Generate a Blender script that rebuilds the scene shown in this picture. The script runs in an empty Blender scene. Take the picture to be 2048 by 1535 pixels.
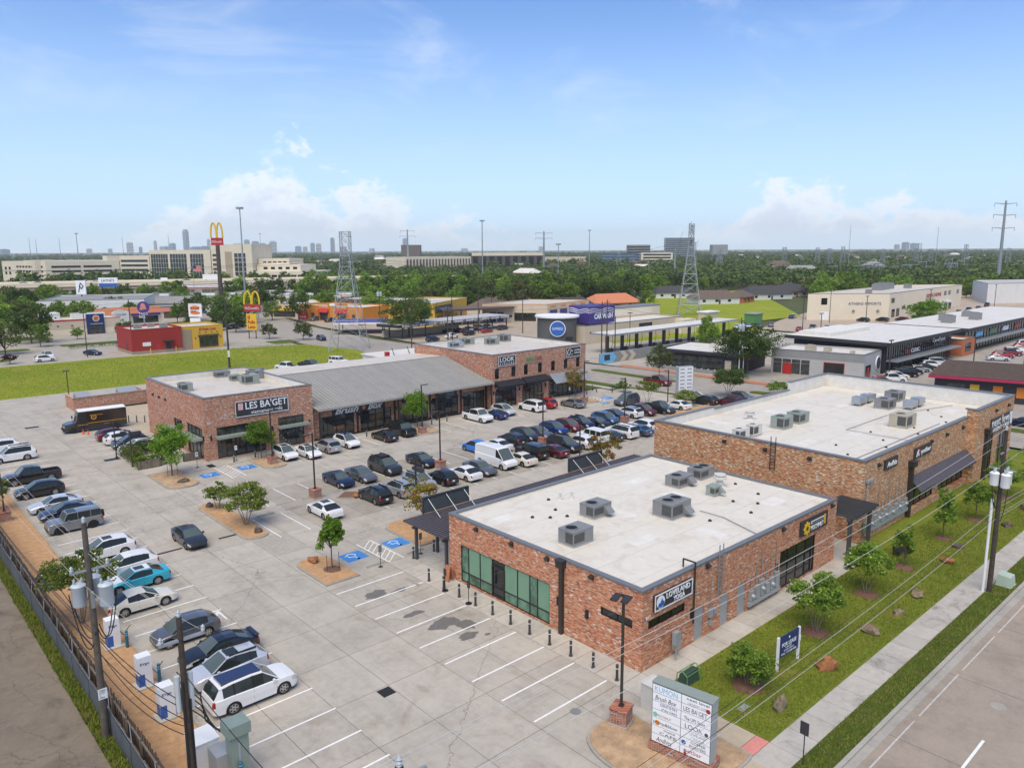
import bpy, math, random
import numpy as np
from mathutils import Vector, Matrix
random.seed(7)
SC = bpy.context.scene
COL = SC.collection
PI = math.pi
R = math.radians

# ---------------------------------------------------------------- camera
def make_camera():
 pitch, yaw, roll = .173483, .834167, -.00488
 fw = Vector((math.cos(yaw)*math.cos(pitch), math.sin(yaw)*math.cos(pitch), -math.sin(pitch)))
 r = Vector((math.sin(yaw), -math.cos(yaw), 0)); u = r.cross(fw)
 c, s = math.cos(roll), math.sin(roll)
 r2 = r*c+u*s; u2 = u*c-r*s
 cam = bpy.data.cameras.new('camera'); o = bpy.data.objects.new('camera', cam); COL.objects.link(o)
 o.matrix_world = Matrix(((r2.x, u2.x, -fw.x, -35.35), (r2.y, u2.y, -fw.y, -27.12), (r2.z, u2.z, -fw.z, 26.0), (0, 0, 0, 1)))
 cam.sensor_fit = 'HORIZONTAL'; cam.sensor_width = 36; cam.lens = 1525.33/2048*36
 cam.clip_start = .5; cam.clip_end = 60000
 SC.camera = o
make_camera()
CAMX, CAMY = -35.35, -27.12

# ---------------------------------------------------------------- node helper
class NT:
 def __init__(s, tree): s.t = tree; s.x = 0
 def n(s, typ, **kw):
  n = s.t.nodes.new(typ); s.x += 40; n.location = (s.x, 0)
  for k, v in kw.items(): setattr(n, k, v)
  return n
 def put(s, sock, v):
  if isinstance(v, bpy.types.NodeSocket): s.t.links.new(v, sock)
  elif v is not None:
   if isinstance(v, (tuple, list)) and len(v) == 3 and sock.type == 'RGBA': v = (*v, 1)
   sock.default_value = v
 def math(s, op, a, b=None, c=None, clamp=False):
  n = s.n('ShaderNodeMath', operation=op, use_clamp=clamp)
  for i, q in enumerate((a, b, c)):
   if q is not None: s.put(n.inputs[i], q)
  return n.outputs[0]
 def mix(s, f, a, b, blend='MIX'):
  n = s.n('ShaderNodeMix', data_type='RGBA', blend_type=blend)
  s.put(n.inputs[0], f); s.put(n.inputs[6], a); s.put(n.inputs[7], b)
  return n.outputs[2]
 def noise(s, vec, scale, detail=3, rough=.55, dist=0, out=0):
  n = s.n('ShaderNodeTexNoise'); s.put(n.inputs['Vector'], vec)
  n.inputs['Scale'].default_value = scale; n.inputs['Detail'].default_value = detail
  n.inputs['Roughness'].default_value = rough; n.inputs['Distortion'].default_value = dist
  return n.outputs[out]
 def ramp(s, f, stops, interp='LINEAR'):
  n = s.n('ShaderNodeValToRGB'); cr = n.color_ramp; cr.interpolation = interp
  while len(cr.elements) < len(stops): cr.elements.new(.5)
  for e, (p, c) in zip(cr.elements, stops):
   e.position = p; e.color = (*c, 1) if isinstance(c, (tuple, list)) else (c, c, c, 1)
  s.put(n.inputs[0], f); return n.outputs[0]
 def maprange(s, v, a, b, c=0., d=1., smooth=True):
  n = s.n('ShaderNodeMapRange', interpolation_type='SMOOTHSTEP' if smooth else 'LINEAR')
  for i, q in enumerate((v, a, b, c, d)): s.put(n.inputs[i], q)
  return n.outputs[0]
 def xyz(s, v):
  n = s.n('ShaderNodeSeparateXYZ'); s.put(n.inputs[0], v); return n.outputs
 def comb(s, x, y, z):
  n = s.n('ShaderNodeCombineXYZ')
  for i, q in enumerate((x, y, z)): s.put(n.inputs[i], q)
  return n.outputs[0]
 def scale(s, v, k):
  n = s.n('ShaderNodeVectorMath', operation='MULTIPLY'); s.put(n.inputs[0], v); n.inputs[1].default_value = k
  return n.outputs[0]

# ---------------------------------------------------------------- world, sun, exposure
SUN_EL, SUN_AZ = R(60), R(215)       # azimuth of the sun seen from the ground, counter-clockwise from +X
w = bpy.data.worlds.new('World'); SC.world = w; w.use_nodes = True
w.node_tree.nodes.clear()
q = NT(w.node_tree)
sky = q.n('ShaderNodeTexSky', sky_type='NISHITA', sun_disc=False)
sky.sun_elevation = SUN_EL; sky.sun_rotation = PI/2-SUN_AZ
sky.air_density = 1.0; sky.dust_density = .25; sky.ozone_density = 2.6; sky.altitude = 0
dirn = q.n('ShaderNodeTexCoord').outputs['Generated']
dx, dy, dz = q.xyz(dirn)
hl = q.math('SQRT', q.math('ADD', q.math('MULTIPLY', dx, dx), q.math('MULTIPLY', dy, dy)))
el = q.math('DIVIDE', dz, q.math('MAXIMUM', hl, .001))
az = q.math('ARCTAN2', dy, dx)
# cumulus banks: a ring of heaps all round the horizon, broken up by noise
heap = q.math('COSINE', q.math('MULTIPLY', q.math('SUBTRACT', az, R(23.5)), 9))
big = q.noise(q.comb(dx, dy, q.math('MULTIPLY', dz, 1.0)), 5.5, 2, .5)
nz = q.noise(q.comb(dx, dy, q.math('MULTIPLY', dz, 1.5)), 21, 7, .6, .25)
fine = q.noise(q.comb(dx, dy, q.math('MULTIPLY', dz, 1.6)), 70, 4, .6)
top = q.math('ADD', q.math('MULTIPLY_ADD', heap, .062, .020), q.math('MULTIPLY', q.math('SUBTRACT', big, .5), .20))
top = q.math('ADD', top, q.math('MULTIPLY', q.math('SUBTRACT', nz, .46), .22))
top = q.math('ADD', top, q.math('MULTIPLY', q.math('SUBTRACT', fine, .5), .03))
dens = q.maprange(q.math('SUBTRACT', top, el), -.004, .035)
dens = q.math('MULTIPLY', dens, q.maprange(el, .003, .03, .35, .86))
shade = q.maprange(q.math('ADD', q.math('SUBTRACT', top, el), q.math('MULTIPLY', q.math('SUBTRACT', fine, .5), .03)), .0, .085)
ccol = q.mix(shade, (9.2, 9.4, 9.8), (6.6, 7.3, 8.6))
# high thin cloud, drawn out sideways
ci = q.noise(q.comb(q.math('MULTIPLY', dx, 1.0), q.math('MULTIPLY', dy, 2.4), q.math('MULTIPLY', dz, 5)), 2.1, 6, .62, .8)
ci = q.math('MULTIPLY', q.maprange(ci, .5, .82), q.maprange(el, .06, .25, .0, .42))
veil = q.maprange(el, .0, .34, .62, .0)
c1 = q.mix(veil, q.mix(1., sky.outputs[0], (.88, 1.13, 1.48), 'MULTIPLY'), (6.0, 7.7, 10.0))
c1 = q.mix(ci, c1, (8.0, 8.4, 9.0))
c1 = q.mix(dens, c1, ccol)
bg = q.n('ShaderNodeBackground'); q.put(bg.inputs[0], c1); bg.inputs[1].default_value = .10
out = q.n('ShaderNodeOutputWorld'); q.t.links.new(bg.outputs[0], out.inputs[0])

sun = bpy.data.lights.new('sun', 'SUN'); sun.energy = 3.2; sun.angle = R(55); sun.color = (1, .88, .67)
so = bpy.data.objects.new('sun', sun); COL.objects.link(so)
sd = Vector((math.cos(SUN_EL)*math.cos(SUN_AZ), math.cos(SUN_EL)*math.sin(SUN_AZ), math.sin(SUN_EL)))
so.rotation_euler = sd.to_track_quat('Z', 'Y').to_euler(); so.location = (0, 0, 80)
vs = SC.view_settings
vs.view_transform = 'Standard'; vs.look = 'None'; vs.exposure = .29; vs.gamma = 1; vs.use_curve_mapping = False
SC.render.engine = 'CYCLES'
cy = SC.cycles
cy.use_denoising = True; cy.max_bounces = 5; cy.diffuse_bounces = 2; cy.glossy_bounces = 3; cy.transmission_bounces = 3
cy.volume_bounces = 1; cy.transparent_max_bounces = 6; cy.caustics_reflective = False; cy.caustics_refractive = False
cy.sample_clamp_indirect = 4
try: cy.denoising_prefilter = 'ACCURATE'
except Exception: pass

# ---------------------------------------------------------------- materials
MATS = {}
def pos(q): return q.n('ShaderNodeNewGeometry').outputs['Position']
def newmat(name):
 m = bpy.data.materials.new(name); m.use_nodes = True
 q = NT(m.node_tree); b = m.node_tree.nodes['Principled BSDF']
 MATS[name] = m
 return m, q, b
def bumpit(q, b, h, strength, dist=.02):
 n = q.n('ShaderNodeBump'); n.inputs['Strength'].default_value = strength; n.inputs['Distance'].default_value = dist
 q.put(n.inputs['Height'], h); q.t.links.new(n.outputs[0], b.inputs['Normal'])
def pbr(name, col, rough=.6, metal=0., var=.12, vs=1.5, bump=0., bs=30, spec=.5, objvar=0., coat=0.):
 m, q, b = newmat(name); c = col
 if var:
  p = pos(q); f = q.math('ADD', q.math('MULTIPLY', q.noise(p, vs, 5, .65), .65), q.math('MULTIPLY', q.noise(p, vs*9, 3), .35))
  lo = tuple(x*(1-var*1.6) for x in col); hi = tuple(min(1, x*(1+var*1.6)) for x in col)
  c = q.ramp(f, [(.3, lo), (.7, hi)])
 if objvar:
  oi = q.n('ShaderNodeObjectInfo').outputs['Random']
  k = q.math('MULTIPLY_ADD', oi, 2*objvar, 1-objvar)
  c = q.mix(1., c, q.comb(k, k, k), 'MULTIPLY')
 q.put(b.inputs['Base Color'], c)
 b.inputs['Roughness'].default_value = rough; b.inputs['Metallic'].default_value = metal
 b.inputs['Specular IOR Level'].default_value = spec
 if coat: b.inputs['Coat Weight'].default_value = coat; b.inputs['Coat Roughness'].default_value = .04
 if bump: bumpit(q, b, q.noise(pos(q), bs, 4), bump)
 return m
def concrete(name, col, stain=.5, objvar=.07, tint=(.62, .55, .47), crack=0, streak=0):
 m, q, b = newmat(name); p = pos(q)
 f = q.noise(p, .35, 6, .65); f2 = q.noise(p, 2.3, 5, .7); f3 = q.noise(p, 22, 3, .7)
 c = q.ramp(q.math('ADD', q.math('MULTIPLY', f, .6), q.math('MULTIPLY', f2, .4)),
   [(.30, tuple(x*.74 for x in col)), (.52, col), (.74, tuple(min(1, x*1.13) for x in col))])
 st = q.math('MULTIPLY', q.maprange(q.noise(p, .22, 5, .7, 1.2), .50, .78), stain)
 c = q.mix(st, c, q.mix(1., c, tint, 'MULTIPLY'))
 if streak: c = q.mix(q.maprange(q.noise(q.scale(p, (1.1, .07, 1)), 1., 4, .6), .45, .7, 0., streak), c, q.mix(1., c, (.55, .55, .56), 'MULTIPLY'))
 c = q.mix(q.math('MULTIPLY', q.maprange(q.noise(p, .95, 6, .72, .5), .60, .76), stain*.55), c, q.mix(1., c, (.50, .46, .42), 'MULTIPLY'))
 sp = q.maprange(q.noise(p, 7, 4, .75), .70, .80, 0., .30*min(1, stain*2))
 c = q.mix(sp, c, (.10, .09, .08))
 c = q.mix(.22, c, q.ramp(f3, [(.3, .25), (.7, .8)]), 'OVERLAY')
 if crack:
  vo = q.n('ShaderNodeTexVoronoi', feature='DISTANCE_TO_EDGE'); vo.inputs['Scale'].default_value = crack
  wp = q.n('ShaderNodeVectorMath', operation='ADD'); q.put(wp.inputs[0], p); q.put(wp.inputs[1], q.noise(p, .8, 4, .6, out=1)); q.t.links.new(wp.outputs[0], vo.inputs['Vector'])
  c = q.mix(q.maprange(vo.outputs[0], .0, crack*.035, .5, 0.), c, (.05, .045, .04))
 oi = q.n('ShaderNodeObjectInfo').outputs['Random']
 k = q.math('MULTIPLY_ADD', oi, 2*objvar, 1-objvar)
 c = q.mix(1., c, q.comb(k, k, k), 'MULTIPLY')
 q.put(b.inputs['Base Color'], c); b.inputs['Roughness'].default_value = .85; b.inputs['Specular IOR Level'].default_value = .3
 bumpit(q, b, f3, .25, .01)
 return m
def brick(name, stops, mortar, mort_sz=.009):
 m, q, b = newmat(name); p = pos(q); x, y, z = q.xyz(p)
 vec = q.comb(q.math('ADD', x, y), z, 0)
 n = q.n('ShaderNodeTexBrick'); q.put(n.inputs['Vector'], vec)
 n.inputs['Color1'].default_value = (0, 0, 0, 1); n.inputs['Color2'].default_value = (1, 1, 1, 1); n.inputs['Mortar'].default_value = (.5, .5, .5, 1)
 n.inputs['Scale'].default_value = 1; n.inputs['Mortar Size'].default_value = mort_sz; n.inputs['Mortar Smooth'].default_value = .2
 n.inputs['Brick Width'].default_value = .225; n.inputs['Row Height'].default_value = .076; n.inputs['Bias'].default_value = 0
 # a second, shifted grid of whole bricks adds the odd pale or burnt one
 wn = q.n('ShaderNodeTexWhiteNoise', noise_dimensions='2D')
 row = q.math('FLOOR', q.math('DIVIDE', z, .076))
 colm = q.math('FLOOR', q.math('ADD', q.math('DIVIDE', q.math('ADD', x, y), .225), q.math('MULTIPLY', row, .5)))
 q.put(wn.inputs['Vector'], q.comb(colm, row, 0))
 patch = q.noise(p, .5, 4, .7)
 t = q.math('ADD', wn.outputs[0], q.math('MULTIPLY', q.math('SUBTRACT', patch, .5), .16))
 c = q.ramp(t, stops)
 c = q.mix(.35, c, q.ramp(q.noise(p, 9, 4, .7), [(.3, .3), (.7, .7)]), 'OVERLAY')
 c = q.mix(n.outputs['Fac'], c, mortar)
 q.put(b.inputs['Base Color'], c); b.inputs['Roughness'].default_value = .88; b.inputs['Specular IOR Level'].default_value = .25
 bumpit(q, b, q.math('SUBTRACT', 1., n.outputs['Fac']), .7, .015)
 return m
def grassmat(name, a, bcol, dry, ds=.5, sc=.25):
 m, q, b = newmat(name); p = pos(q)
 f = q.noise(p, sc, 6, .68); f2 = q.noise(p, 3.5, 5, .75); f3 = q.noise(p, 28, 3, .7)
 c = q.ramp(q.math('ADD', q.math('MULTIPLY', f, .5), q.math('MULTIPLY', f2, .5)), [(.34, a), (.62, bcol)])
 c = q.mix(q.maprange(q.noise(p, sc*2.4, 6, .7, .6), .50, .72, 0., ds), c, dry)
 c = q.mix(.6, c, q.ramp(f3, [(.3, .22), (.7, .78)]), 'OVERLAY')
 q.put(b.inputs['Base Color'], c); b.inputs['Roughness'].default_value = .95; b.inputs['Specular IOR Level'].default_value = .1
 bumpit(q, b, q.math('ADD', f3, q.math('MULTIPLY', f2, 2.)), .8, .08)
 return m
def leafmat(name, a, bcol, third=None, tw=.0, trans=.35, ns=.9):
 m, q, b = newmat(name)
 o = q.n('ShaderNodeTexCoord').outputs['Object']
 wn = q.n('ShaderNodeTexWhiteNoise', noise_dimensions='3D')
 q.put(wn.inputs['Vector'], q.scale(q.n('ShaderNodeNewGeometry').outputs['True Normal'], (40, 40, 40)))
 f = q.math('ADD', q.math('MULTIPLY', q.noise(o, ns, 3), .6), q.math('MULTIPLY', wn.outputs[0], .4))
 c = q.ramp(f, [(.3, a), (.7, bcol)])
 if third: c = q.mix(q.maprange(q.noise(o, 1.1, 2, .5), .5, .62, 0., tw), c, third)
 oi = q.n('ShaderNodeObjectInfo').outputs['Random']
 k = q.math('MULTIPLY_ADD', oi, .5, .75)
 c = q.mix(1., c, q.comb(k, k, q.math('MULTIPLY', k, .9)), 'MULTIPLY')
 q.put(b.inputs['Base Color'], c); b.inputs['Roughness'].default_value = .6; b.inputs['Specular IOR Level'].default_value = .25
 tr = q.n('ShaderNodeBsdfTranslucent'); q.put(tr.inputs[0], c)
 mx = q.n('ShaderNodeMixShader'); mx.inputs[0].default_value = trans
 q.t.links.new(b.outputs[0], mx.inputs[1]); q.t.links.new(tr.outputs[0], mx.inputs[2])
 q.t.links.new(mx.outputs[0], m.node_tree.nodes['Material Output'].inputs[0])
 return m
def roofmat(name, col, stain=.6):
 m, q, b = newmat(name); p = pos(q)
 f = q.noise(p, .25, 6, .7, .8); f2 = q.noise(p, 1.6, 5, .7)
 c = q.ramp(f2, [(.3, tuple(x*.9 for x in col)), (.7, col)])
 st = q.math('MULTIPLY', q.maprange(q.noise(p, .33, 7, .72, 1.4), .47, .72), stain)
 c = q.mix(st, c, (.45, .37, .27))
 x, y, z = q.xyz(p)
 seam = q.math('LESS_THAN', q.math('ABSOLUTE', q.math('SUBTRACT', q.math('FRACT', q.math('DIVIDE', y, 3.05)), .5)), .011)
 c = q.mix(q.math('MULTIPLY', seam, .55), c, (.42, .39, .35))
 q.put(b.inputs['Base Color'], c); b.inputs['Roughness'].default_value = .55; b.inputs['Specular IOR Level'].default_value = .35
 bumpit(q, b, f, .15, .03)
 return m
def glassmat(name, col, rough=.06, spec=.8, var=True):
 m, q, b = newmat(name)
 c = col
 if var:
  f = q.noise(q.scale(pos(q), (1, 1, .6)), .9, 4, .7)
  c = q.ramp(f, [(.35, tuple(x*.35 for x in col)), (.72, tuple(x*1.9 for x in col))])
 q.put(b.inputs['Base Color'], c); b.inputs['Roughness'].default_value = rough; b.inputs['Specular IOR Level'].default_value = spec
 return m

concrete('lot', (.425, .388, .33), .6, .06, crack=.05, streak=.2)
concrete('lot_worn', (.345, .31, .262), .7, .06)
concrete('walk', (.46, .425, .37), .4, .06)
concrete('walk_old', (.43, .40, .35), 1., .07, (.40, .40, .40))
concrete('kerb', (.36, .34, .30), .6, .04)
concrete('oldlot', (.40, .365, .31), .6, .05)
concrete('patio', (.44, .37, .27), .4, .05)
concrete('roadmat', (.33, .275, .22), .6, .05, (.72, .70, .68))
concrete('roadfar', (.36, .325, .28), .5, .05)
concrete('alley', (.215, .175, .13), 1., .05, (.48, .49, .52), .3)
concrete('tanlot', (.42, .345, .265), .45, .05)
pbr('joint', (.10, .095, .085), .95, var=.1)
pbr('groundmat', (.085, .10, .045), 1, var=.3, vs=.012, spec=.1)
pbr('soil', (.13, .10, .07), 1, var=.2)
pbr('paint_white', (.78, .78, .76), .7, var=.10, vs=3)
pbr('paint_worn', (.50, .47, .43), .8, var=.25, vs=4)
pbr('paint_blue', (.05, .22, .55), .7, var=.08, vs=3)
pbr('paint_yellow', (.6, .45, .05), .7)
pbr('wet', (.155, .145, .125), .55, var=.12, vs=2.5)
BR = [(.0, (.19, .05, .028)), (.10, (.37, .085, .038)), (.34, (.56, .15, .06)), (.60, (.66, .21, .09)), (.82, (.68, .29, .15)), (.955, (.66, .38, .24)), (.985, (.74, .60, .49)), (1, (.84, .76, .66))]
BR = [(p, (c[0]*.95, c[1]*1.1, c[2]*1.2)) for p, c in BR]
brick('brick_n', BR, (.52, .37, .255))
brick('brick_r', [(p, (c[0]*1.0, c[1]*1.25, c[2]*1.15)) for p, c in BR], (.50, .37, .25))
brick('brick_l', [(p, (c[0]*.90, c[1]*1.0, c[2]*1.15)) for p, c in BR], (.46, .35, .27))
brick('brick_pier', [(p, (c[0]*.62, c[1]*.52, c[2]*.55)) for p, c in BR], (.48, .42, .36), .012)
roofmat('tpo', (.70, .655, .565), .45)
roofmat('tpo_dirty', (.62, .57, .50), .9)
roofmat('tpo_far', (.70, .67, .61), .5)
pbr('coping', (.20, .205, .21), .45, .3, var=.06)
pbr('parapet_in', (.68, .655, .60), .7, var=.10, vs=.8)
pbr('seam_roof', (.335, .325, .30), .5, .1, var=.05, vs=.6, objvar=.05)
pbr('galv', (.42, .45, .48), .4, .6, var=.06, objvar=.05)
pbr('dark_metal', (.045, .047, .05), .45, .2, var=.08)
pbr('pergola', (.075, .08, .085), .5, .2, var=.08)
pbr('slatmat', (.11, .098, .112), .55, .1, var=.1)
pbr('bronze', (.05, .042, .036), .45, .3, var=.08)
pbr('black', (.012, .012, .013), .5, var=0)
pbr('frame', (.018, .019, .021), .4, .2, var=0)
pbr('fabric_black', (.012, .013, .02), .85, var=.1)
pbr('ac_grey', (.25, .25, .245), .5, .2, var=.06, vs=2)
pbr('ac_green', (.30, .34, .29), .5, .2, var=.06)
pbr('ac_tan', (.44, .39, .30), .55, .1, var=.06)
pbr('ac_white', (.62, .60, .55), .55, .1, var=.06)
pbr('grille', (.085, .085, .083), .6, .2, var=.25, vs=9)
pbr('elec', (.36, .39, .41), .5, .3, var=.06)
pbr('elec_green', (.22, .29, .25), .5, .1, var=.05)
pbr('box_green', (.42, .50, .40), .55, var=.05)
pbr('mulch', (.47, .275, .135), 1, var=.20, vs=2.2, bump=.8, bs=40)
pbr('mulch_pale', (.43, .29, .17), 1, var=.28, vs=1.4, bump=.8, bs=40)
pbr('mulch_red', (.40, .17, .07), 1, var=.25, vs=.8, bump=.6, bs=40)
pbr('mulch_brown', (.17, .09, .055), 1, var=.3, vs=6, bump=1, bs=50)
pbr('rock', (.20, .155, .095), .9, var=.45, vs=3, bump=1, bs=9)
pbr('rock_red', (.30, .125, .045), .9, var=.4, vs=3, bump=1, bs=9)
pbr('rock_dark', (.10, .075, .055), .9, var=.45, vs=4, bump=1, bs=9)
pbr('wood_dark', (.075, .05, .036), .9, var=.35, vs=2.5, bump=.5, bs=25, objvar=.35)
pbr('wood_grey', (.19, .155, .12), .9, var=.25, vs=2, bump=.5, bs=25, objvar=.25)
pbr('pole_wood', (.06, .045, .035), .9, var=.3, vs=3, bump=.6, bs=20)
pbr('pole_old', (.10, .085, .07), .9, var=.3, vs=3, bump=.6, bs=20)
pbr('sheet', (.13, .145, .165), .45, .4, var=.15, vs=1.2, objvar=.10)
pbr('xfmr', (.52, .58, .61), .4, .1, var=.05)
pbr('porcelain', (.40, .44, .47), .3, var=0)
pbr('wire_dark', (.02, .02, .02), .6, var=0)
pbr('wire_alu', (.60, .59, .56), .5, .1, var=0)
pbr('panel_dark', (.085, .10, .105), .3, var=.1, vs=.7)
pbr('steel', (.36, .38, .39), .45, .5, var=.06)
pbr('steel_far', (.30, .32, .33), .5, .3, var=0)
pbr('white', (.80, .80, .79), .5, var=.03)
pbr('sign_white', (.83, .84, .85), .4, var=.02)
pbr('sign_grey', (.36, .39, .39), .5, var=.04)
pbr('sign_dark', (.035, .036, .042), .5, var=.05)
pbr('navy', (.01, .03, .13), .45, var=0)
pbr('blue', (.03, .12, .42), .45, var=0)
pbr('sky_blue', (.16, .47, .75), .45, var=0)
pbr('teal_blue', (.02, .12, .17), .5, var=0)
pbr('red', (.45, .02, .025), .5, var=.05)
pbr('red_wall', (.33, .025, .02), .75, var=.08)
pbr('door_red', (.42, .015, .015), .5, var=0)
pbr('pink_ramp', (.62, .24, .20), .8, var=.08)
pbr('magenta', (.38, .02, .07), .5, var=0)
pbr('yellow', (.75, .47, .02), .5, var=0)
pbr('yellow_wall', (.64, .38, .045), .75, var=.05)
pbr('orange_wall', (.62, .245, .03), .75, var=.05)
pbr('orange', (.70, .22, .02), .5, var=0)
pbr('cone', (.80, .11, .01), .6, var=0)
pbr('gold', (.75, .42, .04), .4, var=0)
pbr('purple', (.055, .035, .20), .5, var=.06)
pbr('green_sign', (.10, .26, .08), .5, var=0)
pbr('teal', (.02, .34, .46), .4, var=0)
pbr('mint', (.20, .52, .40), .4, var=0)
pbr('terracotta', (.46, .17, .08), .8, var=.1)
pbr('tan_wall', (.58, .485, .36), .8, var=.06, vs=.3)
pbr('tan_dark', (.33, .26, .18), .8, var=.08)
pbr('cream', (.72, .63, .48), .8, var=.05, vs=.15)
pbr('cream_dark', (.42, .335, .23), .8, var=.05, vs=.15)
pbr('brown', (.085, .06, .05), .7, var=.06)
pbr('charcoal', (.030, .031, .036), .6, var=.06)
pbr('grey_wall', (.26, .26, .255), .8, var=.06, vs=.5)
pbr('grey_light', (.42, .415, .40), .75, var=.06, vs=.5)
pbr('block_dark', (.105, .105, .10), .85, var=.2, vs=2)
pbr('orange_brick', (.45, .15, .06), .8, var=.12, vs=4)
pbr('roof_dark', (.055, .052, .055), .9, var=.15)
pbr('roof_brown', (.13, .095, .075), .9, var=.2)
pbr('roof_red', (.55, .20, .10), .85, var=.12)
pbr('white_wall', (.66, .65, .62), .8, var=.06, vs=.4)
pbr('bark', (.11, .085, .065), .95, var=.3, vs=6, bump=.6, bs=30)
pbr('bark_pale', (.22, .17, .125), .95, var=.25, vs=6)
pbr('skin', (.35, .20, .14), .6, var=0)
pbr('cloth_dark', (.03, .03, .04), .9, var=0)
pbr('cloth_red', (.18, .05, .05), .9, var=0)
pbr('hedge', (.075, .095, .03), .9, var=.3)
grassmat('lawn', (.125, .18, .02), (.25, .29, .036), (.32, .26, .07), .7)
grassmat('field', (.17, .25, .018), (.31, .34, .032), (.42, .33, .08), .8, .05)
grassmat('verge', (.06, .10, .018), (.125, .165, .03), (.20, .16, .07), .55)
leafmat('leaf_fresh', (.105, .215, .022), (.245, .40, .045), trans=.4)
leafmat('leaf_myrtle', (.10, .155, .024), (.25, .30, .055), (.45, .42, .25), .0)
leafmat('leaf_autumn', (.13, .15, .025), (.30, .24, .04), (.40, .17, .05), .8)
leafmat('leaf_mid', (.09, .165, .022), (.23, .34, .05))
leafmat('leaf_light', (.115, .21, .026), (.25, .37, .055))
leafmat('leaf_dark', (.038, .082, .018), (.12, .18, .036))
leafmat('leaf_olive', (.07, .10, .026), (.17, .195, .055))
leafmat('leaf_plum', (.035, .018, .018), (.085, .04, .035))
leafmat('leaf_mass', (.028, .055, .018), (.125, .175, .04), ns=.03)
pbr('flower', (.72, .68, .52), .7, var=0)
glassmat('glass_store', (.032, .038, .037), .05, .9)
glassmat('glass_green', (.175, .315, .205), .12, .6, False)
glassmat('glass_dark', (.012, .015, .018), .06, .7)
glassmat('glass_tower', (.035, .055, .065), .08, .9)
glassmat('glass_blue', (.05, .10, .17), .15, .8)
glassmat('car_glass', (.022, .027, .025), .06, .5, False)
glassmat('windshield', (.085, .11, .105), .08, .5, False)
glassmat('glass_mint', (.10, .19, .125), .1, .6)
glassmat('lamp_glass', (.55, .55, .55), .1, .8, False)
glassmat('tail_glass', (.32, .01, .012), .15, .7, False)
glassmat('amber', (.6, .25, .03), .15, .7, False)
pbr('tyre', (.018, .018, .018), .85, var=0)
pbr('rim', (.48, .48, .49), .3, .8, var=0)
pbr('rim_dark', (.03, .03, .032), .35, .6, var=0)
pbr('trim', (.014, .014, .015), .6, var=0)
def paint(name, col, metal=.2):
 return pbr('car_'+name, col, .3, metal, var=0, coat=.8)
for n_, c_, mm in (('white', (.76, .76, .75), 0), ('cream', (.70, .66, .55), 0), ('silver', (.46, .47, .48), .5), ('silverwhite', (.62, .64, .67), .3),
    ('grey', (.13, .135, .145), .4), ('midgrey', (.22, .225, .235), .4), ('black', (.010, .010, .012), .2), ('charcoal', (.035, .036, .04), .4),
    ('navy', (.012, .018, .055), .4), ('blue', (.015, .05, .21), .4), ('brightblue', (.02, .19, .62), .2), ('steelblue', (.05, .12, .24), .4),
    ('red', (.42, .012, .02), .2), ('maroon', (.13, .012, .02), .3), ('darkred', (.20, .016, .02), .3), ('teal', (.03, .42, .55), .2),
    ('tan', (.36, .31, .24), .4), ('upsbrown', (.026, .015, .010), 0), ('green', (.03, .08, .06), .3)):
 paint(n_, c_, mm)

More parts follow.
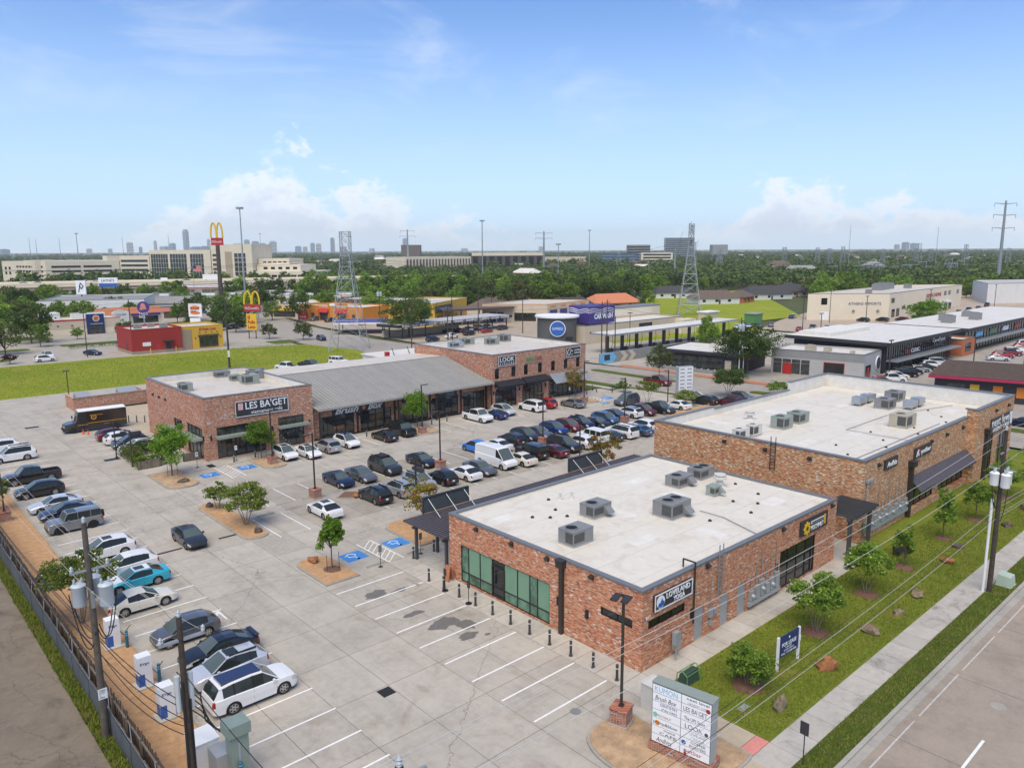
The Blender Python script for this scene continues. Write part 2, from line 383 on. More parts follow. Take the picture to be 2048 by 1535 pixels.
# ---------------------------------------------------------------- mesh builder
class Fr:
 """a wall frame: origin, unit vector along the wall, outward normal; v is up"""
 def __init__(s, o, u, n): s.o = Vector(o); s.u = Vector(u); s.n = Vector(n)
 def p(s, u, v, d=0): return s.o+s.u*u+Vector((0, 0, v))+s.n*d
class MB:
 def __init__(s): s.v = []; s.f = []; s.m = []
 def add(s, vs, fs, mi=0):
  b = len(s.v); s.v += [tuple(x) for x in vs]
  s.f += [tuple(i+b for i in f) for f in fs]; s.m += [mi]*len(fs)
  return s
 def quad(s, a, b, c, d, mi=0): return s.add((a, b, c, d), ((0, 1, 2, 3),), mi)
 def hexa(s, p, mi=0):
  return s.add(p, ((0, 3, 2, 1), (4, 5, 6, 7), (0, 1, 5, 4), (1, 2, 6, 5), (2, 3, 7, 6), (3, 0, 4, 7)), mi)
 def box(s, x0, x1, y0, y1, z0, z1, mi=0):
  return s.hexa(((x0, y0, z0), (x1, y0, z0), (x1, y1, z0), (x0, y1, z0), (x0, y0, z1), (x1, y0, z1), (x1, y1, z1), (x0, y1, z1)), mi)
 def fbox(s, F, u0, u1, v0, v1, d0, d1, mi=0):
  P = F.p
  return s.hexa((P(u0, v0, d1), P(u1, v0, d1), P(u1, v0, d0), P(u0, v0, d0), P(u0, v1, d1), P(u1, v1, d1), P(u1, v1, d0), P(u0, v1, d0)), mi)
 def tube(s, a, b, r0, r1=None, n=8, mi=0, caps=True):
  a = Vector(a); b = Vector(b); r1 = r0 if r1 is None else r1
  d = b-a
  if d.length < 1e-6: return s
  d.normalize(); x = d.orthogonal().normalized(); y = d.cross(x)
  vs = []
  for c, r in ((a, r0), (b, r1)):
   for i in range(n):
    t = 2*PI*i/n; vs.append(c+x*(r*math.cos(t))+y*(r*math.sin(t)))
  fs = [(i, (i+1) % n, n+(i+1) % n, n+i) for i in range(n)]
  if caps: fs += [tuple(range(n-1, -1, -1)), tuple(range(n, 2*n))]
  return s.add(vs, fs, mi)
 def path(s, pts, r, n=6, mi=0):
  for a, b in zip(pts, pts[1:]): s.tube(a, b, r, r, n, mi, False)
  return s
 def prism(s, poly, z0, z1, mi=0):
  n = len(poly)
  vs = [(x, y, z0) for x, y in poly]+[(x, y, z1) for x, y in poly]
  return s.add(vs, [tuple(range(n-1, -1, -1)), tuple(range(n, 2*n))]+[(i, (i+1) % n, n+(i+1) % n, n+i) for i in range(n)], mi)
 def fprism(s, F, poly, d0, d1, mi=0):
  n = len(poly)
  vs = [F.p(u, v, d0) for u, v in poly]+[F.p(u, v, d1) for u, v in poly]
  return s.add(vs, [tuple(range(n-1, -1, -1)), tuple(range(n, 2*n))]+[(i, (i+1) % n, n+(i+1) % n, n+i) for i in range(n)], mi)
 def lathe(s, c, prof, n=12, mi=0):
  c = Vector(c); k = len(prof); vs = []
  for r, z in prof:
   for i in range(n): t = 2*PI*i/n; vs.append(c+Vector((r*math.cos(t), r*math.sin(t), z)))
  fs = [(j*n+i, j*n+(i+1) % n, (j+1)*n+(i+1) % n, (j+1)*n+i) for j in range(k-1) for i in range(n)]
  fs += [tuple(range(n-1, -1, -1)), tuple(range((k-1)*n, k*n))]
  return s.add(vs, fs, mi)
 def mesh(s, name, mats, smooth=0):
  me = bpy.data.meshes.new(name); me.from_pydata(s.v, [], s.f)
  if isinstance(mats, str): mats = [mats]
  for k in mats: me.materials.append(MATS[k])
  if len(mats) > 1: me.polygons.foreach_set('material_index', s.m)
  if smooth:
   me.polygons.foreach_set('use_smooth', [True]*len(me.polygons)); me.set_sharp_from_angle(angle=R(smooth))
  me.update(); return me
 def build(s, name, mats, parent=None, smooth=0):
  return ob(name, s.mesh(name, mats, smooth), parent)
def ob(name, me, parent=None, loc=None):
 o = bpy.data.objects.new(name, me); COL.objects.link(o)
 if parent is not None:
  o.parent = parent
  if parent.get('_l'): o.matrix_parent_inverse = Matrix.Translation(-Vector(parent['_l']))
 if loc: o.location = loc
 return o
def thing(name, label, cat, loc, group=None):
 """an Empty at the thing's base; its parts are written in world coordinates"""
 o = bpy.data.objects.new(name, None); COL.objects.link(o); o.location = loc; o.empty_display_size = .3
 o['_l'] = list(map(float, loc)); o['label'] = label; o['category'] = cat
 if group: o['group'] = group
 return o
def root(name, label, cat, loc, rz=0, sc=1, group=None):
 """an Empty whose parts are written in its own coordinates"""
 o = bpy.data.objects.new(name, None); COL.objects.link(o); o.location = loc; o.rotation_euler = (0, 0, rz)
 o.scale = (sc, sc, sc) if not isinstance(sc, (tuple, list)) else sc; o.empty_display_size = .3
 o['label'] = label; o['category'] = cat
 if group: o['group'] = group
 return o
def tag(o, label, cat, group=None, kind=None):
 o['label'] = label
 if cat: o['category'] = cat
 if group: o['group'] = group
 if kind: o['kind'] = kind
 return o
def struct(o): o['kind'] = 'structure'; return o
def stuff(o, label, cat): o['kind'] = 'stuff'; o['label'] = label; o['category'] = cat; return o
def unit_mesh(name, mat):
 return MB().box(0, 1, 0, 1, 0, 1).mesh(name, mat)
def cell(name, me, parent, x0, x1, y0, y1, z0, z1):
 o = ob(name, me, parent); o.location = (x0, y0, z0); o.scale = (x1-x0, y1-y0, z1-z0); return o
def text_mesh(body, mat, w, h, F, u, v, d=.02, ext=.015, shear=0, bold=0, spacing=1.0):
 """lettering fitted into w x h (h may be None) with its lower left corner at wall point u, v"""
 cu = bpy.data.curves.new('lettering', 'FONT'); cu.body = body; cu.extrude = ext; cu.shear = shear; cu.offset = bold
 cu.space_character = spacing; cu.resolution_u = 2; cu.align_x = 'LEFT'
 to = bpy.data.objects.new('lettering', cu)
 me = bpy.data.meshes.new_from_object(to)
 bpy.data.objects.remove(to); bpy.data.curves.remove(cu)
 co = np.empty(len(me.vertices)*3); me.vertices.foreach_get('co', co); co = co.reshape(-1, 3)
 lo, hi = co.min(0), co.max(0); sx = w/(hi[0]-lo[0]); sy = (h/(hi[1]-lo[1])) if h else sx
 uu = u+(co[:, 0]-lo[0])*sx; vv = v+(co[:, 1]-lo[1])*sy; dd = d+(co[:, 2]-lo[2])
 W = np.array(F.o)[None]+uu[:, None]*np.array(F.u)+vv[:, None]*np.array((0, 0, 1.))+dd[:, None]*np.array(F.n)
 me.vertices.foreach_set('co', W.ravel()); me.materials.clear(); me.materials.append(MATS[mat]); me.update()
 return me
def text(parent, body, mat, w, h, F, u, v, d=.02, name='lettering', **kw):
 return ob(name, text_mesh(body, mat, w, h, F, u, v, d, **kw), parent)
def disc(F, u, v, r, d0, d1, n=20, ru=None):
 ru = ru or r
 return MB().fprism(F, [(u+ru*math.cos(2*PI*i/n), v+r*math.sin(2*PI*i/n)) for i in range(n)], d0, d1)
# ================================================================ ground, roads, pavements
def sheet(name, poly, z, mat, th=.03):
 return struct(MB().prism(poly, z-th, z).build(name, mat))
def rect(x0, x1, y0, y1): return [(x0, y0), (x1, y0), (x1, y1), (x0, y1)]
def rrect(x0, x1, y0, y1, r, corners=(1, 1, 1, 1), n=6):
 out = []
 for k, (cx, cy, a0) in enumerate(((x0+r, y0+r, PI), (x1-r, y0+r, 1.5*PI), (x1-r, y1-r, 0), (x0+r, y1-r, .5*PI))):
  if corners[k]:
   out += [(cx+r*math.cos(a0+PI/2*i/n), cy+r*math.sin(a0+PI/2*i/n)) for i in range(n+1)]
  else: out.append([(x0, y0), (x1, y0), (x1, y1), (x0, y1)][k])
 return out
def inset(poly, d):
 n = len(poly); out = []
 for i in range(n):
  a, b, c = (Vector(poly[(i+k) % n]) for k in (-1, 0, 1))
  e1 = (b-a).normalized() if (b-a).length > 1e-6 else (c-b).normalized()
  e2 = (c-b).normalized() if (c-b).length > 1e-6 else e1
  nn = (Vector((-e1.y, e1.x))+Vector((-e2.y, e2.x)))
  nn = nn.normalized() if nn.length > 1e-6 else Vector((-e1.y, e1.x))
  out.append(tuple(b+nn*d))
 return out
sheet('ground', rect(-26000, 30000, -3000, 34000), -.30, 'groundmat', .5)

def slabs(pname, xs, ys, mat, top=0., gap=.036, th=.1, base='joint', skip=None, name='slab', alt=None):
 p = struct(MB().box(xs[0], xs[-1], ys[0], ys[-1], top-th-.06, top-.045).build(pname, base))
 me = unit_mesh(name, mat); me2 = unit_mesh(name, alt[0]) if alt else None
 g = gap/2
 for x0, x1 in zip(xs, xs[1:]):
  for y0, y1 in zip(ys, ys[1:]):
   if skip and skip((x0+x1)/2, (y0+y1)/2): continue
   m = me2 if alt and alt[1]((x0+x1)/2, (y0+y1)/2) else me
   cell(name, m, p, x0+g, x1-g, y0+g, y1-g, top-th, top-random.random()*.004)
 return p
def steps(a, b, n): return [a+(b-a)*i/n for i in range(n+1)]
slabs('parking_lot', [-22.35, -19.2, -16.05, -12.4, -8.6, -5.4, -2.2], steps(-14, 66, 17), 'lot')
slabs('parking_lot', [-22.35, -17.2, -12.4, -8.6, -5.0, -1.38], steps(66, 119, 8), 'lot')
slabs('parking_lot', steps(-2.2, 73, 15), [25.2, 29.1, 33, 36.9, 41.0, 45.1, 48.2, 51.3, 55.4, 59.4, 64.4], 'lot', alt=('lot_worn', lambda x, y: 36.9 < y < 51.3))
slabs('parking_lot', steps(73, 78.5, 1), steps(2, 64.4, 12), 'lot')
slabs('sidewalk', [-2.2, 0.0], steps(-2.0, 25.2, 14), 'walk')
slabs('sidewalk', steps(0, 31, 18), [25.2-5.75, 22.4, 25.2], 'walk', top=-.002)
slabs('sidewalk', steps(0, 27.7, 16), [-2.0, 0], 'walk', top=-.001)
slabs('sidewalk', [26.0, 28.5, 31.0], steps(-.4, 19.45, 9), 'walk', top=-.003)
slabs('sidewalk', steps(-1.38, 73, 30), [64.4, 67.6], 'walk', top=.02)
slabs('sidewalk', steps(-30, 92, 62), [-10.8, -9.0], 'walk_old', top=.05, gap=.03)
slabs('walkway', [-2.2, -.42], steps(-8.2, -2.0, 4), 'patio', top=.045)
struct(MB().box(-2.18, -.44, -8.98, -8.22, -.02, .042).build('tactile_ramp', 'pink_ramp'))
sheet('patio', rect(-8.9, -1.4, 66, 77), .012, 'walk')
sheet('service_yard', rect(-2.4, 13, 89.8, 112), .016, 'patio')
sheet('service_drive', rect(-60, 72, 119, 133.6), -.004, 'oldlot')
sheet('service_drive', rect(13, 72, 89, 119), -.008, 'oldlot')
sheet('service_drive', rect(-60, -22.5, 70, 119), -.016, 'oldlot')
# alley beyond the fence
sheet('alley', rect(-80, -27.0, -40, 120), -.06, 'alley')
vr = random.Random(6); sheet('verge', [(-25.6, -20), (-25.6, 119)]+[(-26.72-.38*vr.random(), 119-.7*i) for i in range(199)], -.03, 'verge')
sheet('planting_strip', rect(-25.75, -22.5, -14, 70), .05, 'mulch', .2)
struct(MB().box(-22.5, -22.35, -14, 70, -.1, .13).build('kerb', 'kerb'))
# street along the right
sheet('street', rect(-80, 130, -34, -12.55), -.02, 'roadmat')
struct(MB().box(-7, 92, -12.55, -12.3, -.2, .12).build('kerb', 'kerb'))
sheet('gutter', rect(-7, 92, -13.0, -12.551), -.012, 'kerb')
sheet('verge', rect(-7, 92, -12.299, -10.801), .055, 'verge', .2)
sheet('lawn', rect(-.4, 78, -9.0, -2.0), .05, 'lawn', .2)
sheet('lawn', rect(27.7, 78, -2.0, -.05), .053, 'lawn', .2)
sheet('lawn', rect(68.5, 78, -.05, 2), .049, 'lawn', .2)
# front planting bed round the sign, with its rounded kerb
bed = [(-2.2, -2.9), (-4.6, -1.9), (-6.6, -1.6), (-7.8, -2.4), (-8.4, -4.4), (-8.0, -6.6), (-6.6, -9.1), (-2.1, -9.2), (-2.1, -8.6), (-2.1, -3.2)]
def chaikin(p, n=2):
 for _ in range(n): p = [q_ for a, b in zip(p, p[1:]+p[:1]) for q_ in ((a[0]*.75+b[0]*.25, a[1]*.75+b[1]*.25), (a[0]*.25+b[0]*.75, a[1]*.25+b[1]*.75))]
 return p
bed = chaikin(bed)
struct(MB().prism(bed, -.1, .12).build('kerb', 'kerb')); struct(MB().prism(inset(bed, .17), .0, .16).build('planting_bed', 'mulch_pale'))
struct(MB().prism(rect(-8.4, -2.2, -10.8, -9.0), -.1, .049).build('sidewalk', 'patio'))

def island(poly, mat='mulch'):
 struct(MB().prism(poly, -.1, .13).build('kerb', 'kerb'))
 return struct(MB().prism(inset(poly, .16), .02, .165).build('planting_island', mat))
island(rrect(-9.0, -5.4, 58.2, 66.2, 1.5, (1, 1, 0, 0)), 'mulch_pale')
island(rrect(-9.0, -6.5, 37.9, 50.9, 1.2))
island(rrect(2.5, 5.5, 58.7, 64.38, 1.3, (1, 1, 0, 0)), 'mulch_pale')
island(rrect(-8.35, -5.3, 24.5, 30.5, 1.3, (0, 0, 1, 1)))
island(rrect(25.9, 30.0, 60.0, 64.38, 1.3, (1, 1, 0, 0)), 'mulch_pale')
island(rrect(59.3, 63.9, 59.0, 64.38, 1.3, (1, 1, 0, 0)), 'mulch_pale')
island(rrect(1.9, 11.5, 26.2, 33.0, 1.6, (0, 0, 1, 1)))
island(rrect(24.5, 36, 26.2, 33.0, 1.6, (0, 0, 1, 1)))
island([(3.1, 43.2), (4.6, 42.0), (6.3, 43.3), (4.8, 44.6)], 'mulch_brown')
island(rrect(62, 76, 42.5, 44.6, 1.0))
# ---------------------------------------------------------------- painted markings
def marks(pname, rects, mat='paint_white', z=.004):
 for (x0, x1, y0, y1) in rects:
  MB().box(x0, x1, y0, y1, -.001, z).build('marking', mat, PM)
PM = struct(MB().box(-22.2, -22.0, -12, -11.9, -.05, -.02).build('lot_markings', 'paint_white'))
L_ = [(-21.9, -15.95, 9.58+2.8*k-.06, 9.58+2.8*k+.06) for k in range(-3, 29)]
L_ += [(-8.42, -2.25, 22.78-2.74*k-.06, 22.78-2.74*k+.06) for k in range(9)]
L_ += [(2.7+2.95*k-.05, 2.7+2.95*k+.05, 45.9, 51.3) for k in range(-2, 24)]
L_ += [(2.7+2.95*k-.05, 2.7+2.95*k+.05, 36.9, 43.2) for k in range(-3, 24) if not k == 0]
L_ += [(7.3+2.95*k-.05, 7.3+2.95*k+.05, 59.4, 64.4) for k in range(0, 7)]
L_ += [(31+2.95*k-.05, 31+2.95*k+.05, 59.4, 64.4) for k in range(0, 10)]
L_ += [(-10, -4.3, 77.2+3.2*k-.05, 77.2+3.2*k+.05) for k in range(5)]
marks('lot', L_)
SM = struct(MB().box(-30, -29.9, -13.5, -13.4, -.05, -.022).build('street_markings', 'paint_white'))
for x in range(-20, 92, 7): MB().box(x, x+6.3, -13.51, -13.43, -.02, -.016).build('marking', 'paint_worn', SM)
for x in (-7.5, 4.9, 17.2, 29.6, 42, 54): MB().box(x, x+3.3, -16.72, -16.58, -.02, -.016).build('marking', 'paint_white', SM)
def hatch(x0, x1, y0, y1, n):
 m = MB(); t = .1
 m.box(x0, x0+t, y0, y1, -.001, .004); m.box(x1-t, x1, y0, y1, -.001, .004)
 for k in range(n):
  y = y0+(y1-y0-1.3)*k/(n-1)
  m.hexa([(x0+t, y, -.001), (x0+t, y+t, -.001), (x1-t, y+1.3+t, -.001), (x1-t, y+1.3, -.001), (x0+t, y, .0041), (x0+t, y+t, .0041), (x1-t, y+1.3+t, .0041), (x1-t, y+1.3, .0041)])
 m.build('marking', 'paint_white', PM)
hatch(-2.05, -.5, 25.25, 30.6, 7); hatch(-1.9, -.2, 58.4, 64.2, 7); hatch(64.3, 65.8, 58.8, 64.2, 6)
def access(cx, cy, s=1.7):
 MB().box(cx-s*.6, cx+s*.6, cy-s*.55, cy+s*.55, -.001, .005).build('marking', 'paint_blue', PM)
 m = MB(); z = .006; F = Fr((cx, cy, z), (1, 0, 0), (0, 0, 1))
 def pl(x, y): return (cx-x*s*.42, cy-y*s*.42, z)     # figure reads from the aisle
 pts = [pl(.15+.55*math.cos(t), -.35+.55*math.sin(t)) for t in [R(150+22*i) for i in range(11)]]
 m.path(pts, .07, 4); m.path([pl(-.1, .75), pl(-.05, .1), pl(.45, .1), pl(.75, -.55), pl(.95, -.5)], .07, 4)
 m.tube(pl(-.12, .95), (cx+.12*s*.42, cy-.95*s*.42, z+.006), .15, .15, 10)
 for i, v in enumerate(m.v): m.v[i] = (v[0], v[1], .0045+(v[2]-z > 0)*.004)
 m.build('marking', 'paint_white', PM)
access(-3.6, 28.4); access(.8, 28.5); access(-3.4, 61.4); access(1.2, 61.6); access(66.9, 60.4); access(63.2, 57.6, 1.3)
E4 = Fr((-21, 22, 0), (0, -1, 0), (-1, 0, 0))
hatch(-17.4, -16.2, 24.6, 26.2, 3)
for (x, y, a, b, s) in ((-6.2, 20.7, 1.0, .75, 1), (-4.4, 20.1, .8, .3, 2), (-5.9, 16.1, .9, .35, 3), (-5.1, 13.5, 1.3, .8, 4), (-4.2, 12.2, .7, .8, 5), (-5.0, 10.9, .8, .45, 6), (-3.9, 10.2, .3, .15, 8), (-4.4, 13.0, .4, .9, 7)):
 rg = random.Random(s)
 po = [(x+a*(.65+.6*rg.random())*math.cos(t*PI/8), y+b*(.65+.6*rg.random())*math.sin(t*PI/8)) for t in range(16)]
 tag(MB().prism(po, -.001, .001+.0003*s).build('damp_patch', 'wet', PM), 'damp dark patch on the concrete', None)
# ---------------------------------------------------------------- land behind the site
sheet('meadow', [(-70, 133.6), (66, 133.6), (70, 150), (66, 172), (48, 176), (20, 180), (-70, 183)], .0, 'field')
sheet('track', rect(26, 70, 126, 133.5), .004, 'tanlot')
sheet('restaurant_lot', [(-120, 183), (20, 180), (48, 176), (64, 172), (72, 250), (86, 300), (112, 340), (130, 340), (200, 400), (160, 440), (-160, 540), (-160, 300)], -.02, 'oldlot')
for (x0, x1, y0, y1) in ((-6, 6, 212, 217), (14, 32, 214, 220), (-3, 14, 238, 250), (-10, -2, 190, 196), (60, 68, 178, 186), (50, 66, 232, 240), (60, 76, 262, 270), (40, 56, 286, 294)):
 sheet('grass_island', rrect(x0, x1, y0, y1, 1.5), .02, 'verge', .1)
sheet('cross_street', [(80, -60), (101, -60), (99, 40), (97, 80), (93, 110), (88, 140), (87, 170), (92, 220), (104, 270), (130, 340), (112, 340), (88, 290), (72, 240), (66, 200), (66, 160), (70, 125), (78, 85), (79.5, 40)], -.012, 'roadfar')
sheet('median', rrect(88.2, 90.6, 62, 84, 1.1), .08, 'verge', .2)
sheet('median', rrect(89.4, 91.8, -30, 46, 1.1), .08, 'verge', .2)
sheet('verge', [(70.5, 68), (77, 68), (78.3, 46), (79.4, 46), (77.4, 86), (70.5, 110)], .05, 'verge', .2)
sheet('sidewalk', [(74.0, 66), (75.3, 66), (74.6, 90), (73.3, 90)], .07, 'walk', .2)
sheet('driveway', rect(71, 80, 50, 57), .0, 'lot')
sheet('car_wash_lot', [(98.5, 60), (190, 60), (190, 112), (180, 128), (112, 128), (96, 118)], -.016, 'oldlot')
sheet('sidewalk', [(99.4, 40), (101.6, 40), (100, 84), (98, 84)], .05, 'terracotta', .1)
sheet('wash_lot', [(90, 140), (118, 132), (190, 150), (200, 200), (150, 260), (104, 262), (94, 215)], -.018, 'tanlot')
sheet('restaurant_lot', [(96, 225), (150, 262), (170, 330), (134, 335), (106, 268)], -.02, 'oldlot')
sheet('greenbelt', [(112, 128.1), (190, 112.1), (210, 120), (250, 118), (420, 240), (300, 240), (205, 172), (190, 150), (118, 131.9)], -.008, 'field')
sheet('greenbelt', [(130, 112.1), (190, 100), (196, 108), (188, 116), (135, 122)], .01, 'field')
sheet('track', [(150, 133), (188, 121), (232, 150), (232, 153), (188, 125), (150, 137)], .012, 'tanlot')
sheet('warehouse_lot', [(190.1, 62), (230, 52), (420, 50), (480, 130), (330, 140), (230, 116), (195, 104)], -.010, 'tanlot')
sheet('retail_lot', [(99, -60), (420, -60), (420, 49.9), (230, 51.9), (190, 60), (99, 60)], -.022, 'roadfar')
for (x0, x1, y0, y1) in ((205, 218, 76, 84), (255, 275, 60, 68), (330, 380, 52, 62), (103, 110, 30, 42)):
 sheet('grass_island', rrect(x0, x1, y0, y1, 1.5), .02, 'field', .1)

for x in range(-4, 70, 9): MB().box(x, x+.03, -30, -13.0, -.019, -.0165).build('joint', 'joint', SM)
for y in (-20.0, -23.3): MB().box(-20, 92, y, y+.04, -.019, -.0165).build('joint', 'joint', SM)
# ================================================================ the brick shops
def wall_mb(m, F, W, z0, z1, ops, depth=.14, mi=0, du0=0., u0=0.):
 us = sorted({u0, W, *[o[0] for o in ops], *[o[1] for o in ops]}); vs_ = sorted({z0, z1, *[o[2] for o in ops], *[o[3] for o in ops]})
 for a, b in zip(us, us[1:]):
  for c, d in zip(vs_, vs_[1:]):
   um, vm = (a+b)/2, (c+d)/2
   if any(o[0] < um < o[1] and o[2] < vm < o[3] for o in ops): continue
   m.quad(F.p(a, c), F.p(b, c), F.p(b, d), F.p(a, d), mi)
 for a, b, c, d in ops:
  for p in (((a, c), (a, d)), ((b, d), (b, c)), ((a, d), (b, d)), ((b, c), (a, c))):
   (ua, va), (ub, vb) = p
   m.quad(F.p(ua, va), F.p(ub, vb), F.p(ub, vb, -depth), F.p(ua, va, -depth), mi)
 return m
PANE = {}
def glazing(parent, F, u0, u1, v0, v1, us, vs_, glass='glass_store', rec=.10, fr='frame', door=None, name='window', t=.035):
 """frame with mullions at us and transoms at vs_; every pane is an object of its own under the frame"""
 m = MB(); d0, d1 = -rec-.03, -rec+.05
 ul = [u0]+list(us)+[u1]; vl = [v0]+list(vs_)+[v1]
 m.fbox(F, u0, u1, v0, v0+2*t, d0, d1); m.fbox(F, u0, u1, v1-2*t, v1, d0, d1)
 m.fbox(F, u0, u0+2*t, v0+2*t, v1-2*t, d0, d1); m.fbox(F, u1-2*t, u1, v0+2*t, v1-2*t, d0, d1)
 for u in us: m.fbox(F, u-t, u+t, v0+2*t, v1-2*t, d0, d1-.004)
 for v in vs_: m.fbox(F, u0+2*t, u1-2*t, v-t, v+t, d0, d1-.008)
 if door:
  for (a, b, h) in door:
   for uu in (a, b): m.fbox(F, uu-.06, uu+.06, v0+.02, h, d0, d1+.012)
   m.fbox(F, a, b, h-.06, h+.06, d0, d1+.016); m.fbox(F, a, b, v0+.01, v0+.22, d0, d1+.012)
   m.fbox(F, (a+b)/2-.05, (a+b)/2+.05, v0+.2, h, d0, d1+.012) if b-a > 1.5 else None
   m.fbox(F, b-.2, b-.16, 1.0, 1.4, d1+.012, d1+.06)
 fo = m.build(name, fr, parent)
 for a, b in zip(ul, ul[1:]):
  for c, d in zip(vl, vl[1:]):
   MB().quad(F.p(a, c, -rec), F.p(b, c, -rec), F.p(b, d, -rec), F.p(a, d, -rec)).build('pane', glass(a, c) if callable(glass) else glass, fo)
 return fo
def wall_light(parent, F, u, v, s=1., mat='bronze'):
 m = MB(); P = F.p
 m.hexa([P(u-.16*s, v-.16*s, .16*s), P(u+.16*s, v-.16*s, .16*s), P(u+.16*s, v-.16*s, 0), P(u-.16*s, v-.16*s, 0),
   P(u-.16*s, v+.06*s, .30*s), P(u+.16*s, v+.06*s, .30*s), P(u+.16*s, v+.16*s, 0), P(u-.16*s, v+.16*s, 0)])
 return m.build('wall_light', mat, parent)
def sconce(parent, F, u, v, h=.6):
 return MB().fbox(F, u-.09, u+.09, v-h/2, v+h/2, 0, .16).build('wall_light', 'black', parent)
def flat_roof(parent, x0, x1, y0, y1, h, deck, t=.32, mat='tpo', cop='coping', ch=.14):
 MB().box(x0+t, x1-t, y0+t, y1-t, deck-.1, deck).build('roof', mat, parent)
 m = MB()
 for (a, b, c, d) in ((x0+t-.02, x0+t, y0+t, y1-t), (x1-t, x1-t+.02, y0+t, y1-t), (x0+t, x1-t, y0+t-.02, y0+t), (x0+t, x1-t, y1-t, y1-t+.02)):
  m.box(a, b, c, d, deck-.05, h-ch+.03)
 m.build('parapet', 'parapet_in', parent)
 m = MB(); e = .045
 m.box(x0-e, x1+e, y0-e, y0+t, h-ch, h); m.box(x0-e, x1+e, y1-t, y1+e, h-ch, h)
 m.box(x0-e, x0+t, y0+t, y1-t, h-ch, h); m.box(x1-t, x1+e, y0+t, y1-t, h-ch, h)
 m.build('coping', cop, parent)
def awning_slab(parent, F, u0, u1, v, d, mat='ac_green'):
 a = MB().fbox(F, u0, u1, v, v+.10, .0, d).build('awning', mat, parent)
 m = MB(); m.fbox(F, u0-.03, u1+.03, v-.16, v+.16, d-.02, d+.05); m.fbox(F, u0-.05, u0, v-.15, v+.15, 0, d-.02); m.fbox(F, u1, u1+.05, v-.15, v+.15, 0, d-.02)
 m.build('fascia', mat, a)
 n = max(3, int((u1-u0)/.6))
 for k in range(n):
  u = u0+(u1-u0)*(k+.5)/n; MB().fbox(F, u-.03, u+.03, v+.1, v+.15, .0, d-.03).build('rib', mat, a)
 return a
def wall_sign(name, label, F, u0, u1, v0, v1, mat='sign_dark', border=None, d=.18, group=None):
 c = F.p((u0+u1)/2, v0, 0)
 t = thing(name, label, 'sign', tuple(c), group)
 MB().fbox(F, u0, u1, v0, v1, .01, d).build('panel', mat, t)
 if border:
  b = .07; m = MB()
  m.fbox(F, u0, u1, v0, v0+b, d, d+.03); m.fbox(F, u0, u1, v1-b, v1, d, d+.03)
  m.fbox(F, u0, u0+b, v0+b, v1-b, d, d+.03); m.fbox(F, u1-b, u1, v0+b, v1-b, d, d+.03)
  m.build('border', border, t)
 return t
def downspout(parent, F, u, v0, v1, s=.14, mat='bronze'):
 m = MB(); m.fbox(F, u-s, u+s, v0, v1-.5, .0, 2*s); m.fbox(F, u-2.2*s, u+2.2*s, v1-.5, v1-.02, .0, 2.6*s+.08); m.fbox(F, u-2.5*s, u+2.5*s, v1-.02, v1+.06, .0, 3*s+.1)
 return m.build('downspout', mat, parent)

# ---------------- corner shop nearest the street
N_ = thing('brick_shop', 'single-storey red brick corner shop with a white roof, nearest the street', 'building', (13, 9.7, 0))
FL = Fr((0, 19.45, 0), (0, -1, 0), (-1, 0, 0)); FS = Fr((0, 0, 0), (1, 0, 0), (0, -1, 0))
m = MB(); H_ = 5.4; h_ = H_-.14
wall_mb(m, FL, 19.45, 0, h_, [(1.45, 11.4, .12, 3.15), (16.05, 18.7, 2.62, 3.2)])
wall_mb(m, FS, 26, 0, h_, [(.62, 4.5, 2.6, 3.2), (16.85, 22.5, .1, 3.2), (5.65, 6.72, .0, 2.25), (8.75, 9.8, .0, 2.25), (10.95, 12.05, .0, 2.35)])
wall_mb(m, Fr((26, 0, 0), (0, 1, 0), (1, 0, 0)), 19.45, 0, h_, []); wall_mb(m, Fr((26, 19.45, 0), (-1, 0, 0), (0, 1, 0)), 26, 0, h_, [(3, 12, .1, 3.1), (15, 24, .1, 3.1)])
m.build('brick_wall', 'brick_n', N_)
flat_roof(N_, 0, 26, 0, 19.45, H_, 5.12, .36)
glazing(N_, FL, 1.45, 11.4, .12, 3.15, [2.35, 3.75, 5.2, 6.55, 8.0, 9.3, 10.1], [.95], lambda a, c: 'glass_dark' if 5 < a < 6.5 or a > 9.9 and a < 10.0 else 'glass_mint' if c < .9 or a in (1.45, 9.3) else 'glass_green', door=[(5.2, 6.55, 2.6)])
glazing(N_, FL, 16.05, 18.7, 2.62, 3.2, [17.4], [], 'glass_dark'); glazing(N_, FS, .62, 4.5, 2.6, 3.2, [1.9, 3.2], [], 'glass_dark')
glazing(N_, FS, 16.85, 22.5, .1, 3.2, [18.2, 19.6, 21.0], [.9], 'glass_dark', door=[(21.0, 22.0, 2.4)])
FB = Fr((26, 19.45, 0), (-1, 0, 0), (0, 1, 0))
for a in (3, 15): glazing(N_, FB, a, a+9, .1, 3.1, [a+1.5*k for k in range(1, 6)], [.9, 2.4])
for u in (3.5, 7.5, 11.2, 15.3): wall_light(N_, FL, u, 4.97)
for u in (6.9, 17, 25): wall_light(N_, FS, u, 5.03)
sconce(N_, FL, 12.3, 2.25); sconce(N_, FL, 14.95, 2.25); sconce(N_, FS, 5.2, 2.2); sconce(N_, FS, 16.2, 2.2)
downspout(N_, FL, 12.65, 0, 5.35)
for (a, b, h) in ((5.65, 6.72, 2.25), (8.75, 9.8, 2.25), (10.95, 12.05, 2.35)):
 d = MB().fbox(FS, a+.02, b-.02, .02, h-.02, -.13, -.07).build('door', 'elec', N_)
 MB().fbox(FS, b-.2, b-.12, 1.0, 1.1, -.07, -.01).build('handle', 'steel', d)
text(N_, '817', 'sign_white', .45, .22, FS, .35, 3.35, .01, name='house_number')
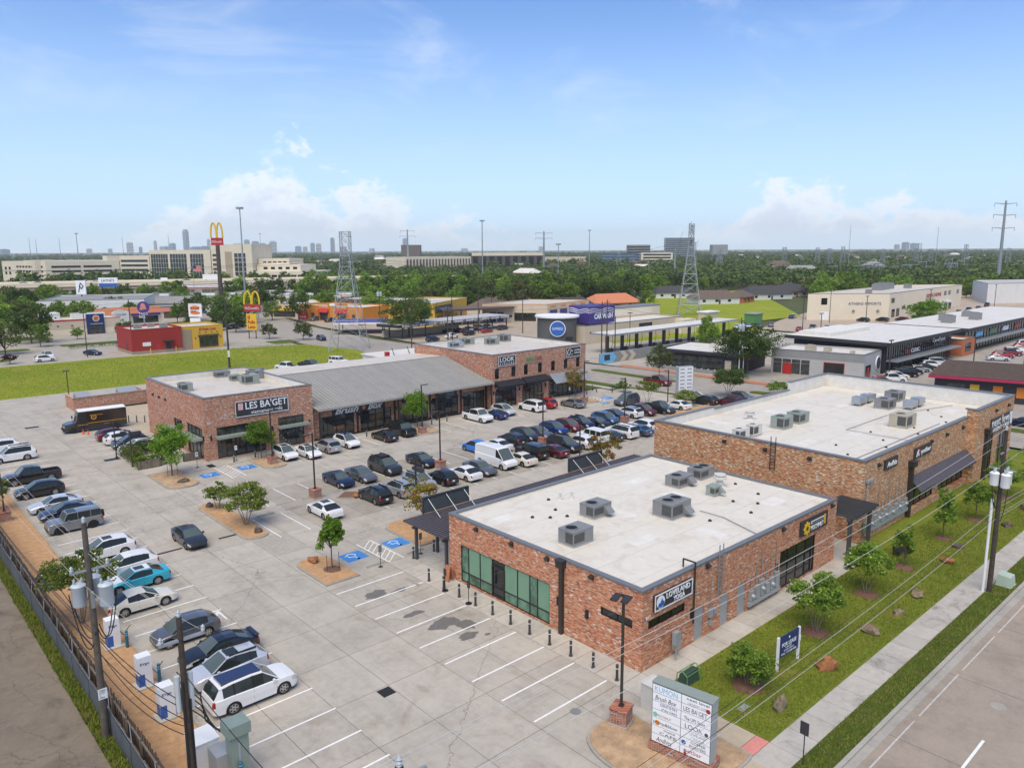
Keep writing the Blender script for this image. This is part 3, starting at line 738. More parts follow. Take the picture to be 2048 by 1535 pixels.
m = MB(); m.fbox(FL, 16.4, 19.2, 0.02, .1, .3, .34)
s = wall_sign('shop_sign', 'dark sign with white letters and a blue wave emblem on the corner shop', FS, 1.0, 5.0, 3.72, 4.8, border='sign_white')
text(s, 'LOVELAND', 'sign_white', 2.55, .38, FS, 2.15, 4.28, .19, bold=.02); text(s, 'YOGA', 'sign_white', 1.25, .34, FS, 2.9, 3.86, .19, bold=.02)
e = disc(FS, 1.58, 4.26, .42, .19, .21).build('emblem', 'sign_white', s)
MB().fprism(FS, [(1.28, 3.98), (1.58, 3.88), (1.9, 4.0), (1.95, 4.2), (1.78, 4.3), (1.68, 4.5), (1.55, 4.22), (1.36, 4.2)], .21, .22).build('wave', 'blue', e)
s = wall_sign('shop_sign', 'black sign with an orange ring flower and white letters beside the passage', FS, 19.65, 24.05, 3.70, 4.9)
fl = MB().fprism(FS, [(20.55+(.5+.07*math.cos(8*t))*math.cos(t), 4.2+(.5+.07*math.cos(8*t))*math.sin(t)) for t in [2*PI*i/48 for i in range(48)]], .18, .22).build('emblem', 'yellow', s)
disc(FS, 20.55, 4.2, .17, .22, .235).build('hole', 'sign_dark', fl)
text(s, 'MOCHINUT', 'sign_white', 2.1, .4, FS, 21.2, 3.85, .19); t_ = MB().fbox(FS, 21.2, 23.3, 4.4, 4.62, .18, .21).build('panel', 'sign_white', s)
text(s, 'MOCHI DONUT & CORN DOG', 'sign_dark', 1.9, .1, FS, 21.3, 4.46, .215)
MB().fbox(FS, 23.4, 23.6, 3.9, 4.7, .18, .24).build('emblem', 'gold', s)

# metering, conduits and boxes on the street wall
def meter_bank(label, F, u0, n, step=.75, v=1.0, group=None, trough=True):
 t = thing('meter_bank', label, 'electric meters', tuple(F.p(u0, 0)), group)
 if trough: MB().fbox(F, u0-.2, u0+n*step, v-.55, v-.25, .02, .28).build('trough', 'elec', t)
 for k in range(n):
  u = u0+k*step; hh = .55+.25*((k*7) % 3)
  bx = MB().fbox(F, u, u+step*.72, v-.2, v+hh, .02, .24+.05*(k % 2)).build('meter_box', 'elec', t)
  if k % 2 == 0: disc(F, u+step*.36, v+hh*.35, .12, .24+.05*(k % 2), .40).build('meter', 'lamp_glass', bx)
  MB().tube(F.p(u+step*.3, v+hh, .1), F.p(u+step*.3, v+hh+1.2+.5*(k % 3), .1), .035).build('conduit', 'steel', t)
 return t
meter_bank('row of grey electric meters with conduits on the corner shop street wall', FS, 12.4, 6, .7, .9)
t = thing('electric_box', 'pale electric box on a post at the corner shop wall', 'electric box', (2.8, -.6, 0))
MB().tube((2.8, -.6, 0), (2.8, -.6, 1.3), .05).build('post', 'elec', t); MB().box(2.55, 3.05, -.75, -.45, 1.1, 1.95).build('cabinet', 'elec', t); MB().box(3.1, 3.6, -.4, -.05, .4, 1.5).build('housing', 'ac_tan', t)
t = thing('electric_box', 'small grey switch boxes between two grey doors of the corner shop', 'electric box', (7.6, 0, 0))
for a, b, v0, v1 in ((7.2, 7.6, 1.2, 1.8), (7.7, 8.1, 1.3, 1.7), (7.3, 7.5, .6, 1.0)): MB().fbox(FS, a, b, v0, v1, .01, .2).build('cabinet', 'elec', t)
MB().tube(FS.p(7.4, 1.8, .1), FS.p(7.4, 4.0, .1), .03).build('conduit', 'steel', t)
t = thing('roof_ladder', 'grey ladder fixed to the corner shop street wall', 'ladder', (8.4, -.2, 0))
for u in (8.15, 8.6): MB().fbox(FS, u-.03, u+.03, 2.5, 6.2, .12, .18).build('rail', 'steel', t)
for k in range(11): MB().fbox(FS, 8.18, 8.57, 2.7+.3*k, 2.74+.3*k, .13, .17).build('rung', 'steel', t)
t = thing('vent_pipe', 'curved vent pipe over the corner shop parapet above the sign', 'pipe', (5.2, -.15, 0))
MB().path([(5.3, .8, 5.2), (5.3, .8, 5.75), (5.3, -.15, 5.75), (5.3, -.15, 1.5)], .06, 8).build('pipe', 'bronze', t)

# ---------------- large flat-roofed block beside it
R_ = thing('brick_store', 'large orange-red brick store with a wide white roof and tall end tower', 'building', (50, 11, 0))
GL = Fr((31, 22.8, 0), (0, -1, 0), (-1, 0, 0)); GS = Fr((31, 0, 0), (1, 0, 0), (0, -1, 0)); GT = Fr((57.4, -.9, 0), (1, 0, 0), (0, -1, 0))
m = MB(); hr = 7.52
wall_mb(m, GL, 22.8, 0, hr, []); wall_mb(m, GS, 26.4, 0, hr, [(11.0, 17.2, .75, 3.35), (18.7, 26.2, .75, 3.1)])
wall_mb(m, GT, 13.1, 0, 8.4, [(4.0, 6.2, .1, 4.9), (8.0, 11.6, .1, 4.6)]); wall_mb(m, Fr((57.4, .2, 0), (0, -1, 0), (-1, 0, 0)), 1.1, 0, 8.4, [])
wall_mb(m, Fr((70.5, -.9, 0), (0, 1, 0), (1, 0, 0)), 23.7, 0, 8.4, []); wall_mb(m, Fr((70.5, 22.8, 0), (-1, 0, 0), (0, 1, 0)), 39.5, 0, 7.3, [])
m.box(41.6, 57.39, -.32, -.002, 0, .7)
m.build('brick_wall', 'brick_r', R_)
MB().box(31.35, 70.15, .35, 22.45, 6.5, 6.62).build('roof', 'tpo', R_)
m = MB()
def par(x0, x1, y0, y1, h): m.box(x0, x1, y0, y1, 6.55, h)
par(31.02, 31.33, .02, 22.78, 7.53); par(31.33, 57.4, .02, .33, 7.53); par(31.33, 42, 22.45, 22.78, 7.53); par(42, 60, 22.45, 22.78, 7.25); par(60, 70.48, 22.45, 22.78, 8.3)
par(70.17, 70.48, -.88, 22.45, 8.41); par(57.42, 70.17, -.88, -.57, 8.41); par(57.42, 57.72, -.57, .02, 8.41); par(57.5, 70.17, -.56, .33, 6.62)
m.build('parapet', 'parapet_in', R_)
m = MB()
def cop(x0, x1, y0, y1, h): m.box(x0, x1, y0, y1, h-.14, h)
cop(30.95, 31.4, -.05, 22.85, 7.67); cop(31.4, 57.38, -.05, .4, 7.67); cop(31.4, 42, 22.4, 22.85, 7.67); cop(42, 60, 22.4, 22.85, 7.4); cop(60, 70.55, 22.4, 22.85, 8.45)
cop(70.1, 70.55, -.95, 22.4, 8.55); cop(57.35, 70.1, -.95, -.5, 8.55); cop(57.35, 57.8, -.5, .4, 8.55)
m.build('coping', 'coping', R_)
glazing(R_, GS, 11.0, 17.2, .75, 3.35, [12.5, 14.1, 15.7], [], 'glass_dark'); glazing(R_, GS, 18.7, 26.2, .75, 3.1, [20.2, 21.7, 23.2, 24.7], [], 'glass_dark')
glazing(R_, GT, 4.0, 6.2, .1, 4.9, [4.75, 5.5], [2.6], door=[(4.75, 5.5, 2.4)]); glazing(R_, GT, 8.0, 11.6, .1, 4.6, [9.2, 10.4], [2.6])
for u in (8.8, 13.3, 17.8): wall_light(R_, GL, u, 6.9, 1.1)
for u in (2.9, 15.5, 19.8, 24.6): wall_light(R_, GS, u, 6.75, 1.1)
for u in (6.2, 10.8): wall_light(R_, GT, u, 7.6, 1.1)
downspout(R_, GS, 10.4, 0, 5.7, .2); downspout(R_, GT, 3.2, 0, 5.9, .2)
aw = MB(); P = GS.p
for k in range(58):
 u = 10.55+k*.275
 MB().hexa([P(u, 3.95, .03), P(u+.17, 3.95, .03), P(u+.17, 2.75, 1.2), P(u, 2.75, 1.2), P(u, 4.01, .03), P(u+.17, 4.01, .03), P(u+.17, 2.81, 1.2), P(u, 2.81, 1.2)]).build('awning_slat', 'slatmat', R_)
MB().fbox(GS, 10.5, 26.4, 2.66, 2.74, 1.1, 1.22).build('awning_bar', 'dark_metal', R_)
s = wall_sign('shop_sign', 'small black sign with white script on the large store street wall', GS, 4.1, 6.9, 6.0, 6.95)
text(s, 'Andhita', 'sign_white', 2.2, .5, GS, 4.4, 6.2, .19, shear=.4)
s = wall_sign('shop_sign', 'black sign with white lower-case letters and a red and white dog emblem', GS, 11.1, 15.4, 5.75, 6.75)
text(s, 'petbar', 'sign_white', 2.5, .62, GS, 12.6, 5.88, .19, bold=.02)
e = MB().fprism(GS, [(11.4, 5.9), (11.65, 5.9), (11.75, 6.2), (11.95, 5.9), (12.15, 5.9), (12.2, 6.4), (11.9, 6.6), (11.6, 6.4)], .18, .2).build('emblem', 'sign_white', s)
disc(GS, 12.15, 6.35, .22, .2, .22).build('nose', 'red', e)
s = wall_sign('shop_sign', 'black clinic sign with white letters on the brick end tower', GT, 4.6, 12.6, 4.95, 6.75, d=.12)
text(s, 'next level', 'sign_white', 6.6, 1.0, GT, 4.9, 5.75, .13); text(s, 'URGENT CARE', 'sign_white', 6.4, .5, GT, 4.9, 5.1, .13, bold=.01)
MB().fbox(GT, 11.7, 12.4, 5.2, 6.7, .12, .15).build('panel', 'sign_white', s)
meter_bank('long row of grey electric meters on the large store street wall', GS, 1.6, 11, .78, 1.35)
t = thing('fire_valve', 'red fire department valve on the large store corner', 'fire valve', (31.9, -.4, 0))
MB().tube((31.9, -.4, 0), (31.9, -.4, 1.2), .09).build('riser', 'red', t); MB().tube((31.9, -.45, 1.2), (31.6, -.6, 1.25), .12).build('valve', 'red', t); MB().box(31.3, 31.7, -.5, -.1, 1.0, 1.9).build('cabinet', 'elec_green', t)
MB().tube((31.5, -.2, 1.9), (31.5, -.2, 5.6), .05).build('conduit', 'elec', t); MB().box(31.4, 32.6, -.3, -.05, 5.6, 5.85).build('trough', 'elec', t)
t = thing('roof_ladder', 'dark ladder on the blank brick side of the large store', 'ladder', (30.8, 8.7, 5.2))
for u in (13.9, 14.4): MB().fbox(GL, u-.03, u+.03, 5.0, 8.3, .12, .18).build('rail', 'bronze', t)
for k in range(9): MB().fbox(GL, 13.93, 14.37, 5.2+.3*k, 5.24+.3*k, .13, .17).build('rung', 'bronze', t)

# ---------------- passage gate and the two slatted canopies
t = thing('passage_pergola', 'grey steel pergola with a gate in the passage between the brick buildings', 'pergola', (28.5, -.3, 0))
for x in (26.4, 30.2): MB().box(x-.14, x+.14, -1.2, -.92, 0, 3.6).build('post', 'pergola', t)
MB().box(26.0, 31.0, -1.22, -.9, 3.6, 3.9).build('beam', 'pergola', t); MB().box(26.0, 31.0, 1.7, 1.9, 3.6, 3.9).build('beam', 'pergola', t)
for k in range(11): MB().box(26.05+k*.48, 26.13+k*.48, -1.5, 2.0, 3.9, 4.12).build('slat', 'pergola', t)
g = MB().box(27.6, 29.6, 1.7, 1.76, 0, 3.2).build('gate', 'elec', t); MB().box(28.4, 28.8, 1.64, 1.7, 2.2, 2.5).build('plate', 'red', g)
t = thing('walkway_canopy', 'long dark slatted canopy along the lot side of the corner shop', 'canopy', (14, 22, 0))
for k in range(16): MB().box(-.55, 30.6, 19.62+k*.36, 19.78+k*.36, 3.22, 3.40).build('slat', 'slatmat', t)
for x in (.1, 6, 12, 18, 24, 30.2):
 MB().box(x-.1, x+.1, 19.5, 25.1, 2.98, 3.22).build('rafter', 'pergola', t)
 for y in (20.0, 24.2): MB().box(x-.11, x+.11, y-.11, y+.11, 0, 2.98).build('post', 'pergola', t)
MB().box(-.3, 30.4, 24.1, 24.3, 2.80, 2.979).build('beam', 'pergola', t); MB().box(-.3, 30.4, 19.9, 20.1, 2.80, 2.979).build('beam', 'pergola', t)
MB().box(2.2, 2.42, 24.1, 24.32, 0, 2.8).build('post', 'pergola', t)
for i, (x0, x1) in enumerate(((1.6, 6.6), (20.0, 25.0))):
 t = thing('canopy_sign_frame', ('dark blank sign panel propped on the near end of the slatted canopy', 'dark blank sign panel propped on the far half of the slatted canopy')[i], 'sign', ((x0+x1)/2, 25.2, 3.4), 'canopy sign panels')
 MB().box(x0, x1, 25.2, 25.28, 3.42, 4.75).build('panel', 'panel_dark', t)
 m = MB(); m.box(x0-.06, x1+.06, 25.12, 25.36, 4.75, 4.87); m.box(x0-.06, x0, 25.12, 25.36, 3.42, 4.75); m.box(x1, x1+.06, 25.12, 25.36, 3.42, 4.75); m.build('frame', 'dark_metal', t)
 for x in (x0+.5, (x0+x1)/2, x1-.5): MB().tube((x, 25.2, 4.7), (x, 23.4, 3.42), .035).build('brace', 'galv', t)
t = thing('sandwich_board', 'orange printed sandwich board by the corner shop window', 'sandwich board', (-.55, 18.9, 0))
for s_ in (-1, 1): MB().hexa([(-.55+.28*s_-.02, 18.6, 0), (-.55+.28*s_+.02, 18.6, 0), (-.55+.28*s_+.02, 19.2, 0), (-.55+.28*s_-.02, 19.2, 0), (-.57+.04*s_, 18.6, 1.25), (-.53+.04*s_, 18.6, 1.25), (-.53+.04*s_, 19.2, 1.25), (-.57+.04*s_, 19.2, 1.25)]).build('panel', 'terracotta', t)

# ---------------- cafe at the left end of the far row
C_ = thing('brick_cafe', 'tall red brick cafe with a big black sign, left end of the far row', 'building', (6, 78, 0))
CL = Fr((-1.4, 89.5, 0), (0, -1, 0), (-1, 0, 0)); CS = Fr((-1.4, 67.5, 0), (1, 0, 0), (0, -1, 0))
m = MB(); hc = 8.0
wall_mb(m, CL, 22, 0, hc, [(10.8, 14.0, 0.1, 3.95), (15.7, 21.1, .1, 4.05)], .2)
wall_mb(m, CS, 14.8, 0, hc, [(1.45, 7.85, .1, 4.1), (9.7, 13.4, .1, 4.15)], .2)
wall_mb(m, Fr((13.4, 67.5, 0), (0, 1, 0), (1, 0, 0)), 22, 0, hc, []); wall_mb(m, Fr((13.4, 89.5, 0), (-1, 0, 0), (0, 1, 0)), 14.8, 0, hc, [])
m.build('brick_wall', 'brick_l', C_)
flat_roof(C_, -1.4, 13.4, 67.5, 89.5, 8.1, 7.2, .35, 'tpo_dirty', ch=.1)
glazing(C_, CL, 10.8, 14.0, .1, 3.95, [11.9, 12.9], [2.6], rec=.16); glazing(C_, CL, 15.7, 21.1, .1, 4.05, [17.0, 18.4, 19.7], [2.6], rec=.16)
glazing(C_, CS, 1.45, 7.85, .1, 4.1, [2.7, 3.9, 5.2, 6.5], [2.9], rec=.16, door=[(3.9, 5.2, 2.5)]); glazing(C_, CS, 9.7, 13.4, .1, 4.15, [10.9, 12.2], [2.9], rec=.16)
awning_slab(C_, CL, 10.3, 14.3, 2.75, 1.15); awning_slab(C_, CL, 15.4, 21.4, 2.75, 1.2)
awning_slab(C_, CS, 1.2, 8.1, 2.95, 1.2); awning_slab(C_, CS, 9.5, 13.8, 2.95, 1.0)
for u in (3.0, 5.6, 8.2): wall_light(C_, CL, u, 6.0)
for F, u in ((CL, 21.6), (CS, .7), (CS, 8.8), (CS, 14.2)): sconce(C_, F, u, 2.9)
MB().fbox(CS, 4.5, 7, 0.02, .16, .3, .31); text(C_, '824', 'sign_white', .5, .22, CS, .3, 4.7, .01, name='house_number')
s = wall_sign('shop_sign', 'big black sign with white letters and thin white border on the cafe', CS, 3.95, 11.2, 5.05, 7.1, border='sign_white')
text(s, "LES BA'GET", 'sign_white', 5.7, .95, CS, 5.3, 5.95, .2, bold=.012); text(s, 'vietnamese café', 'sign_white', 4.3, .45, CS, 6.0, 5.28, .2)
e = MB().fbox(CS, 4.3, 5.0, 5.9, 6.9, .18, .2).build('emblem', 'red', s)
for k in range(4): MB().fbox(CS, 4.38+.16*k, 4.46+.16*k, 5.98, 6.82, .2, .215).build('bar', 'sign_white', e)

# ---------------- metal-roofed middle range
Mr = thing('metal_roofed_range', 'low brick shop range under one long grey standing-seam metal roof', 'building', (29.5, 74, 0))
MS = Fr((13.4, 68.5, 0), (1, 0, 0), (0, -1, 0))
ops = [(1.35, 7.0, .02, 2.95), (8.0, 13.4, .02, 2.95), (14.5, 20.2, .02, 3.0), (20.95, 26.2, .02, 3.1), (27.2, 31.8, .02, 3.2)]
m = MB(); wall_mb(m, MS, 32.2, 0, 4.75, ops, .2); m.build('brick_wall', 'brick_l', Mr)
for k, (a, b, c, d) in enumerate(ops):
 n = 4; glazing(Mr, MS, a, b, c, d, [a+(b-a)*i/n for i in range(1, n)], [2.2], rec=.16, door=[(a+(b-a)/n*(1 if k % 2 else 2), a+(b-a)/n*(2 if k % 2 else 3), 2.15)])
m = MB()
for u in (.3, 7.5, 13.95, 20.55, 26.7, 32.0): m.fbox(MS, u-.12, u+.12, 0, 4.7, .0, .2)
m.build('pilaster', 'bronze', Mr)
for u in (7.5, 13.9, 20.6, 26.7): sconce(Mr, MS, u+.3, 2.6, .5)
def yz(y):   # roof profile: main slope, kink, porch slope
 return 7.7-(79.6-y)*.245 if y > 69.2 else 5.15-(69.2-y)*.20
pw = .60; n = int((45.55-13.45)/pw)
for k in range(n+1):
 x0 = 13.46+k*pw; x1 = min(x0+pw, 45.58)
 if x1-x0 < .1: continue
 m = MB(); ys = [79.6, 69.2, 66.5]
 for a, b in zip(ys, ys[1:]):
  m.hexa([(x0, b, yz(b)-.06), (x1, b, yz(b)-.06), (x1, a, yz(a)-.06), (x0, a, yz(a)-.06), (x0, b, yz(b)), (x1, b, yz(b)), (x1, a, yz(a)), (x0, a, yz(a))])
  m.hexa([(x0-.03, b, yz(b)), (x0+.03, b, yz(b)), (x0+.03, a, yz(a)), (x0-.03, a, yz(a)), (x0-.025, b, yz(b)+.11), (x0+.025, b, yz(b)+.11), (x0+.025, a, yz(a)+.11), (x0-.025, a, yz(a)+.11)])
 m.build('roof_panel', 'seam_roof', Mr)
m = MB(); m.hexa([(13.46, 79.62, 7.6), (45.58, 79.62, 7.6), (45.58, 89, 7.2), (13.46, 89, 7.2), (13.46, 79.62, 7.66), (45.58, 79.62, 7.66), (45.58, 89, 7.3), (13.46, 89, 7.3)]); m.build('back_roof', 'tpo_dirty', Mr)
MB().box(13.46, 45.6, 79.5, 79.75, 7.69, 7.78).build('ridge_cap', 'seam_roof', Mr)
MB().box(13.6, 45.6, 66.35, 66.5, 4.32, 4.58).build('gutter', 'seam_roof', Mr)
MB().box(13.46, 45.6, 69.2, 89, 0, 4.6).build('back_wall', 'grey_wall', Mr)
for x in (14.0, 26.9, 33.9, 45.2): MB().box(x-.1, x+.1, 66.6, 66.8, 0, 4.35).build('post', 'bronze', Mr)
s = wall_sign('shop_sign', 'black sign with large white brush script under the metal roof', MS, 3.5, 12.2, 2.98, 4.2)
text(s, 'Brush', 'sign_white', 3.9, 1.0, MS, 3.8, 3.08, .19, shear=.45, bold=.03); text(s, 'Box', 'sign_white', 2.6, 1.0, MS, 9.2, 3.08, .19, shear=.45, bold=.03)
disc(MS, 8.55, 3.5, .3, .19, .2).build('emblem', 'pink_ramp', s)
s = wall_sign('shop_sign', 'black sign with white and blue letters under the right of the metal roof', MS, 21.8, 25.8, 3.15, 4.25)
text(s, 'DENTISTRY', 'sign_white', 3.2, .45, MS, 22.2, 3.7, .19); text(s, 'OAKS', 'sky_blue', 1.6, .36, MS, 23.6, 3.24, .19)
s = wall_sign('shop_sign', 'small black sign with white letters behind the street tree', MS, 15.3, 18.9, 3.2, 4.15)
text(s, 'THE UPS STORE', 'sign_white', 3.0, .4, MS, 15.6, 3.5, .19)
t = thing('window_neon', 'orange lit stripes inside the shop window under the script sign', 'neon sign', (18, 68.6, 1))
pbr('neon', (.8, .25, .1), .5, var=0)
for v in (1.0, 1.25): MB().fbox(MS, 3.7, 5.6, v, v+.08, -.155, -.13).build('tube', 'neon', t)

# ---------------- two-storey end block
K_ = thing('two_storey_block', 'two-storey brick block with arched windows and black awnings, right end of far row', 'building', (57, 78, 0))
KL = Fr((45.6, 89, 0), (0, -1, 0), (-1, 0, 0)); KS = Fr((45.6, 67.05, 0), (1, 0, 0), (0, -1, 0))
wx = [46.72, 50.41, 53.3, 56.67, 59.9, 63.14, 66.33]
ops = [(x-45.6-.47, x-45.6+.47, 4.95, 6.5) for x in wx]+[(.65, 5.5, .05, 3.7), (6.8, 11.7, .05, 3.7), (13.2, 22.0, .05, 3.4)]
m = MB(); wall_mb(m, KS, 22.8, 0, 8.98, ops, .2); wall_mb(m, KL, 21.95, 0, 8.98, []); wall_mb(m, Fr((68.4, 67.05, 0), (0, 1, 0), (1, 0, 0)), 21.95, 0, 8.98, []); wall_mb(m, Fr((68.4, 89, 0), (-1, 0, 0), (0, 1, 0)), 22.8, 0, 8.98, [])
m.build('brick_wall', 'brick_l', K_)
flat_roof(K_, 45.6, 68.4, 67.05, 89, 9.08, 8.45, .35, 'tpo_dirty', ch=.1)
for x in wx:
 u = x-45.6; w_ = glazing(K_, KS, u-.47, u+.47, 4.95, 6.5, [u], [5.8], 'glass_dark', rec=.14)
 MB().fprism(KS, [(u-.5+.0, 6.5)]+[(u+.5*math.cos(PI-PI*i/10), 6.5+.22*math.sin(PI*i/10)) for i in range(11)], -.01, .02).build('arch', 'frame', w_)
for a, b in ((.65, 5.5), (6.8, 11.7)):
 w_ = glazing(K_, KS, a, b, .05, 3.7, [a+(b-a)*i/5 for i in range(1, 5)], [2.5], rec=.15, door=[(a+(b-a)*.4, a+(b-a)*.6, 2.4)])
 n = 14; c = (a+b)/2; hw = (b-a)/2
 for sg in (-1, 1):
  MB().fprism(KS, [(c+sg*hw, 3.7), (c+sg*hw, 2.7)]+[(c+sg*hw*math.cos(PI/2*i/n), 2.7+1.0*math.sin(PI/2*i/n)) for i in range(n+1)], -.02, .004).build('arch_spandrel', 'brick_l', w_)
glazing(K_, KS, 13.2, 22.0, .05, 3.4, [13.2+8.8*i/7 for i in range(1, 7)], [2.5], rec=.15, door=[(18.2, 19.5, 2.4)])
P = KS.p
def cloth_awning(F, u0, u1, vt, vb, d, mat):
 P = F.p; m = MB()
 m.hexa([P(u0, vt-.04, .02), P(u1, vt-.04, .02), P(u1, vb-.04, d), P(u0, vb-.04, d), P(u0, vt, .02), P(u1, vt, .02), P(u1, vb, d), P(u0, vb, d)])
 m.fbox(F, u0, u1, vb-.32, vb-.045, d-.03, d)
 for u in (u0, u1): m.add([P(u, vt-.05, .02), P(u, vb-.05, d-.03), P(u, vb-.3, .02)], ((0, 1, 2),))
 return m.build('awning', mat, K_)
cloth_awning(KS, .5, 6.3, 4.55, 3.85, 1.5, 'fabric_black'); cloth_awning(KS, 6.6, 12.4, 4.6, 3.9, 1.5, 'fabric_black')
for k in range(24):
 u = 13.2+k*.375
 MB().hexa([P(u, 4.4, .02), P(u+.35, 4.4, .02), P(u+.35, 2.9, 1.9), P(u, 2.9, 1.9), P(u, 4.46, .02), P(u+.35, 4.46, .02), P(u+.35, 2.96, 1.9), P(u, 2.96, 1.9)]).build('awning_panel', 'galv', K_)
 MB().hexa([P(u-.02, 4.46, .02), P(u+.02, 4.46, .02), P(u+.02, 2.96, 1.9), P(u-.02, 2.96, 1.9), P(u-.015, 4.52, .02), P(u+.015, 4.52, .02), P(u+.015, 3.02, 1.9), P(u-.015, 3.02, 1.9)]).build('awning_rib', 'galv', K_)
for u in (.3, 6.15, 12.4, 22.4): sconce(K_, KS, u, 2.7)
s = wall_sign('shop_sign', 'dark framed sign with thin white capitals, left on the two-storey block', KS, 1.25, 5.2, 7.05, 8.7, border='sign_white')
text(s, 'LOOK', 'sign_white', 3.2, .75, KS, 1.6, 7.7, .2); text(s, 'EYECARE', 'sign_white', 3.2, .28, KS, 1.6, 7.25, .2, spacing=1.6)
s = wall_sign('shop_sign', 'grey raceway sign with green and red letters in the middle of the two-storey block', KS, 7.5, 11.5, 6.95, 8.1, mat='tan_dark', d=.1)
text(s, 'TROPICAL', 'green_sign', 1.9, .7, KS, 7.6, 7.2, .11, bold=.02); text(s, 'CAFE', 'red', 1.7, .7, KS, 9.7, 7.2, .11, bold=.02)
s = wall_sign('shop_sign', 'dark framed sign with white drawing, right end of the two-storey block', KS, 17.4, 21.3, 7.0, 8.75, border='sign_white')
text(s, 'COFFEE', 'sign_white', 1.4, .3, KS, 19.6, 7.95, .2); text(s, 'ROASTERS', 'sign_white', 1.5, .26, KS, 19.6, 7.5, .2)
m = MB()
for c, r, a0, a1 in (((18.4, 7.9), .5, 0, 300), ((18.9, 7.75), .35, 40, 330), ((18.1, 7.6), .3, 120, 400)): m.path([KS.p(c[0]+1.2*r*math.cos(R(a)), c[1]+r*math.sin(R(a)), .2) for a in range(a0, a1, 30)], .035, 5)
m.build('emblem', 'sign_white', s)

def patches(parent, z, rs):
 for (x, y, w, l) in rs: MB().box(x, x+w, y, y+l, z-.01, z+.006).build('roof_patch', 'parapet_in', parent)
patches(N_, 5.12, ((2.0, 15.5, 1.8, 1.2), (6, 5.2, 2.6, 1.0), (10.2, 9.3, .9, 4), (16.8, 9.6, 1.6, 1.6), (17, 14.5, 3, 1.1), (21, 3, 2.2, 1.3), (11.6, 2.0, 1.2, 2.2)))
patches(R_, 6.62, ((36, 8, 3, 1.2), (48, 16, 1.2, 3.4), (44, 6.4, 2, 1), (57, 14, 3, 1), (38.5, 18.5, 1, 2.5), (63, 3.4, 3, 1.2)))
# ---------------- rooftop plant
def rtu(x, y, z, lx, ly, h, mat, label, fans=1, hood=None, group='rooftop air units'):
 t = thing('rooftop_air_unit', label, 'air conditioner', (x, y, z), group)
 MB().box(x-lx/2+.1, x+lx/2-.1, y-ly/2+.1, y+ly/2-.1, z, z+.16).build('base', 'parapet_in', t)
 c = MB().box(x-lx/2, x+lx/2, y-ly/2, y+ly/2, z+.16, z+h).build('cabinet', mat, t)
 MB().box(x-lx/2-.012, x-lx/2, y-ly*.45, y+ly*.02, z+.3, z+h-.1).build('louvre', 'grille', c)
 MB().box(x-lx*.46, x+lx*.05, y-ly/2-.012, y-ly/2, z+.35, z+h-.15).build('louvre', 'grille', c)
 MB().box(x-lx/2-.02, x+lx/2+.02, y-ly/2-.02, y+ly/2+.02, z+h, z+h+.05).build('lid', mat, c)
 for k in range(fans):
  fx = x-lx*.22+(k*lx*.42); r = min(.44, ly*.33)
  f = MB().lathe((fx, y, z+h+.05), [(r+.06, 0), (r+.06, .09), (r, .09), (r, .03)], 16).build('fan', mat, t)
  MB().lathe((fx, y, z+h+.085), [(r-.005, 0), (r-.005, .012)], 16).build('fan_well', 'black', f)
  for a in range(4): MB().tube((fx, y, z+h+.12), (fx+r*math.cos(a*PI/2), y+r*math.sin(a*PI/2), z+h+.12), .012, n=4).build('guard', 'black', f)
 if hood:
  s = hood; yy = y-ly/2
  MB().hexa([(x+lx*.1, yy-.55, z+.35), (x+lx*.42, yy-.55, z+.35), (x+lx*.42, yy, z+.35), (x+lx*.1, yy, z+.35), (x+lx*.1, yy-.45, z+.5), (x+lx*.42, yy-.45, z+.5), (x+lx*.42, yy, z+.85), (x+lx*.1, yy, z+.85)]).build('hood', mat, t)
 return t
Zn = 5.12
rtu(3.3, 8.7, Zn, 2.1, 1.5, 1.15, 'ac_grey', 'grey box air unit on corner shop roof nearest the lot wall')
rtu(8.7, 11.6, Zn, 2.1, 1.5, 1.05, 'ac_grey', 'grey air unit with a front hood, second from the lot on corner shop roof', 1, 1)
rtu(13.2, 7.5, Zn, 2.5, 1.9, 1.25, 'ac_grey', 'largest grey twin-fan air unit mid corner shop roof', 2, 1)
rtu(20.1, 11.7, Zn, 2.2, 1.5, .95, 'ac_grey', 'grey air unit left of the rearmost pair on corner shop roof', 1, 1)
rtu(23.6, 11.8, Zn, 2.2, 1.5, .95, 'ac_grey', 'rearmost grey air unit on corner shop roof', 2)
rtu(19.9, 8.0, Zn, 1.0, .9, .85, 'ac_green', 'small grey-green vent unit on corner shop roof', 0, 1)
Zr = 6.62
rtu(41.6, 13.6, Zr, 2.0, 1.6, 1.3, 'ac_green', 'green-grey air unit, nearer of a pair on large store roof')
rtu(45.4, 13.7, Zr, 2.2, 1.6, 1.2, 'ac_green', 'green-grey air unit, farther of a pair on large store roof')
rtu(33.8, 13.9, Zr, 1.9, .9, 1.1, 'ac_white', 'white condenser close to the brick edge of large store roof')
rtu(36.2, 13.8, Zr, 1.7, .9, 1.2, 'ac_white', 'white condenser second from the brick edge of large store roof')
rtu(52.0, 4.9, Zr, 2.7, 1.9, 1.4, 'ac_tan', 'tan air unit on large store roof near street wall')
rtu(66.5, 11.4, Zr, 2.2, 1.8, 1.2, 'ac_grey', 'dark grey ducted air unit farthest back on large store roof', 1)
rtu(60.5, 10.2, Zr, 2.2, 1.8, 1.2, 'ac_grey', 'dark grey ducted air unit in front of the farthest one on large store roof', 1)
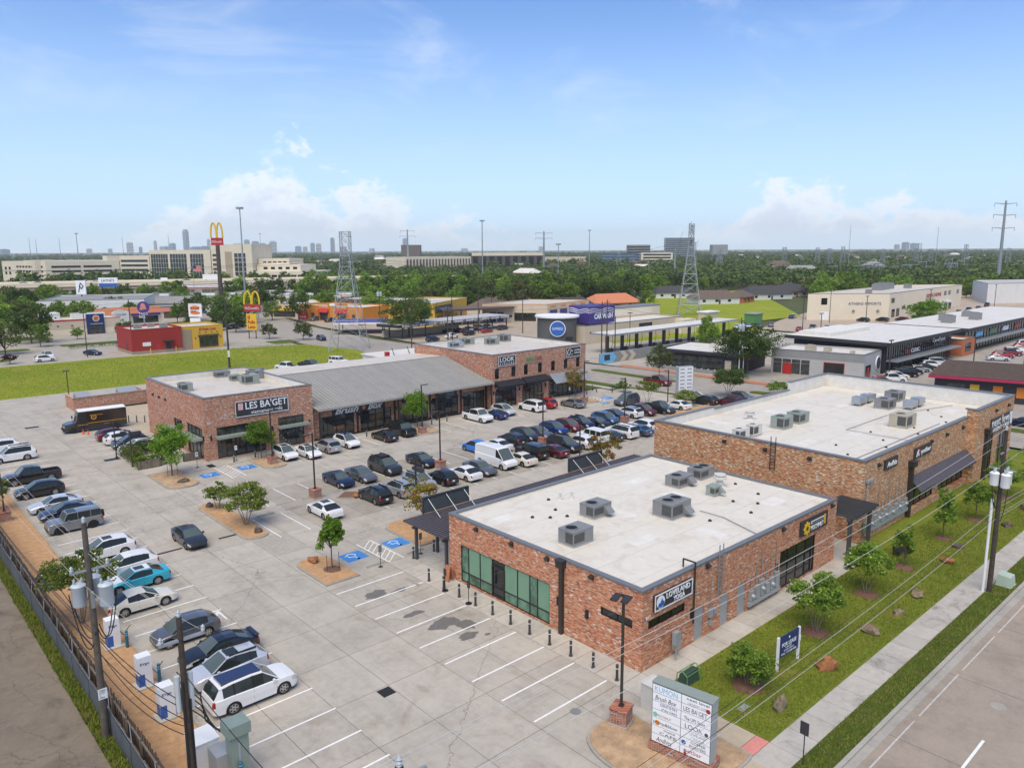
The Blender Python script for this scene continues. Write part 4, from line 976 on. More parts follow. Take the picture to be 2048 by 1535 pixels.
for i, (x, y, l) in enumerate(((61.6, 13.2, 5.0), (63.6, 7.9, 4.6))):
 t = thing('roof_duct', ('galvanised duct run on the far left of large store roof', 'galvanised duct run behind the tan air unit')[i], 'duct', (x, y, Zr))
 for k in range(4): MB().box(x-l/2+k*l/4, x-l/2+(k+1)*l/4-.06, y-.55+.1*(k % 2), y+.55-.1*(k % 2), Zr+.3, Zr+1.15-.12*(k % 2)).build('duct_section', 'galv', t)
 for k in range(3): MB().box(x-l/2+.5+k*l/3, x-l/2+.65+k*l/3, y-.4, y+.4, Zr, Zr+.3).build('support', 'ac_white', t)
Zc = 7.2
for i, (x, y, lx, ly, h, mt, f) in enumerate(((.6, 79.2, 1.6, 1.5, 1.1, 'ac_green', 1), (9.0, 82.8, 1.4, 1.2, .9, 'ac_green', 0), (9.6, 79.0, 2.2, 2.0, 1.3, 'ac_green', 1), (12.0, 82.6, 2.0, 2.0, 1.25, 'ac_grey', 1), (8.9, 87.4, 2.2, 1.2, .9, 'ac_grey', 0))):
 rtu(x, y, Zc, lx, ly, h, mt, ('pale green condenser alone at the left of the cafe roof', 'small green-grey box in the cafe roof cluster', 'largest green-grey unit of the cafe roof cluster', 'dark-sided unit at the right of the cafe roof cluster', 'low grey unit at the back parapet of the cafe roof')[i], f, None, 'cafe roof units')
Zk = 8.45
for i, (x, y, lx, ly, h, mt) in enumerate(((50.6, 83, 2.6, 1.6, 1.0, 'galv'), (54.9, 85, 2.4, 1.6, 1.2, 'ac_green'), (58.3, 81.8, 2.4, 1.7, 1.2, 'ac_green'), (63.2, 83.8, 2.0, 1.9, 1.35, 'ac_grey'))):
 rtu(x, y, Zk, lx, ly, h, mt, ('low galvanised unit, leftmost on the two-storey roof', 'mottled green-grey unit second on the two-storey roof', 'green-grey unit with louvred end third on the two-storey roof', 'tall dark condenser, rightmost on the two-storey roof')[i], 1, None, 'two-storey roof units')
def vent(x, y, z, label, r=.16, h=.7, mat='ac_white'):
 t = thing('roof_vent', label, 'roof vent', (x, y, z), 'roof vents')
 MB().lathe((x, y, z), [(r*2.2, 0), (r*1.3, .15), (r, .2), (r, h*.6)], 12).build('pipe', mat, t)
 MB().lathe((x, y, z+h*.62), [(r*2, 0), (r*2, h*.15), (r*1.2, h*.2), (r*1.7, h*.26), (r*1.7, h*.36)], 12).build('cap', mat, t)
vent(22.4, 9.0, Zn, 'white mushroom exhaust vent on corner shop roof', .3, 1.2); vent(42.8, 18.2, Zr, 'white mushroom vent alone at left of large store roof', .3, 1.0)
for i, (x, y) in enumerate(((9.4, 16.2), (10.3, 15.7))): vent(x, y, Zn, ('left', 'right')[i]+' thin white vent pipe of a pair on corner shop roof', .07, .6)
rg = random.Random(12)
for i, (x, y) in enumerate([(4.6, 14.6), (6.8, 12.9), (5.6, 13.6), (7.2, 14.6), (9.0, 13.2), (8.6, 16.8), (19.6, 5.9), (22.9, 5.5), (20.6, 4.2), (18.2, 3.4), (14.2, 4.6), (24, 8.4)]):
 o = MB().lathe((x, y, Zn), [(.16, 0), (.13, .1), (.05, .16)], 8).build('roof_stub', 'black'); tag(o, 'small black pipe stub on the corner shop roof', 'pipe stub', 'pipe stubs on corner shop roof')
for i in range(13):
 x, y = 33+i*2.7, (2.2, 3.6, 6.0)[i % 3]
 o = MB().lathe((x, y, Zr), [(.14, 0), (.12, .1), (.05, .15)], 8).build('roof_stub', 'black'); tag(o, 'small black pipe stub on the large store roof', 'pipe stub', 'pipe stubs on large store roof')
for i, pts in enumerate((((14.2, .6), (15.5, 4.2), (15.5, 6.4)), ((45.5, 1.2), (45.5, 8.2), (56, 8.2)), ((56, 8.2), (68, 5.0)), ((33, 2.4), (56, 2.4)))):
 z = Zn if i == 0 else Zr
 o = MB().path([(x, y, z+.09) for x, y in pts], .035, 6).build('gas_line', 'steel'); tag(o, ('thin gas pipe on the corner shop roof', 'bent gas pipe across the large store roof', 'slanting gas pipe at the back of the large store roof', 'straight gas pipe along the large store street parapet')[i], 'pipe')
# ================================================================ vehicles
def itp(pts, x):
 if x <= pts[0][0]: return pts[0][1]
 for (a, b), (c, d) in zip(pts, pts[1:]):
  if x <= c: return b+(d-b)*(x-a)/(c-a) if c > a else d
 return pts[-1][1]
CT = dict(
 sedan=dict(L=4.85, W=1.85, r=.335, xf=1.48, xr=-1.36, zs=[(-2.43, .78), (-2.36, .97), (-1.7, 1.0), (-.6, .95), (1.0, .92), (1.6, .86), (2.1, .76), (2.36, .64), (2.43, .56)],
 top=[(-1.95, 1.0), (-1.05, 1.37), (-.3, 1.45), (.25, 1.41), (1.12, .93)], gh=(1.12, .25, -1.05, -1.95), wr=.68, bp=[-.35], tail=(3,)),
 coupe=dict(L=4.5, W=1.88, r=.345, xf=1.38, xr=-1.22, zs=[(-2.25, .8), (-2.18, .94), (-1.6, .97), (-.5, .9), (.9, .87), (1.6, .8), (2.0, .7), (2.2, .6), (2.25, .54)],
 top=[(-2.0, .98), (-.85, 1.24), (-.2, 1.31), (.25, 1.28), (1.1, .88)], gh=(1.1, .25, -.85, -2.0), wr=.66, bp=[-.6], tail=(3,)),
 suv=dict(L=4.65, W=1.88, r=.36, xf=1.42, xr=-1.32, zs=[(-2.33, .82), (-2.27, 1.07), (-1.5, 1.11), (0, 1.03), (1.1, 1.01), (1.75, .96), (2.1, .86), (2.28, .74), (2.33, .62)],
 top=[(-2.24, 1.12), (-1.72, 1.52), (-1.2, 1.61), (-.3, 1.67), (.3, 1.63), (1.28, 1.03)], gh=(1.28, .3, -1.72, -2.24), wr=.68, bp=[-.25, -1.15], sgr=-1.55, tail=(3, 4)),
 bigsuv=dict(L=5.15, W=2.0, r=.39, xf=1.62, xr=-1.42, zs=[(-2.57, .9), (-2.52, 1.15), (-1.5, 1.17), (0, 1.13), (1.2, 1.12), (1.9, 1.08), (2.35, 1.0), (2.52, .84), (2.57, .68)],
 top=[(-2.47, 1.18), (-2.12, 1.74), (-1.4, 1.83), (-.2, 1.87), (.45, 1.83), (1.36, 1.13)], gh=(1.36, .45, -2.12, -2.47), wr=.73, bp=[-.2, -1.3], sgr=-1.95, tail=(3, 4)),
 boxy=dict(L=4.7, W=1.9, r=.41, xf=1.42, xr=-1.42, zs=[(-2.3, .95), (-2.25, 1.17), (0, 1.16), (1.0, 1.15), (1.9, 1.12), (2.15, 1.08), (2.3, .95), (2.33, .75)],
 top=[(-2.22, 1.18), (-2.15, 1.84), (-1, 1.88), (.5, 1.88), (.72, 1.8), (1.0, 1.16)], gh=(1.0, .70, -2.15, -2.22), wr=.84, bp=[-.2, -1.3], tail=(3,), flat=1),
 hatch=dict(L=4.3, W=1.8, r=.335, xf=1.32, xr=-1.22, zs=[(-2.15, .8), (-2.08, 1.0), (-1.4, 1.02), (0, .97), (1.0, .95), (1.6, .88), (1.95, .77), (2.12, .63), (2.15, .56)],
 top=[(-2.08, 1.02), (-1.45, 1.42), (-.9, 1.53), (-.1, 1.58), (.3, 1.54), (1.2, .96)], gh=(1.2, .3, -1.45, -2.08), wr=.68, bp=[-.25, -1.1], sgr=-1.3, tail=(3, 4)),
 pickup=dict(L=5.75, W=2.02, r=.40, xf=1.88, xr=-1.75, zs=[(-2.87, .95), (-2.83, 1.12), (-1.0, 1.14), (.4, 1.13), (1.2, 1.14), (2.1, 1.10), (2.6, 1.04), (2.8, .9), (2.87, .7)],
 top=[(-.95, 1.15), (-.8, 1.78), (-.2, 1.90), (.5, 1.92), (.85, 1.86), (1.5, 1.14)], gh=(1.5, .85, -.8, -.95), wr=.76, bp=[.1], tail=(3,), bed=(-2.75, -1.05)),
 van=dict(L=6.0, W=2.05, r=.36, xf=2.05, xr=-1.9, zs=[(-3.0, 1.3), (-2.97, 1.42), (0, 1.42), (1.6, 1.36), (2.3, 1.16), (2.8, 1.02), (2.95, .9), (3.0, .7)],
 top=[(-2.97, 1.45), (-2.9, 2.42), (-1, 2.52), (1.0, 2.5), (1.35, 2.38), (2.35, 1.18)], gh=(2.35, 1.35, -2.9, -2.97), wr=.86, bp=[.95], tail=(3,), panel=.95, flat=1),
)
def build_car(key):
 c = CT[key]; L, W, r, xf, xr = (c[k] for k in ('L', 'W', 'r', 'xf', 'xr'))
 wp = [(-L/2, .84), (-L/2+.12, .93), (-L/2+.55, 1), (L/2-.85, 1), (L/2-.3, .94), (L/2-.08, .84), (L/2, .74)]
 if c.get('flat'): wp = [(-L/2, .95), (-L/2+.1, 1), (L/2-.3, 1), (L/2-.08, .95), (L/2, .88)]
 xs = {-L/2, -L/2+.06, -L/2+.16, -L/2+.34, L/2-.42, L/2-.25, L/2-.1, L/2-.03, L/2, 0.}
 xs |= {p[0] for p in c['zs']}|{p[0] for p in c['top']}|set(c['bp'])|set(c['gh'])|{c.get('sgr', 0.)}
 if c.get('bed'): a, b = c['bed']; xs |= {a, a+.03, b, b-.03}
 ra = r+.075
 for xw in (xf, xr): xs |= {xw+ra*k for k in (-1.03, -.99, -.87, -.6, -.25, .25, .6, .87, .99, 1.03)}
 xs = sorted(x for x in xs if -L/2-1e-6 <= x <= L/2+1e-6); ys_ = [xs[0]]
 for x in xs[1:]:
  if x-ys_[-1] > .012: ys_.append(x)
 xs = ys_
 xb, xt, xrt, xbb = c['gh']; Hm = max(p[1] for p in c['top'])
 def sec(x):
  w = W/2*itp(wp, x); zs = itp(c['zs'], x); zb = .24+.10*max(0, abs(x)-(L/2-.25))/.25
  for xw in (xf, xr):
   if abs(x-xw) < ra: zb = max(zb, .33+math.sqrt(ra*ra-(x-xw)**2)*.97)
  zm = max(zb+.05, .24+(zs-.24)*.58); zs = max(zs, zm+.06)
  p = [(0, zb), (w*.9, zb), (w*.985, zb+.03), (w, zm), (w*.975, zs-.05), (w*.92, zs)]
  if xbb < x < xb:
   zt = max(itp(c['top'], x), zs+.005); t = min(1, (zt-zs)/(Hm-zs)); y6 = w*(.90-(.90-c['wr'])*t)
   p += [(y6, zs+(zt-zs)*.93), (y6*.84, zt-.012), (0, zt+.012)]
  elif c.get('bed') and c['bed'][0]+.01 < x < c['bed'][1]-.01:
   p[5] = (w*.96, zs); p += [(w*.88, zs), (w*.86, .72), (0, .72)]
  else: p += [(w*.84, zs+.015), (w*.55, zs+.035), (0, zs+.045)]
  return p
 S = [sec(x) for x in xs]
 P = {}
 def face(part, q, mi=0): P.setdefault(part, MB()).quad(*q, mi)
 for i in range(len(xs)-1):
  x0, x1 = xs[i], xs[i+1]; xm = (x0+x1)/2
  for sg in (1, -1):
   for k in range(8):
    a, b, d, e = S[i][k], S[i][k+1], S[i+1][k+1], S[i+1][k]
    q = [(x0, sg*a[0], a[1]), (x0, sg*b[0], b[1]), (x1, sg*d[0], d[1]), (x1, sg*e[0], e[1])]
    if sg > 0: q = q[::-1]
    part, mi = 'body', 0
    if k <= 1: mi = 1
    side = 'L' if sg > 0 else 'R'
    if xbb < xm < xb:
     if k == 5 and xm > c.get('sgr', xrt) and not (c.get('panel') and xm < c['panel']):
      bpx = c['bp'][0]; part = 'side_window_'+side+('f' if xm > bpx else 'r')
     elif k >= 6 and xm > xt: part = 'windshield'
     elif k >= 6 and xm < xrt: part = 'rear_window'
    elif c.get('bed') and c['bed'][0] < xm < c['bed'][1] and k >= 6: mi = 1
    if xm > L/2-(.12 if key == 'boxy' else .40) and k == 3 and xm < L/2-.02: part = 'headlight_'+side
    if xm < -L/2+.20 and k in c['tail']: part = 'taillight_'+side
    face(part, q, mi)
 for i, sgn in ((0, -1), (-1, 1)):
  x = xs[i]
  for k in range(8):
   a, b = S[i][k], S[i][k+1]
   q = [(x, -a[0], a[1]), (x, a[0], a[1]), (x, b[0], b[1]), (x, -b[0], b[1])]
   if sgn < 0: q = q[::-1]
   part, mi = 'body', 0
   if k <= 1: mi = 1
   if sgn > 0 and k == 2: part = 'grille'
   if sgn < 0 and xs[0] <= xbb+.1 and False: part = 'rear_window'
   face(part, q, mi)
 B = P['body']
 def p6(x):
  s = sec(x); return s[6]
 for sg in (1, -1):
  e = 1e-3
  a, b = p6(xb-e*30), p6(xt)
  B.tube((xb-.03, sg*a[0], a[1]), (xt, sg*b[0], b[1]), .042, .035, 6)
  pts = [x for x in xs if xrt-e <= x <= xt+e]
  for u, v in zip(pts, pts[1:]): B.tube((u, sg*p6(u)[0], p6(u)[1]), (v, sg*p6(v)[0], p6(v)[1]), .035, n=5, caps=False)
  for x in c['bp']:
   s = sec(x); B.tube((x, sg*s[5][0]*.995, s[5][1]), (x, sg*s[6][0], s[6][1]), .045, n=5, mi=1 if not c.get('flat') else 0)
  s = sec(xb-.25); ym = s[4][0]
  P.setdefault('mirror_'+('L' if sg > 0 else 'R'), MB()).hexa([(xb-.42, sg*ym, 1.0*s[5][1]), (xb-.42, sg*(ym+.2), s[5][1]), (xb-.25, sg*(ym+.17), s[5][1]), (xb-.25, sg*ym, s[5][1]), (xb-.42, sg*ym, s[5][1]+.14), (xb-.42, sg*(ym+.2), s[5][1]+.14), (xb-.28, sg*(ym+.17), s[5][1]+.13), (xb-.28, sg*ym, s[5][1]+.13)])
 # tinted glass sits a hair outside the shell it replaces; seams and handles
 for sg in (1, -1):
  for x in ([c['bp'][0]+.02] if c.get('panel') else [c['bp'][0], xb-.15]):
   s = sec(x); B.tube((x, sg*(s[3][0]+.001), s[3][1]-.25), (x, sg*(s[4][0]+.001), s[4][1]), .007, n=4, mi=1, caps=False)
 P.setdefault('plate', MB()).box(-L/2-.015, -L/2-.003, -.16, .16, .62, .78)
 out = {}
 mats = dict(windshield=['car_glass'], rear_window=['car_glass'], grille=['trim'], plate=['sign_white'])
 for k, mb in P.items():
  b = k.split('_L')[0].split('_R')[0]
  mt = ['car_white', 'trim'] if k == 'body' else ['windshield'] if k == 'windshield' else ['car_glass'] if 'window' in k else ['lamp_glass'] if 'headlight' in k else ['tail_glass'] if 'tail' in k else ['car_white'] if 'mirror' in k else mats.get(k, ['trim'])
  out[k] = mb.mesh(b, mt, 38)
 # wheel
 t = MB(); n = 20; prof = [(r*.70, -.11), (r*.93, -.115), (r, -.08), (r, .08), (r*.93, .115), (r*.70, .11)]
 vs_ = [(rr*math.cos(2*PI*i/n), yy, rr*math.sin(2*PI*i/n)) for rr, yy in prof for i in range(n)]
 t.add(vs_, [(j*n+i, j*n+(i+1) % n, (j+1)*n+(i+1) % n, (j+1)*n+i) for j in range(5) for i in range(n)])
 out['tyre'] = t.mesh('tyre', 'tyre', 40)
 m = MB()
 for sg in (1, -1):
  m.add([(r*.70*math.cos(2*PI*i/n), sg*.05, r*.70*math.sin(2*PI*i/n)) for i in range(n)], [tuple(range(n))], 1)
  for k in range(6):
   a = 2*PI*k/6; ca, sa = math.cos(a), math.sin(a); wv = .055
   m.add([(r*.1*ca-wv*sa, sg*.10, r*.1*sa+wv*ca), (r*.1*ca+wv*sa, sg*.10, r*.1*sa-wv*ca), (r*.68*ca+wv*.7*sa, sg*.085, r*.68*sa-wv*.7*ca), (r*.68*ca-wv*.7*sa, sg*.085, r*.68*sa+wv*.7*ca)], [(0, 1, 2, 3)], 0)
  m.add([((r*.71 if i % 2 else r*.62)*math.cos(2*PI*(i//2)/n), sg*.10, (r*.71 if i % 2 else r*.62)*math.sin(2*PI*(i//2)/n)) for i in range(2*n)], [(2*i, 2*i+1, (2*i+3) % (2*n), (2*i+2) % (2*n)) for i in range(n)], 0)
 out['rim'] = m.mesh('rim', ['rim', 'rim_dark'])
 out['wheels'] = [(xf, W/2-.125, r), (xf, -W/2+.125, r), (xr, W/2-.125, r), (xr, -W/2+.125, r)]
 # one-mesh version for cars that are only a few pixels long
 F = MB(); idx = dict(body=None)
 for k, mb in P.items():
  sl = 6 if k == 'windshield' else 2 if 'window' in k else 4 if 'headlight' in k else 3 if 'tail' in k else 1 if k == 'grille' else 4 if k == 'plate' else 0
  b = len(F.v); F.v += mb.v; F.f += [tuple(i+b for i in f) for f in mb.f]
  F.m += [mi if k == 'body' else sl for mi in mb.m]
 for (x, y, z) in out['wheels']:
  F.tube((x, y-.11, z), (x, y+.11, z), r, n=12, mi=1)
  s_ = 1 if y > 0 else -1; F.tube((x, y+s_*.105, z), (x, y+s_*.118, z), r*.6, n=10, mi=5)
 out['far'] = F.mesh('far_car', ['car_white', 'trim', 'car_glass', 'tail_glass', 'lamp_glass', 'rim', 'windshield'], 38)
 return out
CARS = {k: build_car(k) for k in CT}
KIND = dict(sedan='car', coupe='car', suv='car', bigsuv='car', boxy='car', hatch='car', pickup='pickup truck', van='van')
def recolour(o, mat, slot=0):
 o.material_slots[slot].link = 'OBJECT'; o.material_slots[slot].material = MATS[mat]
def place_car(key, col, x, y, deg, label, ex='', group='cars in the parking lot', z=0., sc=1.):
 c = CARS[key]; t = CT[key]
 nm = {'pickup': 'pickup_truck', 'van': 'delivery_van'}.get(key, 'parked_car')
 o = root(nm, label, KIND[key], (x, y, z), R(deg), sc, group)
 for k, me in c.items():
  if k in ('tyre', 'rim', 'wheels', 'far'): continue
  nmk = 'side_window' if k.startswith('side') else k.split('_L')[0].split('_R')[0]
  p = ob(nmk, me, o)
  if k == 'body' or k.startswith('mirror'): recolour(p, 'car_'+col)
 for (wx_, wy, wz) in c['wheels']:
  wv = ob('wheel', c['tyre'], o, (wx_, wy, wz)); rm = ob('rim', c['rim'], wv)
  if 'k' in ex: recolour(rm, 'rim_dark', 0)
 Hm = max(p[1] for p in t['top'])
 xc = (t['gh'][1]+t['gh'][2])/2; Wr = t['W']/2*t['wr']
 if 's' in ex: MB().box(t['gh'][1]-.85, t['gh'][1]-.12, -Wr*.62, Wr*.62, Hm-.05, Hm+.022).build('sunroof', 'car_glass', o)
 if 'g' in ex: MB().box(t['gh'][2]+.2, t['gh'][1]-.05, -Wr*.80, Wr*.80, Hm-.12, Hm+.024).build('glass_roof', 'car_glassroof', o)
 if 'r' in ex:
  for s in (-1, 1): MB().box(t['gh'][2]+.1, t['gh'][1]-.2, s*Wr*.86-.025, s*Wr*.86+.025, Hm-.06, Hm+.06).build('roof_rail', 'trim', o)
 if 'b' in ex:
  MB().hexa([(-1.4, -.05, Hm+.10), (.3, -.05, Hm+.10), (.3, .6, Hm+.10), (-1.4, .6, Hm+.10), (-1.3, 0, Hm+.42), (.1, 0, Hm+.42), (.1, .55, Hm+.42), (-1.3, .55, Hm+.42)]).build('roof_box', 'charcoal', o)
 if 'k' in ex and 'R' in ex: MB().box(-1.2, .3, -.55, .55, Hm+.02, Hm+.16).build('roof_rack', 'trim', o)
 if 'w' in ex:
  L = t['L']/2; zz = 1.05
  MB().tube((-L-.02, .0, zz), (-L-.24, .0, zz), .38, .36, 18).build('spare_wheel', 'trim' if 'W' not in ex else 'car_silver', o)
 if 'v' in ex:
  MB().box(-t['L']/2-.02, -t['L']/2+.28, -.75, .75, 1.03, 1.07).build('spoiler', 'car_'+col, o)
 return o
def far_car(key, col, x, y, deg, label, group, z=0.):
 nm = {'pickup': 'pickup_truck', 'van': 'delivery_van'}.get(key, 'parked_car')
 o = ob(nm, CARS[key]['far']); o.location = (x, y, z); o.rotation_euler = (0, 0, R(deg)); recolour(o, 'car_'+col)
 return tag(o, label, KIND[key], group)
pbr('car_glassroof', (.02, .028, .075), .08, var=0, coat=.8)
G1 = 'cars nosed in along the fence'; G2 = 'cars in the back line of the middle rows'; G3 = 'cars in the front line of the middle rows'; G4 = 'cars outside the far shops'
W_, E_, N2, S2 = 180, 0, 90, 270
for a in (
 ('bigsuv', 'white', -19.3, 85.0, W_, 'white full-size SUV with dark roof, cut by the left picture edge', 'r', G1),
 ('suv', 'white', -19.8, 91.0, W_, 'white car with red tail light, farthest along the fence row', '', G1),
 ('pickup', 'black', -19.4, 72.9, W_, 'black crew-cab pickup by the fence row', '', G1),
 ('suv', 'black', -19.9, 66.4, W_, 'black crossover with chrome sill trim next to the black pickup', '', G1),
 ('sedan', 'silverwhite', -19.7, 60.0, W_, 'pale silver sedan between the black crossover and the navy sedan', '', G1),
 ('sedan', 'navy', -19.4, 56.8, W_, 'navy sedan beside the boxy grey off-roader', '', G1),
 ('boxy', 'midgrey', -19.7, 52.4, W_, 'boxy grey off-roader with a spare wheel on its back', 'skw', G1),
 ('suv', 'white', -19.4, 43.1, W_, 'white SUV with sunroof behind the pole with transformers', 's', G1),
 ('suv', 'white', -19.1, 38.0, W_, 'white SUV mostly hidden behind the fence-side tree', '', G1),
 ('sedan', 'teal', -19.3, 34.9, W_, 'turquoise and white wrapped sedan', 's', G1),
 ('sedan', 'cream', -20.2, 30.7, E_, 'cream sedan backed in beside the first charger', '', G1),
 ('hatch', 'grey', -19.4, 23.8, W_, 'dark grey hatchback plugged in at the first charger', '', G1),
 ('sedan', 'black', -18.7, 19.7, W_, 'black sedan with a boot spoiler at the second charger', 'v', G1),
 ('suv', 'silverwhite', -19.2, 17.0, W_, 'pale silver SUV with roof rails beside the large white SUV', 'rs', G1),
 ('bigsuv', 'white', -19.1, 13.9, E_, 'large white SUV with blue glass roof, nearest of all parked cars', 'g', G1),
 ('sedan', 'charcoal', -12.9, 41.3, S2, 'dark grey sedan driving down the aisle', '', 'cars driving'),
 ('suv', 'maroon', -6.5, 88.4, E_, 'maroon SUV next to the brown delivery truck', '', 'cars beside the cafe'),
 ('suv', 'white', -6.3, 85.2, E_, 'white SUV between maroon and navy cars beside the cafe', '', 'cars beside the cafe'),
 ('suv', 'navy', -6.2, 82.0, W_, 'dark navy SUV with a roof box beside the cafe', 'rb', 'cars beside the cafe'),
 ('suv', 'white', -6.2, 78.8, W_, 'white SUV with black rails next to the cafe planter', 'r', 'cars beside the cafe'),
 ('suv', 'white', 6.6, 62.4, S2, 'white sporty SUV with sunroof, leftmost in front of the cafe', 's', G4),
 ('sedan', 'white', 9.2, 61.2, S2, 'white sedan with sunroof next to the white sporty SUV', 's', G4),
 ('suv', 'silver', 12.3, 61.8, N2, 'silver SUV backed to the aisle between two white cars', '', G4),
 ('suv', 'white', 15.5, 62.3, S2, 'white SUV with panoramic roof in front of the script sign shop', 'g', G4),
 ('sedan', 'black', 21.1, 61.7, N2, 'black sedan beside the black off-roader', '', G4),
 ('boxy', 'black', 24.6, 62.4, S2, 'black boxy off-roader beside the tree island', 'k', G4),
 ('pickup', 'white', 38.5, 62.3, S2, 'white crew-cab pickup outside the metal-roofed range', '', G4),
 ('coupe', 'blue', 41.6, 61.6, N2, 'small bright blue car between white pickup and silver SUV', '', G4),
 ('suv', 'silverwhite', 44.4, 62.9, S2, 'silver-blue SUV at the foot of the two-storey block', '', G4),
 ('bigsuv', 'white', 49.7, 61.9, N2, 'white SUV with black wheels under the black awnings', 'k', G4),
 ('suv', 'red', 53.1, 62.2, N2, 'bright red SUV beside the white one under the awnings', '', G4),
 ('sedan', 'midgrey', 56.8, 59.3, N2, 'grey sedan beside the lamp pier at the two-storey block', '', G4),
 ('sedan', 'navy', 5.95, 47.7, S2, 'navy sedan at the left end of the middle rows', '', G2),
 ('sedan', 'grey', 8.8, 47.6, S2, 'grey sedan between the navy sedan and the black off-roader', '', G2),
 ('bigsuv', 'charcoal', 12.5, 48.3, S2, 'black off-road SUV with a roof rack', 'rRk', G2),
 ('sedan', 'black', 17.5, 47.8, S2, 'black sedan beside a lamp pier in the middle rows', 's', G2),
 ('hatch', 'brightblue', 26.4, 48.1, N2, 'bright blue small SUV behind the white van', '', G2),
 ('sedan', 'white', 29.1, 47.0, N2, 'white sedan next to the bright blue small SUV', '', G2),
 ('suv', 'charcoal', 32.4, 47.7, N2, 'dark grey SUV next to the white sedan in the back line', '', G2),
 ('suv', 'charcoal', 35.4, 48.3, S2, 'charcoal SUV facing the camera, fourth past the bright blue one', '', G2),
 ('sedan', 'grey', 38.0, 48.2, S2, 'slate grey sedan left of the deep blue SUV', '', G2),
 ('suv', 'blue', 41.1, 48.3, S2, 'deep blue SUV left of the dark red one', '', G2),
 ('suv', 'darkred', 44.0, 48.2, S2, 'dark red SUV between the deep blue SUV and a navy one', '', G2),
 ('suv', 'navy', 46.6, 48.1, S2, 'navy SUV right of the dark red one', 'r', G2),
 ('coupe', 'black', 49.0, 47.1, S2, 'low black sports coupe in the back line', '', G2),
 ('suv', 'steelblue', 51.7, 47.7, S2, 'steel blue SUV right of the black coupe', '', G2),
 ('sedan', 'navy', 55.0, 48.6, S2, 'dark blue sedan between steel blue SUV and white crossover', '', G2),
 ('suv', 'white', 57.7, 47.9, N2, 'white crossover with a black rear roof at the lamp pier', 'g', G2),
 ('suv', 'maroon', 60.5, 47.4, S2, 'maroon SUV near the right end of the back line', '', G2),
 ('pickup', 'charcoal', 63.5, 46.6, S2, 'dark pickup half hidden by the large store roof', '', G2),
 ('sedan', 'white', -.2, 39.7, N2, 'white sedan with sunroof alone at the left of the front line', 's', G3),
 ('suv', 'black', 5.9, 40.0, N2, 'black SUV seen from behind next to the silver one with spare wheel', 'r', G3),
 ('suv', 'silver', 9.0, 40.1, N2, 'silver SUV with a round spare wheel cover', 'rwW', G3),
 ('suv', 'silver', 12.1, 40.7, S2, 'silver estate with a black roof box', 'rb', G3),
 ('hatch', 'black', 14.9, 40.2, N2, 'black small SUV between silver estate and white sedan', '', G3),
 ('sedan', 'white', 17.9, 39.9, N2, 'white sedan with black rear window left of the grey sedan', '', G3),
 ('sedan', 'grey', 20.5, 40.2, S2, 'dark grey sedan left of the white van', '', G3),
 ('van', 'white', 24.0, 41.3, S2, 'tall white delivery van', '', G3),
 ('sedan', 'cream', 26.7, 39.9, N2, 'ivory sedan right of the white van', '', G3),
 ('boxy', 'black', 29.8, 41.0, N2, 'black boxy SUV seen from behind', '', G3),
 ('sedan', 'maroon', 32.4, 39.9, N2, 'dark maroon sedan seen from behind', '', G3),
 ('bigsuv', 'charcoal', 35.4, 40.7, S2, 'large charcoal SUV facing the camera in the front line', 'r', G3),
 ('suv', 'white', 38.2, 40.4, N2, 'white SUV seen from behind, left of the autumn tree', '', G3),
 ('boxy', 'white', 41.6, 41.2, N2, 'white boxy SUV with black roof behind the autumn tree', '', G3),
 ('coupe', 'charcoal', 43.9, 40.2, N2, 'dark sports car left of the large white SUV', '', G3),
 ('bigsuv', 'white', 46.6, 40.3, N2, 'large white SUV seen from behind, right part of the front line', 'r', G3),
 ('sedan', 'steelblue', 49.3, 39.6, N2, 'slate blue sedan right of the large white SUV', '', G3),
 ('suv', 'white', 52.0, 40.8, N2, 'white SUV half hidden by the large store corner', '', G3),
 ('bigsuv', 'grey', 64.8, 54.2, W_, 'dark grey large SUV crossing at the accessible bays', 'r', 'cars at the far right of the lot'),
 ('sedan', 'white', 68.2, 46.3, N2, 'white car behind the white-flowered shrub', '', 'cars at the far right of the lot'),
 ('suv', 'silver', 76.2, 48.6, S2, 'silver SUV behind the grey monument sign', '', 'cars at the far right of the lot'),
 ('suv', 'charcoal', 74.6, 45.2, N2, 'black SUV right of the white-flowered shrub', '', 'cars at the far right of the lot'),
 ('suv', 'maroon', 76.4, 41.6, N2, 'dark plum SUV behind the large store parapet', '', 'cars at the far right of the lot'),
 ('suv', 'grey', 81.6, 42.4, S2, 'grey SUV below the round dark tree', '', 'cars at the far right of the lot'),
): place_car(*a)
# the wrapped car's second colour
t = [o for o in COL.objects if o.get('label', '').startswith('turquoise')][0]
for ch in t.children:
 if ch.name.startswith('body'):
  MB().box(-.95, .2, -.55, .55, 1.40, 1.468).build('roof_wrap', 'car_white', t); MB().hexa([(1.15, -.78, .9), (2.2, -.72, .70), (2.2, .72, .70), (1.15, .78, .9), (1.15, -.78, .985), (2.2, -.72, .80), (2.2, .72, .80), (1.15, .78, .985)]).build('hood_wrap', 'car_white', t)

